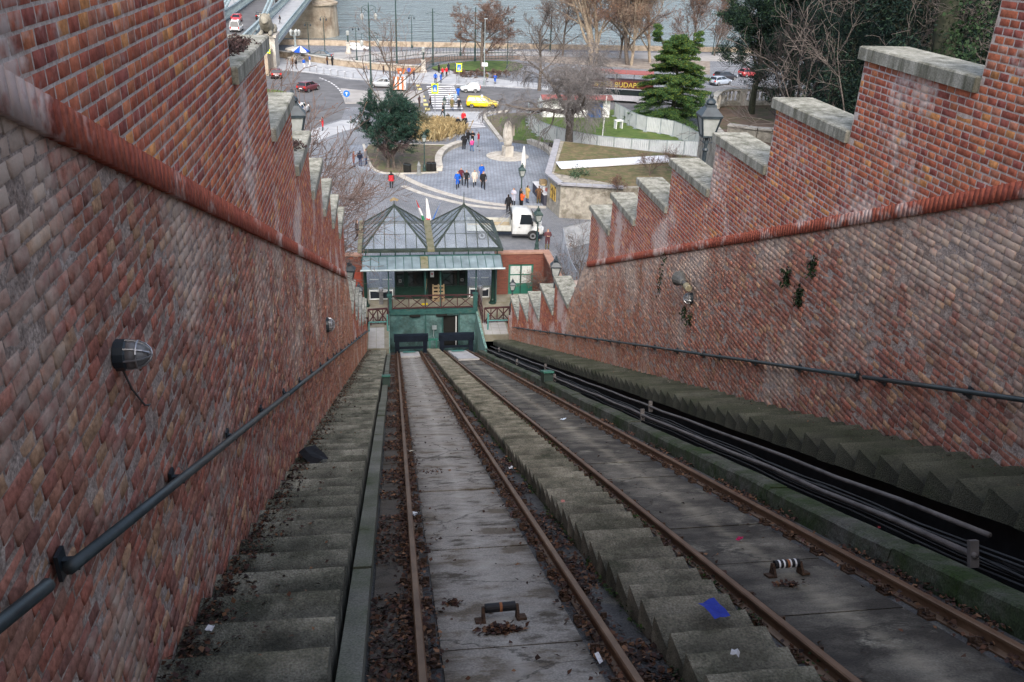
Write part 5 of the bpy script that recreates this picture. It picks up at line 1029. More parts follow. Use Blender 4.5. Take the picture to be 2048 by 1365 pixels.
def car(p, heading, label, col, L=4.3, W=1.78, H=1.47, kind='hatch', group='cars', cat='car', z=.0, taxi=False):
    t = empty('car', (p[0],p[1],z), heading, label, cat, group); m = mat('car_paint_%.2f_%.2f_%.2f' % col, tuple(c*.9 for c in col), col, scale=2, rough=.3, spec=.5, coat=.6)
    h = L/2; w = W/2; bz = .95 if H > 1.4 else .9
    if kind == 'hatch': X = [(-h,.55,.78,.80),(-h+.12,.28,.98,.92),(-h+.9,.22,1.0,1.0),(.1*L,.2,.98,1.0),(.25*L,.2,.93,1.0),(h-.35,.24,.80,.93),(h-.08,.32,.66,.80),(h,.42,.58,.68)]
    else: X = [(-h,.5,.86,.84),(-h+.12,.28,.96,.93),(-h+.8,.22,.98,1.0),(.1*L,.2,.96,1.0),(.28*L,.2,.92,1.0),(h-.35,.24,.80,.93),(h-.08,.32,.66,.80),(h,.42,.58,.68)]
    rings = []
    for x, z0, z1, k in X:
        ww = w*k; rings.append([(x,-ww*.9,z0),(x,-ww,z0+.16),(x,-ww,z1-.22),(x,-ww*.93,z1-.02),(x,-ww*.6,z1+.02),(x,ww*.6,z1+.02),(x,ww*.93,z1-.02),(x,ww,z1-.22),(x,ww,z0+.16),(x,ww*.9,z0)])
    MB().loft(rings).build('body', m, t, smooth=True)
    if kind == 'hatch': g0, g1, r0, r1 = -h+.10, .24*L, -h+.42, .03*L
    elif kind == 'wagon': g0, g1, r0, r1 = -h+.08, .24*L, -h+.30, .03*L
    else: g0, g1, r0, r1 = -h+.75, .24*L, -h+1.3, .02*L
    zb, zr = bz-.02, H
    A = [(g0,-w*.9,zb),(g1,-w*.9,zb-.04),(g1,w*.9,zb-.04),(g0,w*.9,zb)]; B = [(r0,-w*.70,zr-.06),(r1,-w*.70,zr-.05),(r1,w*.70,zr-.05),(r0,w*.70,zr-.06)]
    nm = ('side_window','windscreen','side_window','rear_window')
    for i, nme in ((0,'side_window'),(1,'windscreen'),(2,'side_window'),(3,'rear_window')):
        j = (i+1)%4; MB().add([A[i],A[j],B[j],B[i]], [(0,1,2,3)]).build(nme, M_CGLASS, t)
        MB().beam(A[i],B[i],.07,.07).build('pillar', m, t)
    for k in (.42,.72) if kind == 'wagon' else (.5,):
        for s_ in (-1,1): xx = g0+(g1-g0)*k; MB().beam((xx,s_*w*.9,zb),(r0+(r1-r0)*k,s_*w*.70,zr-.05),.06,.06).build('pillar', m, t)
    MB().add([(r0-.03,-w*.72,zr-.07),(r1+.04,-w*.72,zr-.06),(r1+.04,w*.72,zr-.06),(r0-.03,w*.72,zr-.07),(r0+.1,-w*.55,zr),(r1-.1,-w*.55,zr),(r1-.1,w*.55,zr),(r0+.1,w*.55,zr)], [(0,1,5,4),(1,2,6,5),(2,3,7,6),(3,0,4,7),(4,5,6,7),(3,2,1,0)]).build('roof', m, t, smooth=True)
    r = .31
    for x in (-h+.78, h-.80):
        for s_ in (-1,1): wheel(t, x, s_*(w-.09), r); MB().loft([[(x+(r+.07)*math.cos(a), s_*(w-.02+yy), r+(r+.07)*math.sin(a)) for a in np.linspace(0,PI,9)] for yy in (-.15,.024)], closed=False, cap=False).build('wheel_arch', M_TRIM, t)
    for s_ in (-1,1):
        MB().box((h-.16,s_*w*.62,.66), (.26,.34,.14), rz=-s_*.35).build('headlight', M_HEADL, t); MB().box((-h+.06,s_*w*.72,.82), (.14,.24,.26)).build('tail_light', M_TAILL, t)
        MB().box((.2*L,s_*(w+.06),1.0), (.12,.18,.13)).build('mirror', m, t)
    MB().box((h-.03,0,.40), (.1,W*.5,.14)).build('grille', M_TRIM, t); MB().box((-h+.03,0,.42), (.12,W*.66,.16)).build('bumper', M_TRIM, t); MB().box((-h-.02,0,.62), (.03,.5,.11)).build('number_plate', M_WHITE, t)
    if taxi: MB().bev(-.15,.15,-.35,.35,zr-.01,zr+.16,.05).build('roof_sign', M_WHITE, t, loc=(-.1,0,0))
    return t
def hd(a, b): return math.atan2(b[1]-a[1], b[0]-a[0])
def mid(a, b): return ((a[0]+b[0])/2, (a[1]+b[1])/2)
YC = (.72,.52,.0)
car(mid((10.84,123.43),(15.28,122.89)), hd((10.84,123.43),(15.28,122.89)), 'bright yellow estate taxi waiting at the zebra crossing', YC, 4.5, 1.8, 1.5, 'wagon', taxi=True)
car(mid((11.02,135.21),(13.89,134.95)), hd((13.89,134.95),(11.02,135.21)), 'small white car stopped beyond the zebra crossing', (.45,.47,.49), 3.0, 1.68, 1.5, 'hatch')
car(mid((-2.22,138.78),(0.81,138.08)), hd((0.81,138.08),(-2.22,138.78)), 'silver car behind the yew and the orange striped board', (.36,.38,.40), 4.3, 1.8, 1.42, 'sedan')
car(mid((-12.76,136.40),(-10.42,133.19)), R(62), 'dark red hatchback driving away round the bend', (.10,.016,.022), 4.1, 1.75, 1.45, 'hatch')
car((-17.55,146.57), R(100), 'dark car half hidden by bare twigs at the left kerb', (.10,.03,.03), 4.3)
car((-12.01,167.54), R(170), 'dark parked car below the blue parasol on the quay', (.03,.05,.06), 4.6, kind='sedan')
car((-11.44,117.83), R(80), 'white car nose behind the left lantern', (.6,.6,.6), 4.2)
car(((-5.54,180.41)[0],(-5.54,180.41)[1]), 0, 'white car roof behind the quay parapet', (.65,.65,.66), 4.2, z=-.2)
car((58.12,149.54), R(20), 'dark car under the pine by the far road', (.02,.02,.025)); car((55.31,144.28), R(30), 'silver blue car under the pine by the far road', (.28,.32,.38)); car((64.11,153.20), R(15), 'red and white car glimpsed through the pine', (.25,.03,.035))
# flatbed truck
tk_h = hd((8.36,67.28),(12.21,67.01)); TP = mid((8.21,68.17),(10.27,67.97))
t = empty('flatbed_truck', (*TP,0), tk_h, 'white flatbed truck parked behind the glass roofs', 'truck'); M_TW = mat('truck_white', (.40,.41,.405), (.52,.53,.525), scale=2, rough=.4, coat=.3); M_TG = mat('truck_bed_grey', (.30,.30,.27), (.42,.42,.38), scale=3, rough=.7)
def sec(x, z0, zb, zt_, wb, wt): return [(x,-wb*.95,z0),(x,-wb,z0+.2),(x,-wb,zb),(x,-wt,zt_-.12),(x,-wt*.8,zt_),(x,wt*.8,zt_),(x,wt,zt_-.12),(x,wb,zb),(x,wb,z0+.2),(x,wb*.95,z0)]
MB().loft([sec(.55,.38,1.3,2.36,1.0,.86), sec(.9,.36,1.3,2.44,1.02,.88), sec(1.75,.36,1.3,2.40,1.02,.86), sec(2.15,.36,1.3,2.16,1.02,.84)]).build('cab', M_TW, t, smooth=True)
MB().loft([sec(2.15,.36,1.2,1.42,1.02,.9), sec(2.75,.38,1.05,1.22,1.0,.82), sec(3.05,.40,.8,.95,.92,.72), sec(3.15,.45,.65,.78,.8,.6)]).build('bonnet', M_TW, t, smooth=True)
MB().add([(2.17,-.84,2.12),(2.17,.84,2.12),(2.78,.84,1.22),(2.78,-.84,1.22)], [(0,3,2,1)]).build('windscreen', M_CGLASS, t)
for s_ in (-1,1):
    MB().add([(1.15,s_*1.035,1.35),(2.25,s_*1.035,1.35),(2.05,s_*.90,2.12),(1.25,s_*.90,2.15)], [(0,1,2,3) if s_ < 0 else (3,2,1,0)]).build('side_window', M_CGLASS, t)
    MB().box((1.12,s_*1.03,1.1), (.14,.03,.05)).build('door_handle', M_TRIM, t); MB().box((2.15,s_*1.18,1.45), (.12,.2,.34)).build('mirror', M_TRIM, t); MB().box((3.0,s_*.72,.95), (.2,.26,.26), rz=-s_*.4).build('headlight', M_HEADL, t)
    MB().bb(.5,3.0,s_*1.02-.02,s_*1.02+.02,.36,.52).build('sill', M_TRIM, t)
MB().bb(2.95,3.2,-.9,.9,.35,.62).build('bumper', M_TRIM, t); MB().bb(-3.0,.5,-.35,.35,.45,.68).build('chassis', M_TRIM, t); MB().bb(-3.1,.42,-1.05,1.05,.78,.88).build('bed_floor', mat('bed_wood', (.26,.21,.13), (.40,.33,.22), scale=2, rough=.9), t)
for s_ in (-1,1): MB().bb(-3.1,.42,s_*1.05-.025,s_*1.05+.025,.78,1.25).build('side_board', M_TG, t)
MB().bb(-3.14,-3.1,-1.05,1.05,.78,1.25).build('tailboard', M_TG, t); MB().bb(.42,.48,-1.03,1.03,.78,1.7).build('headboard', M_TG, t)
MB().bb(.43,.5,-.95,.95,1.7,2.2).build('cab_guard', M_TRIM, t)
for s_ in (-1,1): MB().beam((-.9,s_*.85,.9),(.4,s_*.55,1.95),.05,.05).build('brace', M_STEEL, t)
for x in (2.25,-1.9):
    for s_ in (-1,1):
        wheel(t, x, s_*.95, .38, .24)
        if x > 0: MB().loft([[(x+.5*math.cos(a), s_*(1.0+yy), .36+.5*math.sin(a)) for a in np.linspace(0,PI,11)] for yy in (-.2,.036)], closed=False).build('wheel_arch', M_TRIM, t)
# tour bus
bp = mid((29.81,129.57),(36.93,127.52)); t = empty('tour_bus', (*bp,0), hd((29.81,129.57),(36.93,127.52)), 'open top tour bus with a red awning and yellow lettering', 'bus')
M_BUSR = mat('bus_dark_red', (.05,.014,.012), (.08,.02,.016), rough=.5)
MB().bev(-5.4,5.4,-1.25,1.25,.35,2.1,.1).build('lower_body', mat('bus_grey', (.25,.25,.27), (.35,.35,.37)), t); MB().bb(-5.35,5.35,-1.275,1.275,1.15,1.95).build('lower_windows', M_CGLASS, t); MB().bev(-5.4,5.4,-1.26,1.26,2.1,3.15,.05).build('upper_side', M_BUSR, t)
MB().box((0,0,4.25), (10.6,2.3,.12), rx=R(4)).build('awning', mat('red_awning', (.20,.06,.055), (.26,.09,.08), rough=.7), t)
for x in (-5,-2.5,0,2.5,5):
    for s_ in (-1,1): MB().bb(x-.04,x+.04,s_*1.1-.04,s_*1.1+.04,3.15,4.2).build('awning_post', M_TRIM, t)
for x in (-3.4,3.4):
    for s_ in (-1,1): wheel(t, x, s_*1.08, .48, .28)
fc = bpy.data.curves.new('lettering', 'FONT'); fc.body = 'BUSES BUDAPE'; fc.size = 1.0; fc.extrude = .01; fo0 = bpy.data.objects.new('tmp', fc); COL.objects.link(fo0); fc.materials.append(mat('letter_yellow', (.42,.33,.06), None)); lm = bpy.data.meshes.new_from_object(fo0.evaluated_get(bpy.context.evaluated_depsgraph_get())); bpy.data.objects.remove(fo0); fo = put('lettering', lm, t)
fo.location = (-3.2,-1.285,2.28); fo.rotation_euler = (PI/2,0,0)
MB().loft([[(-5.2,y,2.9),(-4.6,y,3.05),(-3.6,y,3.05),(-3.5,y,2.6),(-4.4,y,2.45)] for y in (-1.28,-1.262)]).build('emblem', mat('bus_cream', (.55,.48,.25), None), t)
# ------------------------------------------------------------------ people
def body_mesh(pose, coat):
    """skinned skeleton -> one continuous mesh; returns mesh whose faces use slots skin, top, legs, shoes, hair"""
    P = dict(pelvis=(0,0,.95), belly=(0,.0,1.10), chest=(0,.01,1.32), neck=(0,.0,1.50), headb=(0,.015,1.57), head=(0,.02,1.66), crown=(0,.01,1.74))
    for s_, n in ((-1,'l'),(1,'r')):
        hx, hy, kx, ky, fx, fy, lift = pose['leg'][n]
        P['hip'+n] = (s_*.10,0,.90); P['knee'+n] = (s_*.11+kx,ky,.50+lift*.3); P['ank'+n] = (s_*.11+fx,fy,.10+lift); P['toe'+n] = (s_*.13+fx,fy+.16,.05+lift*.6)
        (ex,ey,ez),(wx,wy,wz) = pose['arm'][n]
        P['sh'+n] = (s_*.20,0,1.42); P['el'+n] = (s_*(.26+ex),ey,ez); P['wr'+n] = (s_*(.25+wx),wy,wz); q = Vector(P['wr'+n])-Vector(P['el'+n]); P['ha'+n] = tuple(Vector(P['wr'+n])+q.normalized()*.13)
    names = list(P); E = [('pelvis','belly'),('belly','chest'),('chest','neck'),('neck','headb'),('headb','head'),('head','crown')]
    for n in 'lr': E += [('pelvis','hip'+n),('hip'+n,'knee'+n),('knee'+n,'ank'+n),('ank'+n,'toe'+n),('chest','sh'+n),('sh'+n,'el'+n),('el'+n,'wr'+n),('wr'+n,'ha'+n)]
    fat = 1.12 + .1*coat
    RR = dict(pelvis=(.17*fat,.125*fat), belly=(.155*fat,.115*fat), chest=(.185*fat,.125*fat), neck=(.065,.065), headb=(.075,.085), head=(.085,.10), crown=(.055,.065))
    for n in 'lr': RR.update({'hip'+n:(.10*fat,)*2,'knee'+n:((.068,)*2 if coat < 1.5 else (.10,.10)),'ank'+n:(.045,.05),'toe'+n:(.045,.035),'sh'+n:(.08,.08),'el'+n:(.056,.056),'wr'+n:(.045,.045),'ha'+n:(.042,.03)})
    me = bpy.data.meshes.new('person'); me.from_pydata([P[n] for n in names], [(names.index(a),names.index(b)) for a,b in E], []); o = bpy.data.objects.new('tmp', me); COL.objects.link(o)
    sm = o.modifiers.new('skin','SKIN'); sm.use_smooth_shade = True
    for i, n in enumerate(names): me.skin_vertices[0].data[i].radius = RR[n]
    me.skin_vertices[0].data[0].use_root = True
    ss = o.modifiers.new('sub','SUBSURF'); ss.levels = 1
    dg = bpy.context.evaluated_depsgraph_get(); out = bpy.data.meshes.new_from_object(o.evaluated_get(dg)); bpy.data.objects.remove(o); bpy.data.meshes.remove(me)
    kind = {}
    for a, b in E:
        k = 1
        if 'head' in a or 'head' in b or a == 'neck': k = 0
        if a[:2] == 'wr': k = 0
        if a[:4] in ('knee',): k = 2
        if a[:3] == 'hip': k = 2 if coat < 1 else 1
        if a[:3] == 'ank': k = 3
        kind[(a,b)] = k
    segs = [(Vector(P[a]),Vector(P[b]),k) for (a,b),k in kind.items()]
    mi = []
    for p in out.polygons:
        c = p.center; best = (9,1)
        for a, b, k in segs:
            d = b-a; t_ = max(0,min(1,(c-a).dot(d)/d.length_squared)); q = (c-(a+d*t_)).length
            if q < best[0]: best = (q,k)
        k = best[1]
        if k == 0 and c.z > 1.5 and (c.z > 1.71 or c.y < .012): k = 4
        if coat < 1 and k == 1 and c.z < .93: k = 2
        if coat > 1.5 and .45 < c.z < .95 and k == 2 and c.z > .55: k = 1
        mi.append(k)
    out.materials.clear()
    for _ in range(5): out.materials.append(None)
    out.polygons.foreach_set('material_index', mi); out.polygons.foreach_set('use_smooth', [True]*len(out.polygons)); return out
S0 = dict(l=(0,0,0,.0,0,0,0), r=(0,0,0,.0,0,0,0)); WK = dict(l=(0,0,0,.16,0,.27,0), r=(0,0,0,.02,0,-.27,.06)); WK2 = dict(l=(0,0,0,.04,0,-.24,.08), r=(0,0,0,.17,0,.25,0))
A0 = dict(l=((.02,-.02,1.17),(.02,.05,.92)), r=((.02,-.02,1.17),(.02,.05,.92))); AW = dict(l=((.02,-.10,1.17),(.0,.06,.95)), r=((.02,.08,1.17),(.0,.26,1.02))); AF = dict(l=((.02,.02,1.18),(-.16,.24,1.20)), r=((.02,.02,1.18),(-.16,.24,1.22))); AP = dict(l=((.02,-.02,1.17),(.0,.04,.93)), r=((.03,.06,1.18),(-.13,.22,1.42))); AH = dict(l=((.10,-.05,1.2),(-.04,.10,1.02)), r=((.10,-.05,1.2),(-.04,.10,1.02)))
POSES = [(S0,A0,0),(WK,AW,0),(WK2,AW,1),(S0,AF,1),(S0,AP,0),(WK,A0,2),(S0,AH,2),(WK2,AH,0)]
BODY = [body_mesh(dict(leg=l, arm=a), c) for l, a, c in POSES]
SKIN = mat('skin', (.38,.22,.15), (.48,.29,.21), rough=.6)
def cloth(c): return mat('cloth_%.2f_%.2f_%.2f' % c, tuple(x*.75 for x in c), c, scale=9, rough=.9, spec=.15)
BK, NV, RD, BL, GY, BE, WH, BR, PK, OR, DN, OL = (.018,.018,.02),(.02,.025,.045),(.50,.025,.035),(.015,.09,.42),(.20,.20,.21),(.50,.46,.40),(.62,.62,.63),(.12,.065,.035),(.60,.08,.25),(.62,.11,.03),(.045,.065,.12),(.13,.11,.05)
HB, HBL, HD = (.015,.011,.009), (.30,.20,.09), (.05,.03,.018)
def person(p, label, face, pose, top, legs=NV, hair=HB, s=1.0, z=0.0, group=None, vest=None, bag=None):
    me = BODY[pose].copy(); me.name = 'person'
    for i, m in enumerate((SKIN, cloth(top), cloth(legs), cloth((.02,.018,.017)), cloth(hair))): me.materials[i] = m
    o = put('person', me, None, (p[0],p[1],z), face); o.scale = (s*.98,s*.98,s*.98); tag(o, label, 'person', group)
    if bag: MB().bev(-.16,.16,-.11,.11,0,.42,.05).build('backpack', cloth(bag), o, loc=(0,-.20,1.02))
    if vest: MB().loft([[(.27*math.cos(a),.185*math.sin(a)+.005,z_) for a in np.linspace(0,2*PI,12,endpoint=False)] for z_ in (.80,1.1,1.38)], cap=False).build('vest', cloth(vest), o)
    return o
PG = 'people on the square'
TC = PI   # facing the camera
person((0.09,82.33), 'person in a long dark coat and red vest standing alone on the setts', 0.1, 0, BK, BK, HB, vest=RD)
person((6.43,82.22), 'person in a bright blue jacket at the left of the walking group', TC, 2, BL, BK, HBL); person((6.88,83.63), 'person in a dark red top behind the blue jacket', TC, 1, (.09,.02,.03), BK, HB)
person((7.34,82.73), 'person with long fair hair in a black jacket in the walking group', TC, 1, BK, BK, HBL); person((8.14,82.89), 'person in a cream jacket and scarf in the walking group', TC, 2, BE, BK, HB); person((8.89,82.00), 'person in a long black hooded coat at the right of the walking group', TC, 5, BK, BK, HB, 1.06); person((9.05,85.06), 'person in a blue hooded jacket behind the black coat', TC, 2, BL, NV, HB)
person((8.38,98.13), 'person in black with arms held out left of the sculpture', .2, 6, BK, BK, HB, 1.08); person((9.01,100.07), 'tall person in black among the group by the sculpture', .5, 1, BK, BK, HB, 1.05); person((9.55,100.33), 'person with long brown hair in the group by the sculpture', TC, 3, BK, BK, HD); person((9.21,97.18), 'child in a pink jacket and white hat', .3, 1, PK, (.05,.12,.25), WH, .86); person((10.18,99.59), 'person in a dark red jacket at the edge of the group by the sculpture', 1.2, 4, (.33,.03,.05), GY, HB)
person((8.46,108.01), 'person in a black coat walking, left one of a pair on the small crossing', TC, 2, BK, BK, HBL); person((9.38,108.60), 'person in a black coat walking, right one of a pair on the small crossing', TC, 5, BK, BK, HD); person((9.44,111.53), 'person in a red vest at the small crossing', TC, 0, RD, BK, HBL, vest=RD)
person((8.61,120.53), 'person in a brown coat on the zebra crossing', TC, 5, OL, DN, HD); person((9.57,120.56), 'person in a black coat with fair hair on the zebra crossing', TC, 5, BK, BK, WH); person((8.51,124.07), 'person in a pale jacket on the zebra crossing', TC, 1, (.40,.45,.48), GY, HD); person((9.44,125.21), 'person in a light blue coat on the zebra crossing', 0, 2, (.30,.38,.48), NV, HBL); person((10.12,129.43), 'person in a bright blue coat with a white mark on the zebra crossing', 0, 3, BL, NV, HB)
person((5.77,122.17), 'person in black stepping onto the zebra crossing', 1.5, 1, BK, BK, HB); person((7.17,117.12), 'person in black near the dry grass', 1.5, 5, BK, BK, HB); person((4.27,122.46), 'stooping person in dark clothes behind the shrub', 1.0, 3, (.06,.04,.04), BK, HB)
for i, (q, lb, c, l) in enumerate((((7.53,142.13),'person in a blue jacket facing the crossing, left of the red jackets',BL,NV),((8.40,142.19),'person in a blue jacket with a phone, nearer the red jackets',BL,NV),((9.00,148.04),'person in a red jacket, left one of the far group',RD,BK),((9.69,148.60),'person in a red jacket, right one of the far group',RD,BK),((8.66,152.14),'person in a dark coat behind the red jackets',BK,BK),((10.30,152.80),'person in dark clothes at the back of the red jackets',NV,BK),((11.67,153.99),'person in a blue hooded jacket by the hedge',(.02,.10,.25),NV),((3.52,148.14),'person in a blue jacket by the orange containers',BL,NV),((4.22,144.75),'person in a blue jacket carrying a bag on the white pavement',NV,NV))): person(q, lb, (i*1.3)%6, (0,3,4,0,6,3,0,1,0)[i], c, l, HB)
person((15.84,143.15), 'person in a brown jacket behind the white car', 2, 1, OL, GY, HB); person((16.98,141.81), 'person in a blue jacket right of the white car', 2.6, 3, BL, NV, HB)
person((-3.80,150.12), 'person in black walking, left one of a pair on the white pavement', -1.5, 1, BK, BK, HB); person((-3.40,150.15), 'person in pale jacket walking, right one of a pair on the white pavement', -1.5, 2, GY, BK, HB); person((-0.62,150.37), 'person in a dark jacket crouching over a bag on the white pavement', 1.5, 6, BK, BR, HB)
person((-10.22,159.32), 'person in brown by the ramp wall, left one of two', 1, 0, BR, NV, HB); person((-9.34,158.83), 'person in black by the ramp wall, right one of two', 1, 6, BK, BK, HB)
person((-15.05,154.45), 'person in black under the blue parasol', 1, 0, BK, GY, HB); person((-15.86,157.12), 'person in brown under the blue parasol', 2, 3, BR, BK, HB); person((-13.91,155.64), 'person in a blue and white outfit at the parasol stand', 3, 4, BL, WH, HB); person((-13.21,159.62), 'person in a blue hooded jacket and white trousers beside the parasol', 2, 0, BL, WH, HB); person((-19.82,158.44), 'person in black at the foot of the bridge', 1, 0, BK, BK, HB)
person((-7.88,107.71), 'person in a red jacket pushing a trolley on the left pavement', 1.5, 3, RD, BK, HB)
person((-3.69,90.43), 'person in a brown jacket, left one of three by the soil bed', -1.4, 3, (.16,.06,.05), DN, BR); person((-3.03,90.63), 'person in a dark jacket, middle one of three by the soil bed', -.6, 0, NV, DN, HB, bag=NV); person((-2.43,91.45), 'person in a grey jacket, right one of three by the soil bed', 1.2, 4, GY, DN, HB)
person((-2.74,67.23), 'person in a long black coat with a phone left of the glass roof', -1.4, 5, BK, BK, HD, 1.04)
person((10.28,73.82), 'person in black behind the truck cab', .4, 0, BK, BK, HB, 1.1); person((11.13,76.51), 'person in a white jacket in the group by the stall', 2.4, 3, (.42,.42,.5), BK, HB); person((11.71,76.34), 'person in black behind the orange jacket', -1.5, 3, BK, BK, HB); person((11.70,75.27), 'person in an orange jacket behind the truck', -1.3, 4, OR, BK, HD)
person((12.50,77.26), 'person in a mustard jacket and jeans at the stall', -1.0, 3, (.42,.28,.11), DN, HD); person((13.55,77.08), 'person in a brown coat at the stall', 0, 6, BR, OL, BR)
person((11.45,64.86), 'person in dark clothes beside the lantern post near the truck', -1.4, 0, NV, BK, HB); person((12.22,64.59), 'person with a cap and dark red jacket holding papers near the truck', TC, 3, (.10,.04,.045), OL, HD, 1.03)
# pigeons
def pigeon(p, label):
    t = empty('pigeon', (*p,.0), random.uniform(0,6), label, 'bird', 'pigeons'); MB().loft([[(x,r_*math.cos(a),.13+zz+r_*math.sin(a)) for a in np.linspace(0,2*PI,8,endpoint=False)] for x, r_, zz in ((-.2,.02,.0),(-.1,.06,0),(.02,.08,.01),(.1,.06,.04),(.13,.03,.1),(.17,.035,.13),(.22,.012,.12))]).build('body', mat('pigeon_grey', (.10,.11,.13), (.2,.21,.24), scale=20), t, smooth=True)
    for s_ in (-1,1): MB().tube([(.02,s_*.03,.0),(.0,s_*.03,.08)], .008, 4).build('leg', M_ORANGE, t)
pigeon((10.76,108.05), 'pigeon on the setts near the small crossing'); pigeon((10.06,97.18), 'pigeon on the setts beside the group by the sculpture')
# ------------------------------------------------------------------ bridge, terrace
M_PIER = mat('pier_stone', (.26,.22,.165), (.40,.345,.27), scale=.5, rough=.9, bump=.3, bscale=3, c3=(.15,.105,.07), s3=.22, t3=.56, w3=.1); M_IRONB = mat('bridge_iron_pale', (.17,.22,.235), (.27,.33,.345), scale=1, rough=.6)
BR_ = empty('bridge', (0,0,0), 0, 'pale iron chain bridge with stone pier crossing the river at upper left', 'bridge')
BX0, BX1, BY0, BY1 = -37.0, -18.6, 156.0, 420.0
def bz(y): return 3.3 + (y-156)*.012
for nm, x0, x1, m, dz in (('road_deck',-31.6,-23.6,M_ASPH,0),('footway',-23.2,BX1,M_PAVE,.2),('footway',BX0,-32.0,M_PAVE,.2)):
    MB().add([(x0,BY0,bz(BY0)+dz-.7),(x1,BY0,bz(BY0)+dz-.7),(x1,BY1,bz(BY1)+dz-.7),(x0,BY1,bz(BY1)+dz-.7),(x0,BY0,bz(BY0)+dz),(x1,BY0,bz(BY0)+dz),(x1,BY1,bz(BY1)+dz),(x0,BY1,bz(BY1)+dz)], [(3,2,1,0),(4,5,6,7),(0,1,5,4),(1,2,6,5),(2,3,7,6),(3,0,4,7)]).build(nm, m, BR_)
for x, h, nm in ((-23.4,1.7,'stiffening_girder'),(-31.8,1.7,'stiffening_girder'),(BX1,1.15,'parapet_railing'),(BX0,1.15,'parapet_railing')):
    g = empty(nm, parent=BR_); z0 = lambda y: bz(y)+.2
    for hh, w_ in ((0.05,.30),(h,.42 if h > 1.5 else .22)): MB().beam((x,BY0,z0(BY0)+hh),(x,BY1,z0(BY1)+hh),w_,.22).build('chord', M_IRONB, g)
    lat = MB(); y = BY0
    while y < 300:
        lat.beam((x,y,z0(y)),(x,y+1.2,z0(y)+h),.08,.08).beam((x,y+1.2,z0(y)),(x,y,z0(y)+h),.08,.08).box((x,y,z0(y)+h/2), (.14,.14,h)); y += 1.3
    o = lat.build('lattice', M_IRONB, g); o['kind'] = 'stuff'
for x in (-23.4,-31.8):       # chains falling from the tower
    c = empty('chain', parent=BR_); pts = [(x+.9*0, y, bz(y)+1.2+((y-168)/95)**2*26) for y in np.linspace(170,262,12)]
    for dx in (-.35,.35): MB().tube([(p[0]+dx,p[1],p[2]) for p in pts], .28, 6).build('chain_links', M_IRONB, c)
    for p in pts[1:8]: MB().tube([(p[0],p[1],bz(p[1])),(p[0],p[1],p[2])], .07, 5).build('hanger', M_IRONB, c)
pr = empty('pier', parent=BR_); py0, py1 = 256.0, 275.0
pc = MB().bb(-39,-19.5,py0,py1,-8,2.9).build('core', M_PIER, pr)
zc = -7.4; k = 0
while zc < 2.4:      # ashlar courses, each block its own piece
    n = 10; y_ = py0-.06; off = .5 if k % 2 else 0
    for i in range(n+1):
        a, b = -39+(i-off)*1.95, -39+(i+1-off)*1.95; a, b = max(a,-39), min(b,-19.5)
        if b-a > .3 and a > -33: MB().box(((a+b)/2,y_-random.uniform(0,.05),zc+.5), (b-a-.06,.3,.94)).build('ashlar_block', M_PIER, pr)
    zc += 1.0; k += 1
nose = []
for z_, r_ in ((-8,6.4),(-3,6.1),(1.2,5.9),(1.25,6.3),(1.7,6.3),(2.6,3.2)): nose.append([(-19.5+r_*math.sin(a)*1.0, (py0+py1)/2-9.4*math.cos(a)*(r_/6.4), z_) for a in np.linspace(0,PI,13)]+[(-20,py1,z_),(-20,py0,z_)])
MB().loft(nose).build('cutwater', M_PIER, pr); MB().bb(-36,-21.5,py0+3,py1-3,2.9,30).build('tower', M_PIER, pr)
MB().bb(BX0,BX1-.2,148,157,-1,3.25).build('abutment', M_QSTONE, BR_)
# lion on its pedestal
ln = empty('lion_statue', (-19.6,157.5,0), -PI/2, 'pale stone lion lying on a tall pedestal at the bridge head', 'statue'); LM = mat('lion_stone', (.14,.13,.105), (.25,.235,.195), scale=1.5, rough=.9, bump=.3)
MB().bb(-2.6,2.6,-1.3,1.3,0,5.0).build('pedestal', M_STONE, ln); MB().bb(-2.9,2.9,-1.6,1.6,5.0,5.4).build('cornice', M_STONE, ln); LB = empty('lion', (0,0,5.4-3.55*1.35), parent=ln); LB.scale = (1.35,1.35,1.35)
def blob(prof, n=10): return [[(x, w_*math.cos(a), z_+h_*math.sin(a)) for a in np.linspace(0,2*PI,n,endpoint=False)] for x, w_, h_, z_ in prof]
MB().loft(blob(((-2.2,.2,.2,4.0),(-2.0,.75,.55,4.1),(-1.0,.8,.62,4.2),(.2,.75,.7,4.35),(.9,.82,.86,4.6),(1.25,.80,1.0,4.95),(1.5,.66,.84,5.05),(1.62,.74,.92,5.15),(1.8,.66,.70,5.3),(2.05,.52,.55,5.35),(2.25,.44,.40,5.22),(2.6,.30,.25,5.1),(2.72,.2,.18,5.08),(2.76,.05,.05,5.07)))).build('body', LM, LB, smooth=True)
for s_ in (-1,1): MB().lathe([(.16,0),(.13,.14),(.02,.24)], n=7).build('ear', LM, LB, loc=(1.75,s_*.5,5.8)); MB().lathe([(.05,-.05),(.09,0),(.05,.05)], n=7).build('eye', M_DARK, LB, loc=(2.22,s_*.2,5.42))
MB().box((2.68,0,4.98), (.1,.3,.05)).build('mouth', M_DARK, LB)
for s_ in (-1,1): MB().loft(blob(((1.0,.25,.3,3.85),(1.8,.25,.28,3.8),(2.6,.24,.22,3.75),(2.8,.1,.1,3.72)),8)).build('foreleg', LM, LB, smooth=True, loc=(0,s_*.55,0)); MB().loft(blob(((-1.9,.2,.4,4.0),(-1.3,.35,.55,4.0),(-.6,.25,.3,3.85),(0,.15,.16,3.75)),8)).build('hind_leg', LM, LB, smooth=True, loc=(0,s_*.72,0))
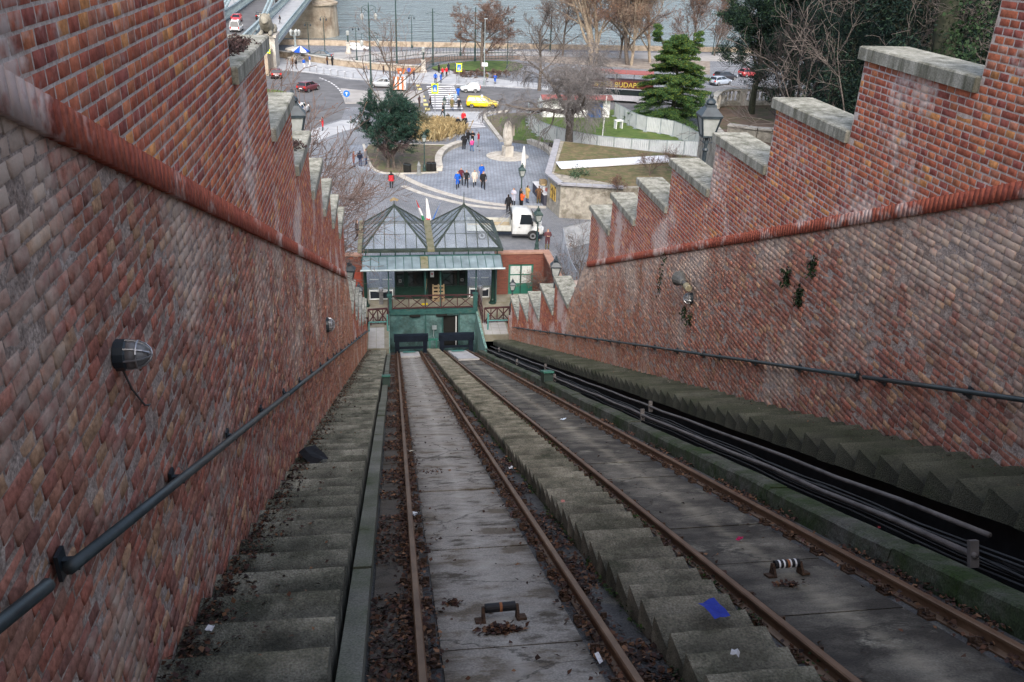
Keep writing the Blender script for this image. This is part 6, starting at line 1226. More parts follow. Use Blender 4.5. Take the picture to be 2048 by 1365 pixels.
car(((-27.5),176), R(90), 'white van driving onto the bridge', (.6,.6,.6), 4.8, 1.9, 2.0, 'wagon', z=bz(176)); car((-29.5,190), R(-90), 'red car driving off the bridge', (.5,.03,.03), 4.2, z=bz(190)); car((-25.5,196), R(90), 'dark car on the bridge behind the lion', (.03,.03,.035), 4.3, z=bz(196)); car((-25.4,232), R(90), 'small dark car far out on the bridge', (.05,.03,.03), 4.3, z=bz(232))
for i, (x, y, lb) in enumerate(((-21.2,236,'person in black far along the bridge footway, left one'),(-20.4,237,'person in black far along the bridge footway, right one'),(-20.6,186,'person on the near bridge footway beside the lion'),(-33.5,176,'person on the far bridge footway, first of three'),(-34.2,181,'person on the far bridge footway, second of three'),(-33.6,188,'person on the far bridge footway, third of three'))): person((x,y), lb, i*1.0, 1, BK if i != 4 else BR, BK, HB, z=bz(y)+.2)
# terrace on the right
TZ = 10.6
M_TSTONE = mat('terrace_stone', (.30,.285,.25), (.46,.44,.40), scale=1.5, rough=.9, bump=.3, c3=(.16,.15,.12), s3=1.1, t3=.56)
T_EDGE = smooth([(22.6,55.0),(23.0,58.5),(24.0,63.5),(26.6,68.6),(29.2,69.3),(33,69.6),(40,69.5)], 5)
sheet('terrace_ground', T_EDGE + [(60,69.5),(60,42),(20,42),(21,50)], TZ, mat('terrace_earth', (.085,.06,.045), (.15,.105,.08), scale=.7, rough=.95, c3=(.06,.075,.025), s3=.8, t3=.58), thick=10.5)
tw = empty('terrace_wall', (0,0,0), 0, 'curving rubble retaining wall under the balustraded terrace', 'wall'); strip('masonry', [(p[0]-.35,p[1]+.1) for p in T_EDGE], .7, 0, TZ-.05, M_RUBBLE, tw); strip('coping', [(p[0]-.35,p[1]+.1) for p in T_EDGE], .95, TZ-.05, TZ+.2, M_TSTONE, tw)
bl = empty('balustrade', (0,0,0), 0, 'stone balustrade curving round the terrace under the pines', 'balustrade'); be = T_EDGE[9:]
strip('hand_rail', be, .5, TZ+1.12, TZ+1.3, M_TSTONE, bl); strip('plinth', be, .55, TZ+.2, TZ+.36, M_TSTONE, bl)
bm_ = MB().lathe([(.09,0),(.09,.06),(.06,.1),(.12,.28),(.11,.42),(.055,.58),(.06,.66),(.09,.70),(.09,.76)], n=8); BME = bpy.data.meshes.new('baluster'); BME.from_pydata(bm_.v, [], bm_.f); BME.materials.append(M_TSTONE)
d = [0]
for i in range(1,len(be)): d.append(d[-1]+math.dist(be[i],be[i-1]))
s_ = .3
while s_ < d[-1]-.2:
    x, y = np.interp(s_,d,[p[0] for p in be]), np.interp(s_,d,[p[1] for p in be])
    if int(s_/.36) % 12 == 0: MB().bb(x-.28,x+.28,y-.28,y+.28,TZ+.2,TZ+1.2).build('pier', M_TSTONE, bl)
    else: put('baluster', BME, bl, (x,y,TZ+.36))
    s_ += .36
nw = empty('parapet_wall', (0,0,0), 0, 'low white coped wall stepping down in front of the terrace', 'wall')
q = [(23.0,57.4),(24.6,56.2),(27.0,55.6),(29.6,55.2)]
for a, b in zip(q[:-1],q[1:]): MB().beam((*a,TZ+.35),(*b,TZ+.35),.35,.9).build('wall', M_RUBBLE, nw); MB().beam((*a,TZ+.86),(*b,TZ+.86),.6,.12).build('coping', M_STONE, nw)
pb = empty('brick_pier_wall', (0,0,0), 0, 'short brick wall with a grey cap behind the right merlons', 'wall'); MB().beam((13.2,32.2,13.3),(13.6,28.4,14.2),.5,1.2).build('wall', M_FBRICK, pb); MB().beam((13.2,32.3,13.98),(13.6,28.3,14.88),.75,.16).build('cap', M_CAP, pb)
# the stair parapet and iron railing outside the right wall
ir = empty('iron_railing', (0,0,0), 0, 'black iron railing below the big lantern on the right', 'railing')
for k in range(14): y = 22.6+k*.45; MB().bb(8.0,8.05,y-.02,y+.02,zt(y)+5.3,zt(y)+6.4).build('bar', M_IRON, ir)
MB().beam((8.02,22.4,zt(22.4)+6.4),(8.02,29,zt(29)+6.4),.05,.06).build('rail', M_IRON, ir)
# ------------------------------------------------------------------ trees and plants
def rnd_unit(rg):
    while True:
        v = (rg.uniform(-1,1), rg.uniform(-1,1), rg.uniform(-1,1)); l = v[0]**2+v[1]**2+v[2]**2
        if .05 < l < 1: l = l**.5; return (v[0]/l, v[1]/l, v[2]/l)
def nrm(v): l = math.sqrt(v[0]**2+v[1]**2+v[2]**2) or 1; return (v[0]/l, v[1]/l, v[2]/l)
def grow(S, tips, p, d, L, r, lev, Q, rg):
    n = Q['seg'][lev]; wob = Q['wob'][lev]; up = Q['up'][lev]; last = lev == len(Q['seg'])-1; nc = Q['kids'][lev]
    r1 = r*Q['tap'][lev]; start = Q.get('bare', .35) if lev == 0 else .2; acc = 0.0
    for i in range(n):
        w = rnd_unit(rg); d = nrm((d[0]+w[0]*wob, d[1]+w[1]*wob, d[2]+w[2]*wob+up)); q = (p[0]+d[0]*L/n, p[1]+d[1]*L/n, p[2]+d[2]*L/n)
        ra, rb = r+(r1-r)*i/n, r+(r1-r)*(i+1)/n; S.append((*p,*q,ra,rb)); p = q
        if not last and (i+1)/n > start:
            acc += nc/(n*(1-start))
            while acc >= 1:
                acc -= 1; w = rnd_unit(rg); sp = Q['spread'][lev]; e = nrm((d[0]+w[0]*sp, d[1]+w[1]*sp, d[2]*Q.get('dz',1)+w[2]*sp*.7)); f = 1-Q.get('cone',.35)*(i/n)**Q.get('cp',1)
                grow(S, tips, p, e, L*Q['len'][lev]*f*rg.uniform(.75,1.2), rb*Q['rad'][lev], lev+1, Q, rg)
    if last or lev == len(Q['seg'])-2: tips.append((*p,*d))
def seg_mesh(name, A, mat_, parent, sides):
    n = len(A)
    if not n: return None
    p, q, ra, rb = A[:,0:3], A[:,3:6], A[:,6:7], A[:,7:8]; d = q-p; d /= np.linalg.norm(d,axis=1,keepdims=True)+1e-9
    ref = np.where(np.abs(d[:,2:3]) > .9, np.array([[1.,0,0]]), np.array([[0,0,1.]])); x = np.cross(d,ref); x /= np.linalg.norm(x,axis=1,keepdims=True); y = np.cross(x,d)
    V = np.zeros((n,2*sides,3))
    for j in range(sides):
        a = 2*PI*j/sides; o = x*math.cos(a)+y*math.sin(a); V[:,j] = p+o*ra; V[:,sides+j] = q+o*rb+d*rb*.3
    F = np.array([(j,(j+1)%sides,sides+(j+1)%sides,sides+j) for j in range(sides)])
    return npmesh(name, V.reshape(-1,3), (F[None]+np.arange(n)[:,None,None]*2*sides).reshape(-1,4), mat_, parent, smooth=True)
def leaves(name, T, k, size, spread, mat_, parent, pal, rg, flat=0.0, long=2.2, along=.5):
    """k small bent leaf faces round every tip"""
    T = np.repeat(np.array(T), k, 0); n = len(T); d = T[:,3:6]
    c = T[:,:3] + rg.normal(0,1,(n,3))*spread*np.array([1,1,.75]) + d*rg.uniform(-along,along,(n,1))
    v = d*.8 + rg.normal(0,.7,(n,3)); v[:,2] *= (1-flat); v /= np.linalg.norm(v,axis=1,keepdims=True)
    w = np.cross(v, rg.normal(0,1,(n,3))); w /= np.linalg.norm(w,axis=1,keepdims=True); s = size*rg.uniform(.6,1.3,(n,1))
    V = np.stack([c-v*s*long*.5, c+w*s*.5, c+v*s*long*.5, c-w*s*.5], 1); nn = np.cross(v,w); V[:,1] += nn*s*.15; V[:,3] += nn*s*.15
    pal = np.array(pal); C = pal[rg.integers(0,len(pal),n)]*rg.uniform(.75,1.25,(n,1))
    return npmesh(name, V.reshape(-1,3), np.arange(n*4).reshape(-1,4), mat_, parent, np.repeat(C,4,0))
M_LEAF = mat('foliage', (.8,.8,.8), (1.1,1.1,1.1), scale=2, rough=.75, tint=True, spec=.2)
M_BARKD = mat('bark_dark', (.018,.022,.014), (.05,.052,.034), scale=5, rough=.95, bump=.1)
M_BARK = mat('bark_grey', (.055,.045,.038), (.12,.10,.085), scale=6, rough=.95, bump=.3); M_TWIG = mat('twig_grey', (.075,.062,.058), (.13,.11,.10), scale=2, rough=.95); M_TWIGR = mat('twig_reddish', (.085,.055,.045), (.15,.10,.08), scale=2, rough=.95); M_PLANE = mat('bark_plane', (.16,.125,.09), (.30,.25,.19), scale=3, rough=.9); M_TWIGP = mat('twig_tan', (.14,.10,.075), (.22,.165,.125), scale=2, rough=.95)
BROAD = dict(seg=(6,5,4,3,2), wob=(.10,.22,.26,.3,.35), up=(.02,.06,.05,.03,.0), kids=(7,6,6,5,0), spread=(.85,.8,.85,.9,0), len=(.62,.58,.55,.55,0), rad=(.55,.6,.6,.6,0), tap=(.45,.35,.35,.4,.4), bare=.30)
def tree(name, label, base, H, r, Q, seed, barks=(M_BARK,M_TWIG), foliage=None, lean=(0,0), group=None, rmin=.011, cat='tree', lscale=1.0):
    rg = random.Random(seed); S = []; tips = []; root = empty(name, base, 0, label, cat, group)
    grow(S, tips, (0,0,-.2), nrm((lean[0],lean[1],1)), H, r, 0, Q, rg)
    A = np.array(S); A[:,6:8] = np.maximum(A[:,6:8], rmin); big = A[:,6] > max(.035, r*.16)
    seg_mesh('trunk', A[big], barks[0], root, 7); seg_mesh('crown', A[~big], barks[1], root, 3)
    if foliage:
        g = np.random.default_rng(seed)
        for f in foliage: leaves(f.get('nm','foliage'), tips if not f.get('frac') else [t for t in tips if rg.random() < f['frac']], f['k'], f['size'], f['sp'], M_LEAF, root, f['pal'], g, f.get('flat',0), f.get('long',2.2), f.get('along',.5))
    return root
DEAD = [(.16,.07,.035),(.20,.10,.05),(.12,.055,.035)]
GRP_R = 'bare trees by the river'
tree('bare_tree', 'round crowned bare tree on the small lawn by the river', (*(16.38,155.47),.2), 7.0, .34, dict(BROAD, bare=.30, spread=(1.5,1.0,.95,1.0,0), len=(1.0,.52,.5,.5,0), kids=(11,9,8,7,0), up=(0,.05,.03,.0,0), cone=.45), 3, (M_BARK,M_TWIGR), [dict(k=2,size=.10,sp=.15,pal=DEAD,frac=.10,long=1.2)], group=GRP_R, rmin=.018)
PL = dict(BROAD, bare=.15, kids=(11,9,7,6,0), up=(.02,.10,.06,.03,0), spread=(.8,.8,.85,.95,0), len=(.62,.52,.5,.5,0))
for i, (p, H, r, sd, lb) in enumerate((((38.34,167.53),17,.55,11,'tall pale plane tree with two trunks right of the round tree'),((39.08,166.96),15,.42,12,'pale plane tree close behind its twin'),((34.43,176.47),12,.22,13,'slender brown leaved tree left of the plane trees'),((44.84,165.62),15,.42,14,'dark trunked tree in the row right of the plane trees'),((45.37,165.05),14,.3,15,'leaning tan tree in the row right of the plane trees'),((45.36,173.50),11,.22,16,'thin tree with reddish twigs behind the dark trunk'),((50.26,169.33),13,.3,17,'tan bare tree behind the green conifer'),((60.67,175.09),10,.2,18,'thin bare tree between the conifer and the pines'),((66.90,180.02),9,.18,19,'small bare tree beside the slim quay lamp near the pines'))):
    tree('bare_tree', lb, (*p,0), H, r, PL, sd, (M_PLANE if i in (0,1,4,6) else M_BARK, M_TWIGP if i in (0,1,4,6) else M_TWIGR), [dict(k=3,size=.14,sp=.25,pal=DEAD,frac=.14 if i < 6 else .05,long=1.2)], group=GRP_R, rmin=.018, lean=((i%3-1)*.12,0))
WEEP = dict(seg=(4,8,6,5,4), wob=(.08,.20,.28,.28,.22), up=(0,.02,-.02,-.10,-.22), kids=(6,12,9,7,0), spread=(1.35,1.15,1.1,1.0,0), len=(2.25,.48,.6,.8,0), rad=(.7,.5,.5,.55,0), tap=(.8,.3,.35,.4,.4), bare=.6)
tree('weeping_tree', 'big weeping bare tree with a forked trunk beside the white hoarding', (*(19.89,94.88),0), 4.9, .50, WEEP, 21, (M_BARK,mat('twig_pale_grey', (.11,.10,.098), (.18,.165,.16), scale=2, rough=.95)), rmin=.016)
tree('bare_tree', 'bare grey tree behind the weeping tree', (*(23.28,136.77),0), 9, .3, dict(BROAD, up=(.02,.12,.08,.04,0)), 22, rmin=.016)
SM = dict(seg=(3,4,4,3), wob=(.15,.3,.35,.4), up=(.0,.05,0,-.02), kids=(6,6,5,0), spread=(1.1,.9,.9,0), len=(.9,.6,.55,0), rad=(.6,.55,.6,0), tap=(.6,.4,.4,.4), bare=.35)
tree('bare_tree', 'small purplish bare tree drooping in front of the dark yew', (*(0.52,90.00),.03), 2.6, .17, dict(SM, kids=(8,9,8,0), up=(0,.0,-.06,-.10)), 23, (M_BARK,mat('twig_purple', (.06,.04,.042), (.10,.07,.07), rough=.95)), rmin=.012)
tree('bare_tree', 'bare branching tree rising behind the dark yew', (*(0.26,107.86),0), 7.5, .2, dict(SM, kids=(8,5,4,0), up=(0,.1,.06,.03), bare=.3), 24, (M_BARK,M_TWIGR), rmin=.013)
tree('bare_shrub', 'bushy bare shrub between the yew and the dry grass', (*(3.66,107.92),0), 1.4, .06, dict(SM, kids=(12,9,7,0), len=(1.1,.7,.6,0), bare=.0, spread=(1.4,1,1,0)), 25, (M_TWIG,mat('twig_olive', (.08,.075,.04), (.14,.125,.07), rough=.95)), cat='shrub', rmin=.014)
for i in range(9):
    t_ = i/8; a, b, c = Vector((11.98,151.35)), Vector((12.28,147.78)), Vector((19.64,148.83)); p = a.lerp(b,t_*4) if t_ < .25 else b.lerp(c,(t_-.25)/.75)
    tree('hedge_shrub', 'brown leafless hedge shrub, ' + ('leftmost','second from the left','third from the left','fourth from the left','middle one','fourth from the right','third from the right','second from the right','rightmost')[i] + ' along the small lawn', (p.x,p.y,.1), .75, .05, dict(SM, kids=(9,6,5,0), len=(1.0,.7,.6,0), bare=0, spread=(1.5,1,1,0)), 40+i, (M_TWIGR,M_TWIGR), cat='shrub', rmin=.02, group='brown hedge')
# evergreens
YEW = dict(seg=(5,6,4,3), wob=(.10,.10,.18,.22), up=(0,.03,.03,.02), kids=(26,9,6,0), spread=(1.5,.7,.8,0), len=(.62,.42,.45,0), rad=(.4,.5,.5,0), tap=(.25,.3,.4,.4), bare=.12)
tree('yew_tree', 'dark spiky yew on the soil bed left of the plaza', (*(-0.20,90.21),.03), 4.7, .22, dict(YEW, bare=.14, len=(.80,.42,.45,0), up=(0,.07,.05,.03)), 31, foliage=[dict(k=34,size=.042,sp=.075,pal=[(.012,.035,.028),(.018,.05,.034),(.010,.028,.026),(.028,.062,.040)],long=4.5,along=.35)])
def conifer(name, label, base, H, Rm, nb, seed, pal, tipal, leaders=(), k=20, size=.065):
    """layered conifer: drooping boughs with flat side sprays, longest near the ground"""
    rg = random.Random(seed); S = []; tips = []; root = empty(name, base, 0, label, 'tree')
    def bough(p, az, L, el, r):
        d = nrm((math.cos(az)*math.cos(el), math.sin(az)*math.cos(el), math.sin(el))); n = 7
        for i in range(n):
            t = (i+1)/n; w = rnd_unit(rg); d = nrm((d[0]+w[0]*.07, d[1]+w[1]*.07, d[2]+w[2]*.05-.065)); q = (p[0]+d[0]*L/n, p[1]+d[1]*L/n, p[2]+d[2]*L/n); S.append((*p,*q,r*(1-.12*i),r*(1-.12*(i+1)))); p = q
            if t > .2:
                for s_ in (-1,1):
                    for _ in range(2):
                        a2 = az + s_*rg.uniform(.5,1.1); l2 = L*.30*(1.15-t*.75)*rg.uniform(.6,1.2); e = (math.cos(a2), math.sin(a2), rg.uniform(-.22,.08)); m = 3; c = p
                        for j in range(m):
                            c2 = (c[0]+e[0]*l2/m, c[1]+e[1]*l2/m, c[2]+e[2]*l2/m-.02*j); S.append((*c,*c2,.018,.012)); c = c2; tips.append((*c,*nrm(e)))
            tips.append((*p,*d))
    def leader(p0, top, R0, n, zmin):
        for b in range(n):
            t = zmin+(1-zmin)*((b+rg.random())/n)**.9; p = tuple(p0[i]+(top[i]-p0[i])*t for i in range(3)); L = R0*(1-t)**.75*rg.uniform(.75,1.15)+.35
            bough(p, rg.uniform(0,2*PI), L, .10+.55*t*t, .06*(1-t)+.02)
        for i in range(6): a, c = i/6, (i+1)/6; S.append((*[p0[x]+(top[x]-p0[x])*a for x in range(3)], *[p0[x]+(top[x]-p0[x])*c for x in range(3)], .32*(1-a)+.03, .32*(1-c)+.03))
    leader((0,0,0), (0,0,H), Rm, nb, .05)
    for (p0, top, R0, n) in leaders: leader(p0, top, R0, n, .25)
    A = np.array(S); big = A[:,6] > .05; seg_mesh('trunk', A[big], M_BARKD, root, 6); seg_mesh('crown', A[~big], M_BARKD, root, 3); g = np.random.default_rng(seed)
    leaves('foliage', tips, k, size, .12, M_LEAF, root, pal, g, .35, 3.4, .25); T = np.array(tips); hi = T[T[:,2] > H*.35]; out = hi[g.random(len(hi)) < .35]
    leaves('yellow_tips', out, 6, size, .10, M_LEAF, root, tipal, g, .3, 3.2, .25); return root
CP = [(.022,.060,.022),(.035,.085,.026),(.055,.105,.025),(.018,.048,.022),(.085,.125,.022)]
conifer('cedar_tree', 'big green conifer with yellow tipped drooping sprays beside the hoarding', (*(37.24,112.80),0), 11.0, 5.9, 150, 32, CP, [(.15,.16,.02),(.12,.15,.022)], [((-.3,0,7.0),(-3.6,0,12.3),1.6,12),((.3,0,7.5),(2.6,.3,11.4),1.5,10)])
PINE = dict(seg=(7,5,4,3), wob=(.08,.16,.22,.25), up=(0,.05,.04,.02), kids=(26,8,6,0), spread=(1.6,.8,.8,0), len=(.46,.45,.5,0), rad=(.4,.5,.5,0), tap=(.3,.3,.4,.4), bare=.16)
PP = [(.007,.020,.017),(.011,.028,.020),(.006,.015,.015),(.018,.037,.021)]
for i, (p, H, r, sd, k, lb) in enumerate((((28.0,65.6,TZ),7.6,.28,51,20,'dark pine on the terrace left of the other pines'),((29.6,62.6,TZ),9.5,.35,52,22,'dark pine on the terrace with an ivy trunk'),((33.5,64.5,TZ),13,.4,53,18,'tall dark pine at the back of the terrace'),((32,54,TZ),13.5,.4,54,20,'tall dense pine right of the terrace'),((27.5,46,TZ),12.5,.38,55,20,'dense dark pine behind the upper right merlons'),((23.5,38,11.5),11.5,.35,56,20,'dense dark pine above the right wall'),((20.5,31,12.5),10,.3,58,20,'dense dark pine behind the topmost right merlon'),((39,58,TZ),14,.4,57,14,'far dark pine beyond the terrace'))):
    tree('pine_tree', lb, p, H, r, PINE if i < 2 else dict(PINE, kids=(30,8,5,0), bare=.02, len=(.46,.5,.5,0)), sd, (M_BARKD,M_BARKD), foliage=[dict(k=k+26,size=.042,sp=.14 if i < 2 else .22,pal=PP if i != 0 else PP+[(.035,.07,.03)],long=4.0,along=.35)], group='dark pines on the terrace')
# bare trees in front of the pines, thick trunk at the right
M_TWIGD = mat('twig_dark', (.028,.023,.022), (.06,.05,.048), scale=2, rough=.95)
BR2 = dict(BROAD, bare=.15, kids=(7,6,5,4,0), up=(.0,.05,.03,.02,0), spread=(.9,.85,.9,.9,0), wob=(.14,.25,.3,.3,.35))
tree('bare_tree', 'tangled bare tree in front of the pines above the second merlon', (19.5,42,11), 9.0, .13, BR2, 61, (M_TWIGD,M_TWIGD), lean=(.1,-.1), group='bare trees above the right wall', rmin=.009)
tree('bare_tree', 'tangled bare tree leaning over the upper right merlons', (16.5,31,13), 7.5, .10, BR2, 62, (M_TWIGD,M_TWIG), lean=(.2,0), group='bare trees above the right wall', rmin=.008)
tree('bare_tree', 'bare tree with arching branches behind the right lantern', (24,50,TZ), 8, .12, BR2, 63, (M_TWIGD,M_TWIGD), lean=(.2,0), group='bare trees above the right wall', rmin=.010)
bx, by, bzz = (18.29,27.00,20.20)
bt = tree('old_tree', 'thick dark trunk with ivy behind the topmost right merlon', (bx,by,bzz-7), 16, .42, dict(BROAD, bare=.5, tap=(.8,.35,.35,.4,.4), kids=(4,5,5,4,0)), 64, (mat('bark_dark', (.018,.022,.014), (.05,.052,.034), scale=5, rough=.95, bump=.5),M_TWIG), rmin=.01)
gg = np.random.default_rng(5); iv = np.stack([gg.uniform(-.5,.5,260), gg.uniform(-.5,.5,260), gg.uniform(0,13,260), gg.normal(0,1,260), gg.normal(0,1,260), np.ones(260)], 1); leaves('ivy', iv, 14, .10, .10, M_LEAF, bt, [(.012,.03,.012),(.02,.04,.015)], gg, long=1.2)
# trees reaching over the left wall
LT = dict(SM, seg=(4,5,4,3), kids=(9,8,6,0), up=(0,.03,.02,.02), wob=(.12,.2,.28,.35), spread=(.9,.8,.85,0), len=(.8,.6,.55,0), bare=.25)
M_TWIGB = mat('twig_red_brown', (.10,.068,.058), (.16,.115,.10), scale=2, rough=.9)
for i, (p, H, sd, ln_) in enumerate((((-5.0,36,6.5),4.6,71,(.35,.1)),((-6.2,30,9.5),4.8,72,(.5,.3)),((-7.5,24,12.5),5.2,73,(.45,.5)),((-5.2,46,2),6.0,74,(.25,0)),((-5.6,33,8),5.0,76,(.45,.5)),((-6.5,27,11),5.0,77,(.5,.7)))):
    tree('bare_tree', 'thin budding tree reaching over the left wall, ' + ('in front of the square','beside the left lantern','nearest the bridge','lowest by the station','in front of the three standing people','in front of the red car')[i], p, H, .10, LT, sd, (M_TWIGB,M_TWIGB), [dict(k=2,size=.030,sp=.03,pal=[(.16,.07,.04),(.20,.10,.06)],frac=.4,long=1.5,along=.05)], lean=ln_, group='thin trees over the left wall', rmin=.010)
# shrubs on the planted roof and by the right wall end
for i, (p, H, sd, lb) in enumerate((((*(23.49,75.63),3.0),2.0,81,'bare shrub at the left of the planted roof bed'),((*(26.22,76.83),3.0),2.2,82,'bare shrub with buds in the middle of the planted roof bed'),((*(19.33,71.12),3.0),1.2,83,'low bare shrub at the front of the planted roof bed'),((11.6,49.5,0),4.5,84,'thin bare tree beside the mesh fence at the wall end'),((10.0,53.2,.15),2.6,85,'bare bush against the brick wing of the station'),((13.5,58,0),3.6,86,'thin bare tree behind the mesh fence'))):
    tree('bare_shrub', lb, p, H*.6, .05, dict(SM, kids=(9,7,5,0), up=(0,.05,.02,0), bare=.05, len=(1.0,.65,.6,0)), sd, (M_TWIGB if i < 3 else M_TWIG,)*2, [dict(k=2,size=.05,sp=.04,pal=DEAD,frac=.4,long=1.3,along=.1)], cat='shrub', rmin=.008 if i < 3 else .007, group='bare shrubs right of the station')
def tuft(name, label, pts, pal, k, size, sp, long=2.0, cat='plant', grp=None, up=1.0, kind=None):
    root = empty(name, pts[0][:3], 0, label, cat, grp) if not kind else None; g = np.random.default_rng(len(label)); o0 = np.array(pts[0][:3]) if root else np.zeros(3)
    T = np.array([(*(np.array(p[:3])-o0),0,0,up) for p in pts]); o = leaves('foliage' if root else name, T, k, size, sp, M_LEAF, root, pal, g, long=long, along=sp)
    if kind: tag(o, label, None, None, kind)
GRN = [(.02,.05,.018),(.03,.07,.02),(.045,.085,.03)]
tuft('sage_bush', 'grey green bushy herb at the left of the planted roof bed', [(*(16.30,75.71),3.2),(*(17.06,76.05),3.3),(*(17.54,75.70),3.2),(*(16.48,75.03),3.15)], [(.05,.09,.05),(.08,.12,.07),(.035,.065,.035)], 160, .08, .25, cat='bush')
for i, (px, py, n) in enumerate(((1605,583,60),(1580,545,60),(1632,523,50),(1372,620,30),(1383,632,30),(1325,545,14),(1322,570,10),(1332,512,12))):
    y_, z_ = [(13.29,17.75),(13.87,17.88),(13.03,18.40),(18.80,14.98),(18.38,15.00),(20.88,15.16),(20.88,14.80),(20.75,15.67)][i]
    tuft('wall_fern', 'dark fern tuft growing from the right wall, ' + ('largest, low one','upper one by the largest','uppermost on the right','left of the pair under the lamp','right of the pair under the lamp','small upper one left of the horn','small lower one left of the horn','small one just under the brick band')[i], [(UR-.03,y_,z_),(UR-.03,y_+.03,z_-.12),(UR-.02,y_,z_-.22)], [(.008,.018,.009),(.014,.03,.012),(.02,.04,.014)], n, .036, .05, grp='wall ferns')
for i, (y_, z_, n, sp) in enumerate(((11.45,21.92,240,.30),(17.1,19.43,80,.16))):
    gm = np.random.default_rng(i)
    tuft('cap_moss', 'purplish dry moss cushion on ' + ('the topmost left capstone','the third left capstone','')[i], [(UL-(.26 if i == 0 else .2)+float(gm.normal(0,.11)), y_+float(gm.normal(0,sp*1.3)), z_) for _ in range(n)], [(.06,.035,.035),(.09,.055,.05),(.04,.03,.028)], 16, .020, .018, long=2.5, grp='moss cushions')
# dry ornamental grass: blades
g = np.random.default_rng(9); P0 = np.array((5.11,107.39)); n = 9000
cx = np.array([(3.40,105.71),(4.40,107.94),(5.54,106.29),(6.65,109.70),(7.13,107.42),(4.84,104.39)]); c = cx[g.integers(0,6,n)] + g.normal(0,1,(n,2))*np.array([.9,1.0]); az = g.uniform(0,2*PI,n); hgt = g.uniform(.7,1.35,n); ln_ = g.uniform(.2,.8,n); w = .03
dx, dy = np.cos(az), np.sin(az); A_ = np.stack([c[:,0]-dy*w, c[:,1]+dx*w, np.zeros(n)],1); B_ = np.stack([c[:,0]+dy*w, c[:,1]-dx*w, np.zeros(n)],1); C_ = np.stack([c[:,0]+dx*ln_*.45+dy*w, c[:,1]+dy*ln_*.45-dx*w, hgt*.75],1); D_ = np.stack([c[:,0]+dx*ln_, c[:,1]+dy*ln_, hgt],1)
pal = np.array([(.30,.23,.115),(.25,.185,.09),(.36,.29,.16),(.20,.145,.07)]); gc = pal[g.integers(0,4,n)]*g.uniform(.8,1.2,(n,1))
tag(npmesh('ornamental_grass', np.stack([A_,B_,C_,D_],1).reshape(-1,3), np.arange(n*4).reshape(-1,4), M_LEAF, None, np.repeat(gc,4,0)), 'clump of dry straw coloured ornamental grass in the kerbed bed', kind='stuff')
# ------------------------------------------------------------------ leaf litter, moss, scraps
g = np.random.default_rng(17)
def scatter(U, Y, V, size, pal, name, label, curl=.5, pile=.05):
    n = len(U); p = np.stack([U, Y, ZC-VC-Y*TA+V+np.abs(g.normal(0,pile,n))], 1); s = size*g.uniform(.6,1.4,(n,1))
    nrm_ = np.stack([g.normal(0,curl,n), TA+g.normal(0,curl,n), np.ones(n)],1); nrm_ /= np.linalg.norm(nrm_,axis=1,keepdims=True); v = np.cross(nrm_, g.normal(0,1,(n,3))); v /= np.linalg.norm(v,axis=1,keepdims=True); w = np.cross(nrm_,v)
    Q = np.stack([p-v*s*.6, p-v*s*.1+w*s*.45+nrm_*s*.15, p+v*s*.6, p-v*s*.1-w*s*.45+nrm_*s*.15],1); pal = np.array(pal); C = pal[g.integers(0,len(pal),n)]*g.uniform(.6,1.3,(n,1))
    return tag(npmesh(name, Q.reshape(-1,3), np.arange(n*4).reshape(-1,4), M_LEAF, None, np.repeat(C,4,0)), label, kind='stuff')
LP = [(.085,.040,.024),(.12,.058,.034),(.058,.030,.022),(.18,.095,.052),(.075,.038,.032),(.035,.021,.017),(.04,.026,.022)]
def ylog(n, a, b): return a + (b-a)*g.random(n)**1.25
def noise1(y, f, ph): return .5+.5*np.sin(y*f+ph)*np.sin(y*f*.37+ph*2.1)
U, Y = [], []
for u0, sg, n in ((.13,.095,11000),(1.645,.10,11000),(3.125,.075,5000),(4.645,.085,6000)):
    y = ylog(n, 3.0, 49); u = u0 + g.normal(0,sg,n); k = g.random(n) < .35+.65*noise1(y,2.4,u0*5); k &= np.abs(u-u0) > .035; U.append(u[k]); Y.append(y[k])
for a, b, n, f in ((-.28,.08,9000,3.1),(1.72,2.0,7000,2.3),(4.72,5.0,6000,2.7)):
    y = ylog(n, 3.0, 48); u = g.uniform(a,b,n); k = noise1(y,f,a*9+1) > .45; U.append(u[k]); Y.append(y[k])
y = ylog(160,3,46); U.append(g.uniform(.3,1.45,160)); Y.append(y); y = ylog(110,3,46); U.append(g.uniform(3.3,4.45,110)); Y.append(y)
for u0, y0, n, sg in (((0.83,5.58)[0],(0.83,5.58)[1],320,.085),((0.46,6.26)[0],(0.46,6.26)[1],40,.05),((3.71,6.16)[0],(3.71,6.16)[1],60,.07),((0.61,12.38)[0],(0.61,12.38)[1],40,.12)): U.append(u0+g.normal(0,sg,n)); Y.append(y0+g.normal(0,sg*.5,n))
U, Y = np.concatenate(U), np.concatenate(Y); scatter(U, Y, np.full(len(U),-.115), .042, LP, 'leaf_litter', 'brown dead leaves drifted along the rails', pile=.022)
# on the left stairs: drifted against the wall, lying on the treads
run = .583; st = g.integers(0,77,12000); y0 = 2.4+st*run; f = g.random(12000)**.8; Y = y0+run*(.02+.96*(1-f)); U = UL + .03 + np.abs(g.normal(0,.15,12000))*np.where(g.random(12000)<.2,2.5,1); k = U < -.55; tz = np.array([zt(a+run)+.33 for a in y0]); Vv = tz-(ZC-VC-Y*TA)+.012
scatter(U[k], Y[k], Vv[k], .040, LP, 'leaf_litter', 'brown dead leaves drifted on the left stairs', pile=.014)
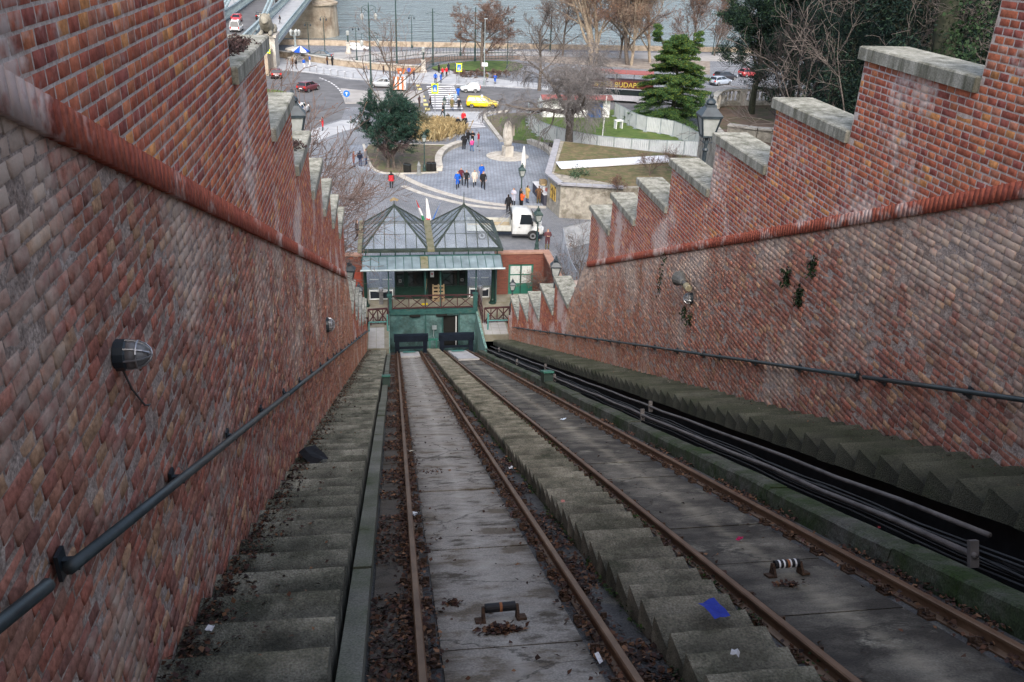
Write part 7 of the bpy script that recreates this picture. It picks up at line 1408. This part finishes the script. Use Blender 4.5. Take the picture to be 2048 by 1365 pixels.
# right stairs crumbs
n = 900; st = g.integers(0,90,n); y0 = 3.4+st*.46; Y = y0+.46*g.random(n); U = 7.06-np.abs(g.normal(0,.25,n)); k = U > 6.0; Vv = np.array([zt(a+.46)+.78 for a in y0])-(ZC-VC-Y*TA)+.01
scatter(U[k], Y[k], Vv[k], .03, LP+[(.25,.22,.18)], 'leaf_litter', 'crumbs of leaves and mortar on the saw toothed stairs', pile=.008)
# moss along rails and stair sides
n = 5200; y = ylog(n,3,46); u = np.where(g.random(n)<.5, 1.99+g.normal(0,.025,n), np.where(g.random(n)<.5, 3.01+g.normal(0,.05,n), 2.80+g.normal(0,.03,n))); k = noise1(y,3.7,u*0+2) > .3
scatter(u[k], y[k], np.full(k.sum(),-.11), .035, [(.025,.05,.012),(.015,.03,.010),(.04,.07,.015)], 'moss', 'dark moss along the centre stairs', pile=.03)
def scrap(p, v, size, col, label, cat, name='paper_scrap', asp=1.0, crumple=.012):
    m = MB(); n = 4; gv = random.Random(label); y0 = p[1]
    P = [((i/(n-1)-.5)*size*asp, (j/(n-1)-.5)*size, gv.uniform(0,crumple)+(.0 if True else 0)) for j in range(n) for i in range(n)]
    m.add(P, [(j*n+i,j*n+i+1,(j+1)*n+i+1,(j+1)*n+i) for j in range(n-1) for i in range(n-1)]); o = m.build(name, mat('scrap_%.2f_%.2f_%.2f' % col, tuple(c*.8 for c in col), col, scale=20, rough=.7), loc=wv(p[0],p[1],v)); o.rotation_euler = (-SLOPE if v < .2 else 0,0,gv.uniform(0,3)); tag(o, label, cat, 'litter')
scrap((-1.42,5.13), .36, .055, (.7,.7,.72), 'white square paper on the lowest left steps', 'paper'); scrap((0.19,9.57), -.085, .06, (.62,.66,.72), 'white paper beside the left rail', 'paper', asp=1.4); scrap((1.50,4.86), -.085, .035, (.7,.7,.72), 'white cigarette packet strip by the inner left rail', 'paper', asp=3.0)
scrap((2.44,5.00), .24, .16, (.02,.04,.32), 'blue plastic bag on the centre stairs', 'bag', 'plastic_bag', 1.3, .05); scrap((2.29,4.26), .22, .06, (.55,.55,.56), 'crumpled tissue on the centre stairs', 'tissue', crumple=.035); scrap((3.89,7.63), -.09, .07, (.45,.02,.10), 'crimson wrapper between the right rails', 'wrapper', crumple=.03)
scrap((3.99,17.80), -.09, .12, (.6,.68,.75), 'pale wrapper high between the right rails', 'wrapper', crumple=.04); scrap((0.26,14.30), -.085, .09, (.55,.50,.40), 'cream scrap beside the left rail', 'paper', crumple=.03); scrap((1.90,12.28), -.085, .07, (.55,.56,.6), 'white scrap beside the centre stairs', 'paper', crumple=.03); scrap((5.20,20.87), -.08, .12, (.45,.08,.05), 'red scrap beside the mossy kerb', 'wrapper', crumple=.05); scrap((-1.35,12.10), .37, .30, (.012,.013,.016), 'black plastic bag against the left wall on the stairs', 'bag', 'plastic_bag', 1.6, .06); scrap((2.04,8.81), .22, .05, (.5,.2,.16), 'pink scrap on the centre stairs', 'wrapper'); scrap((5.67,7.72), -.085, .03, (.6,.1,.12), 'pink speck by the outer right rail', 'wrapper', crumple=.02)
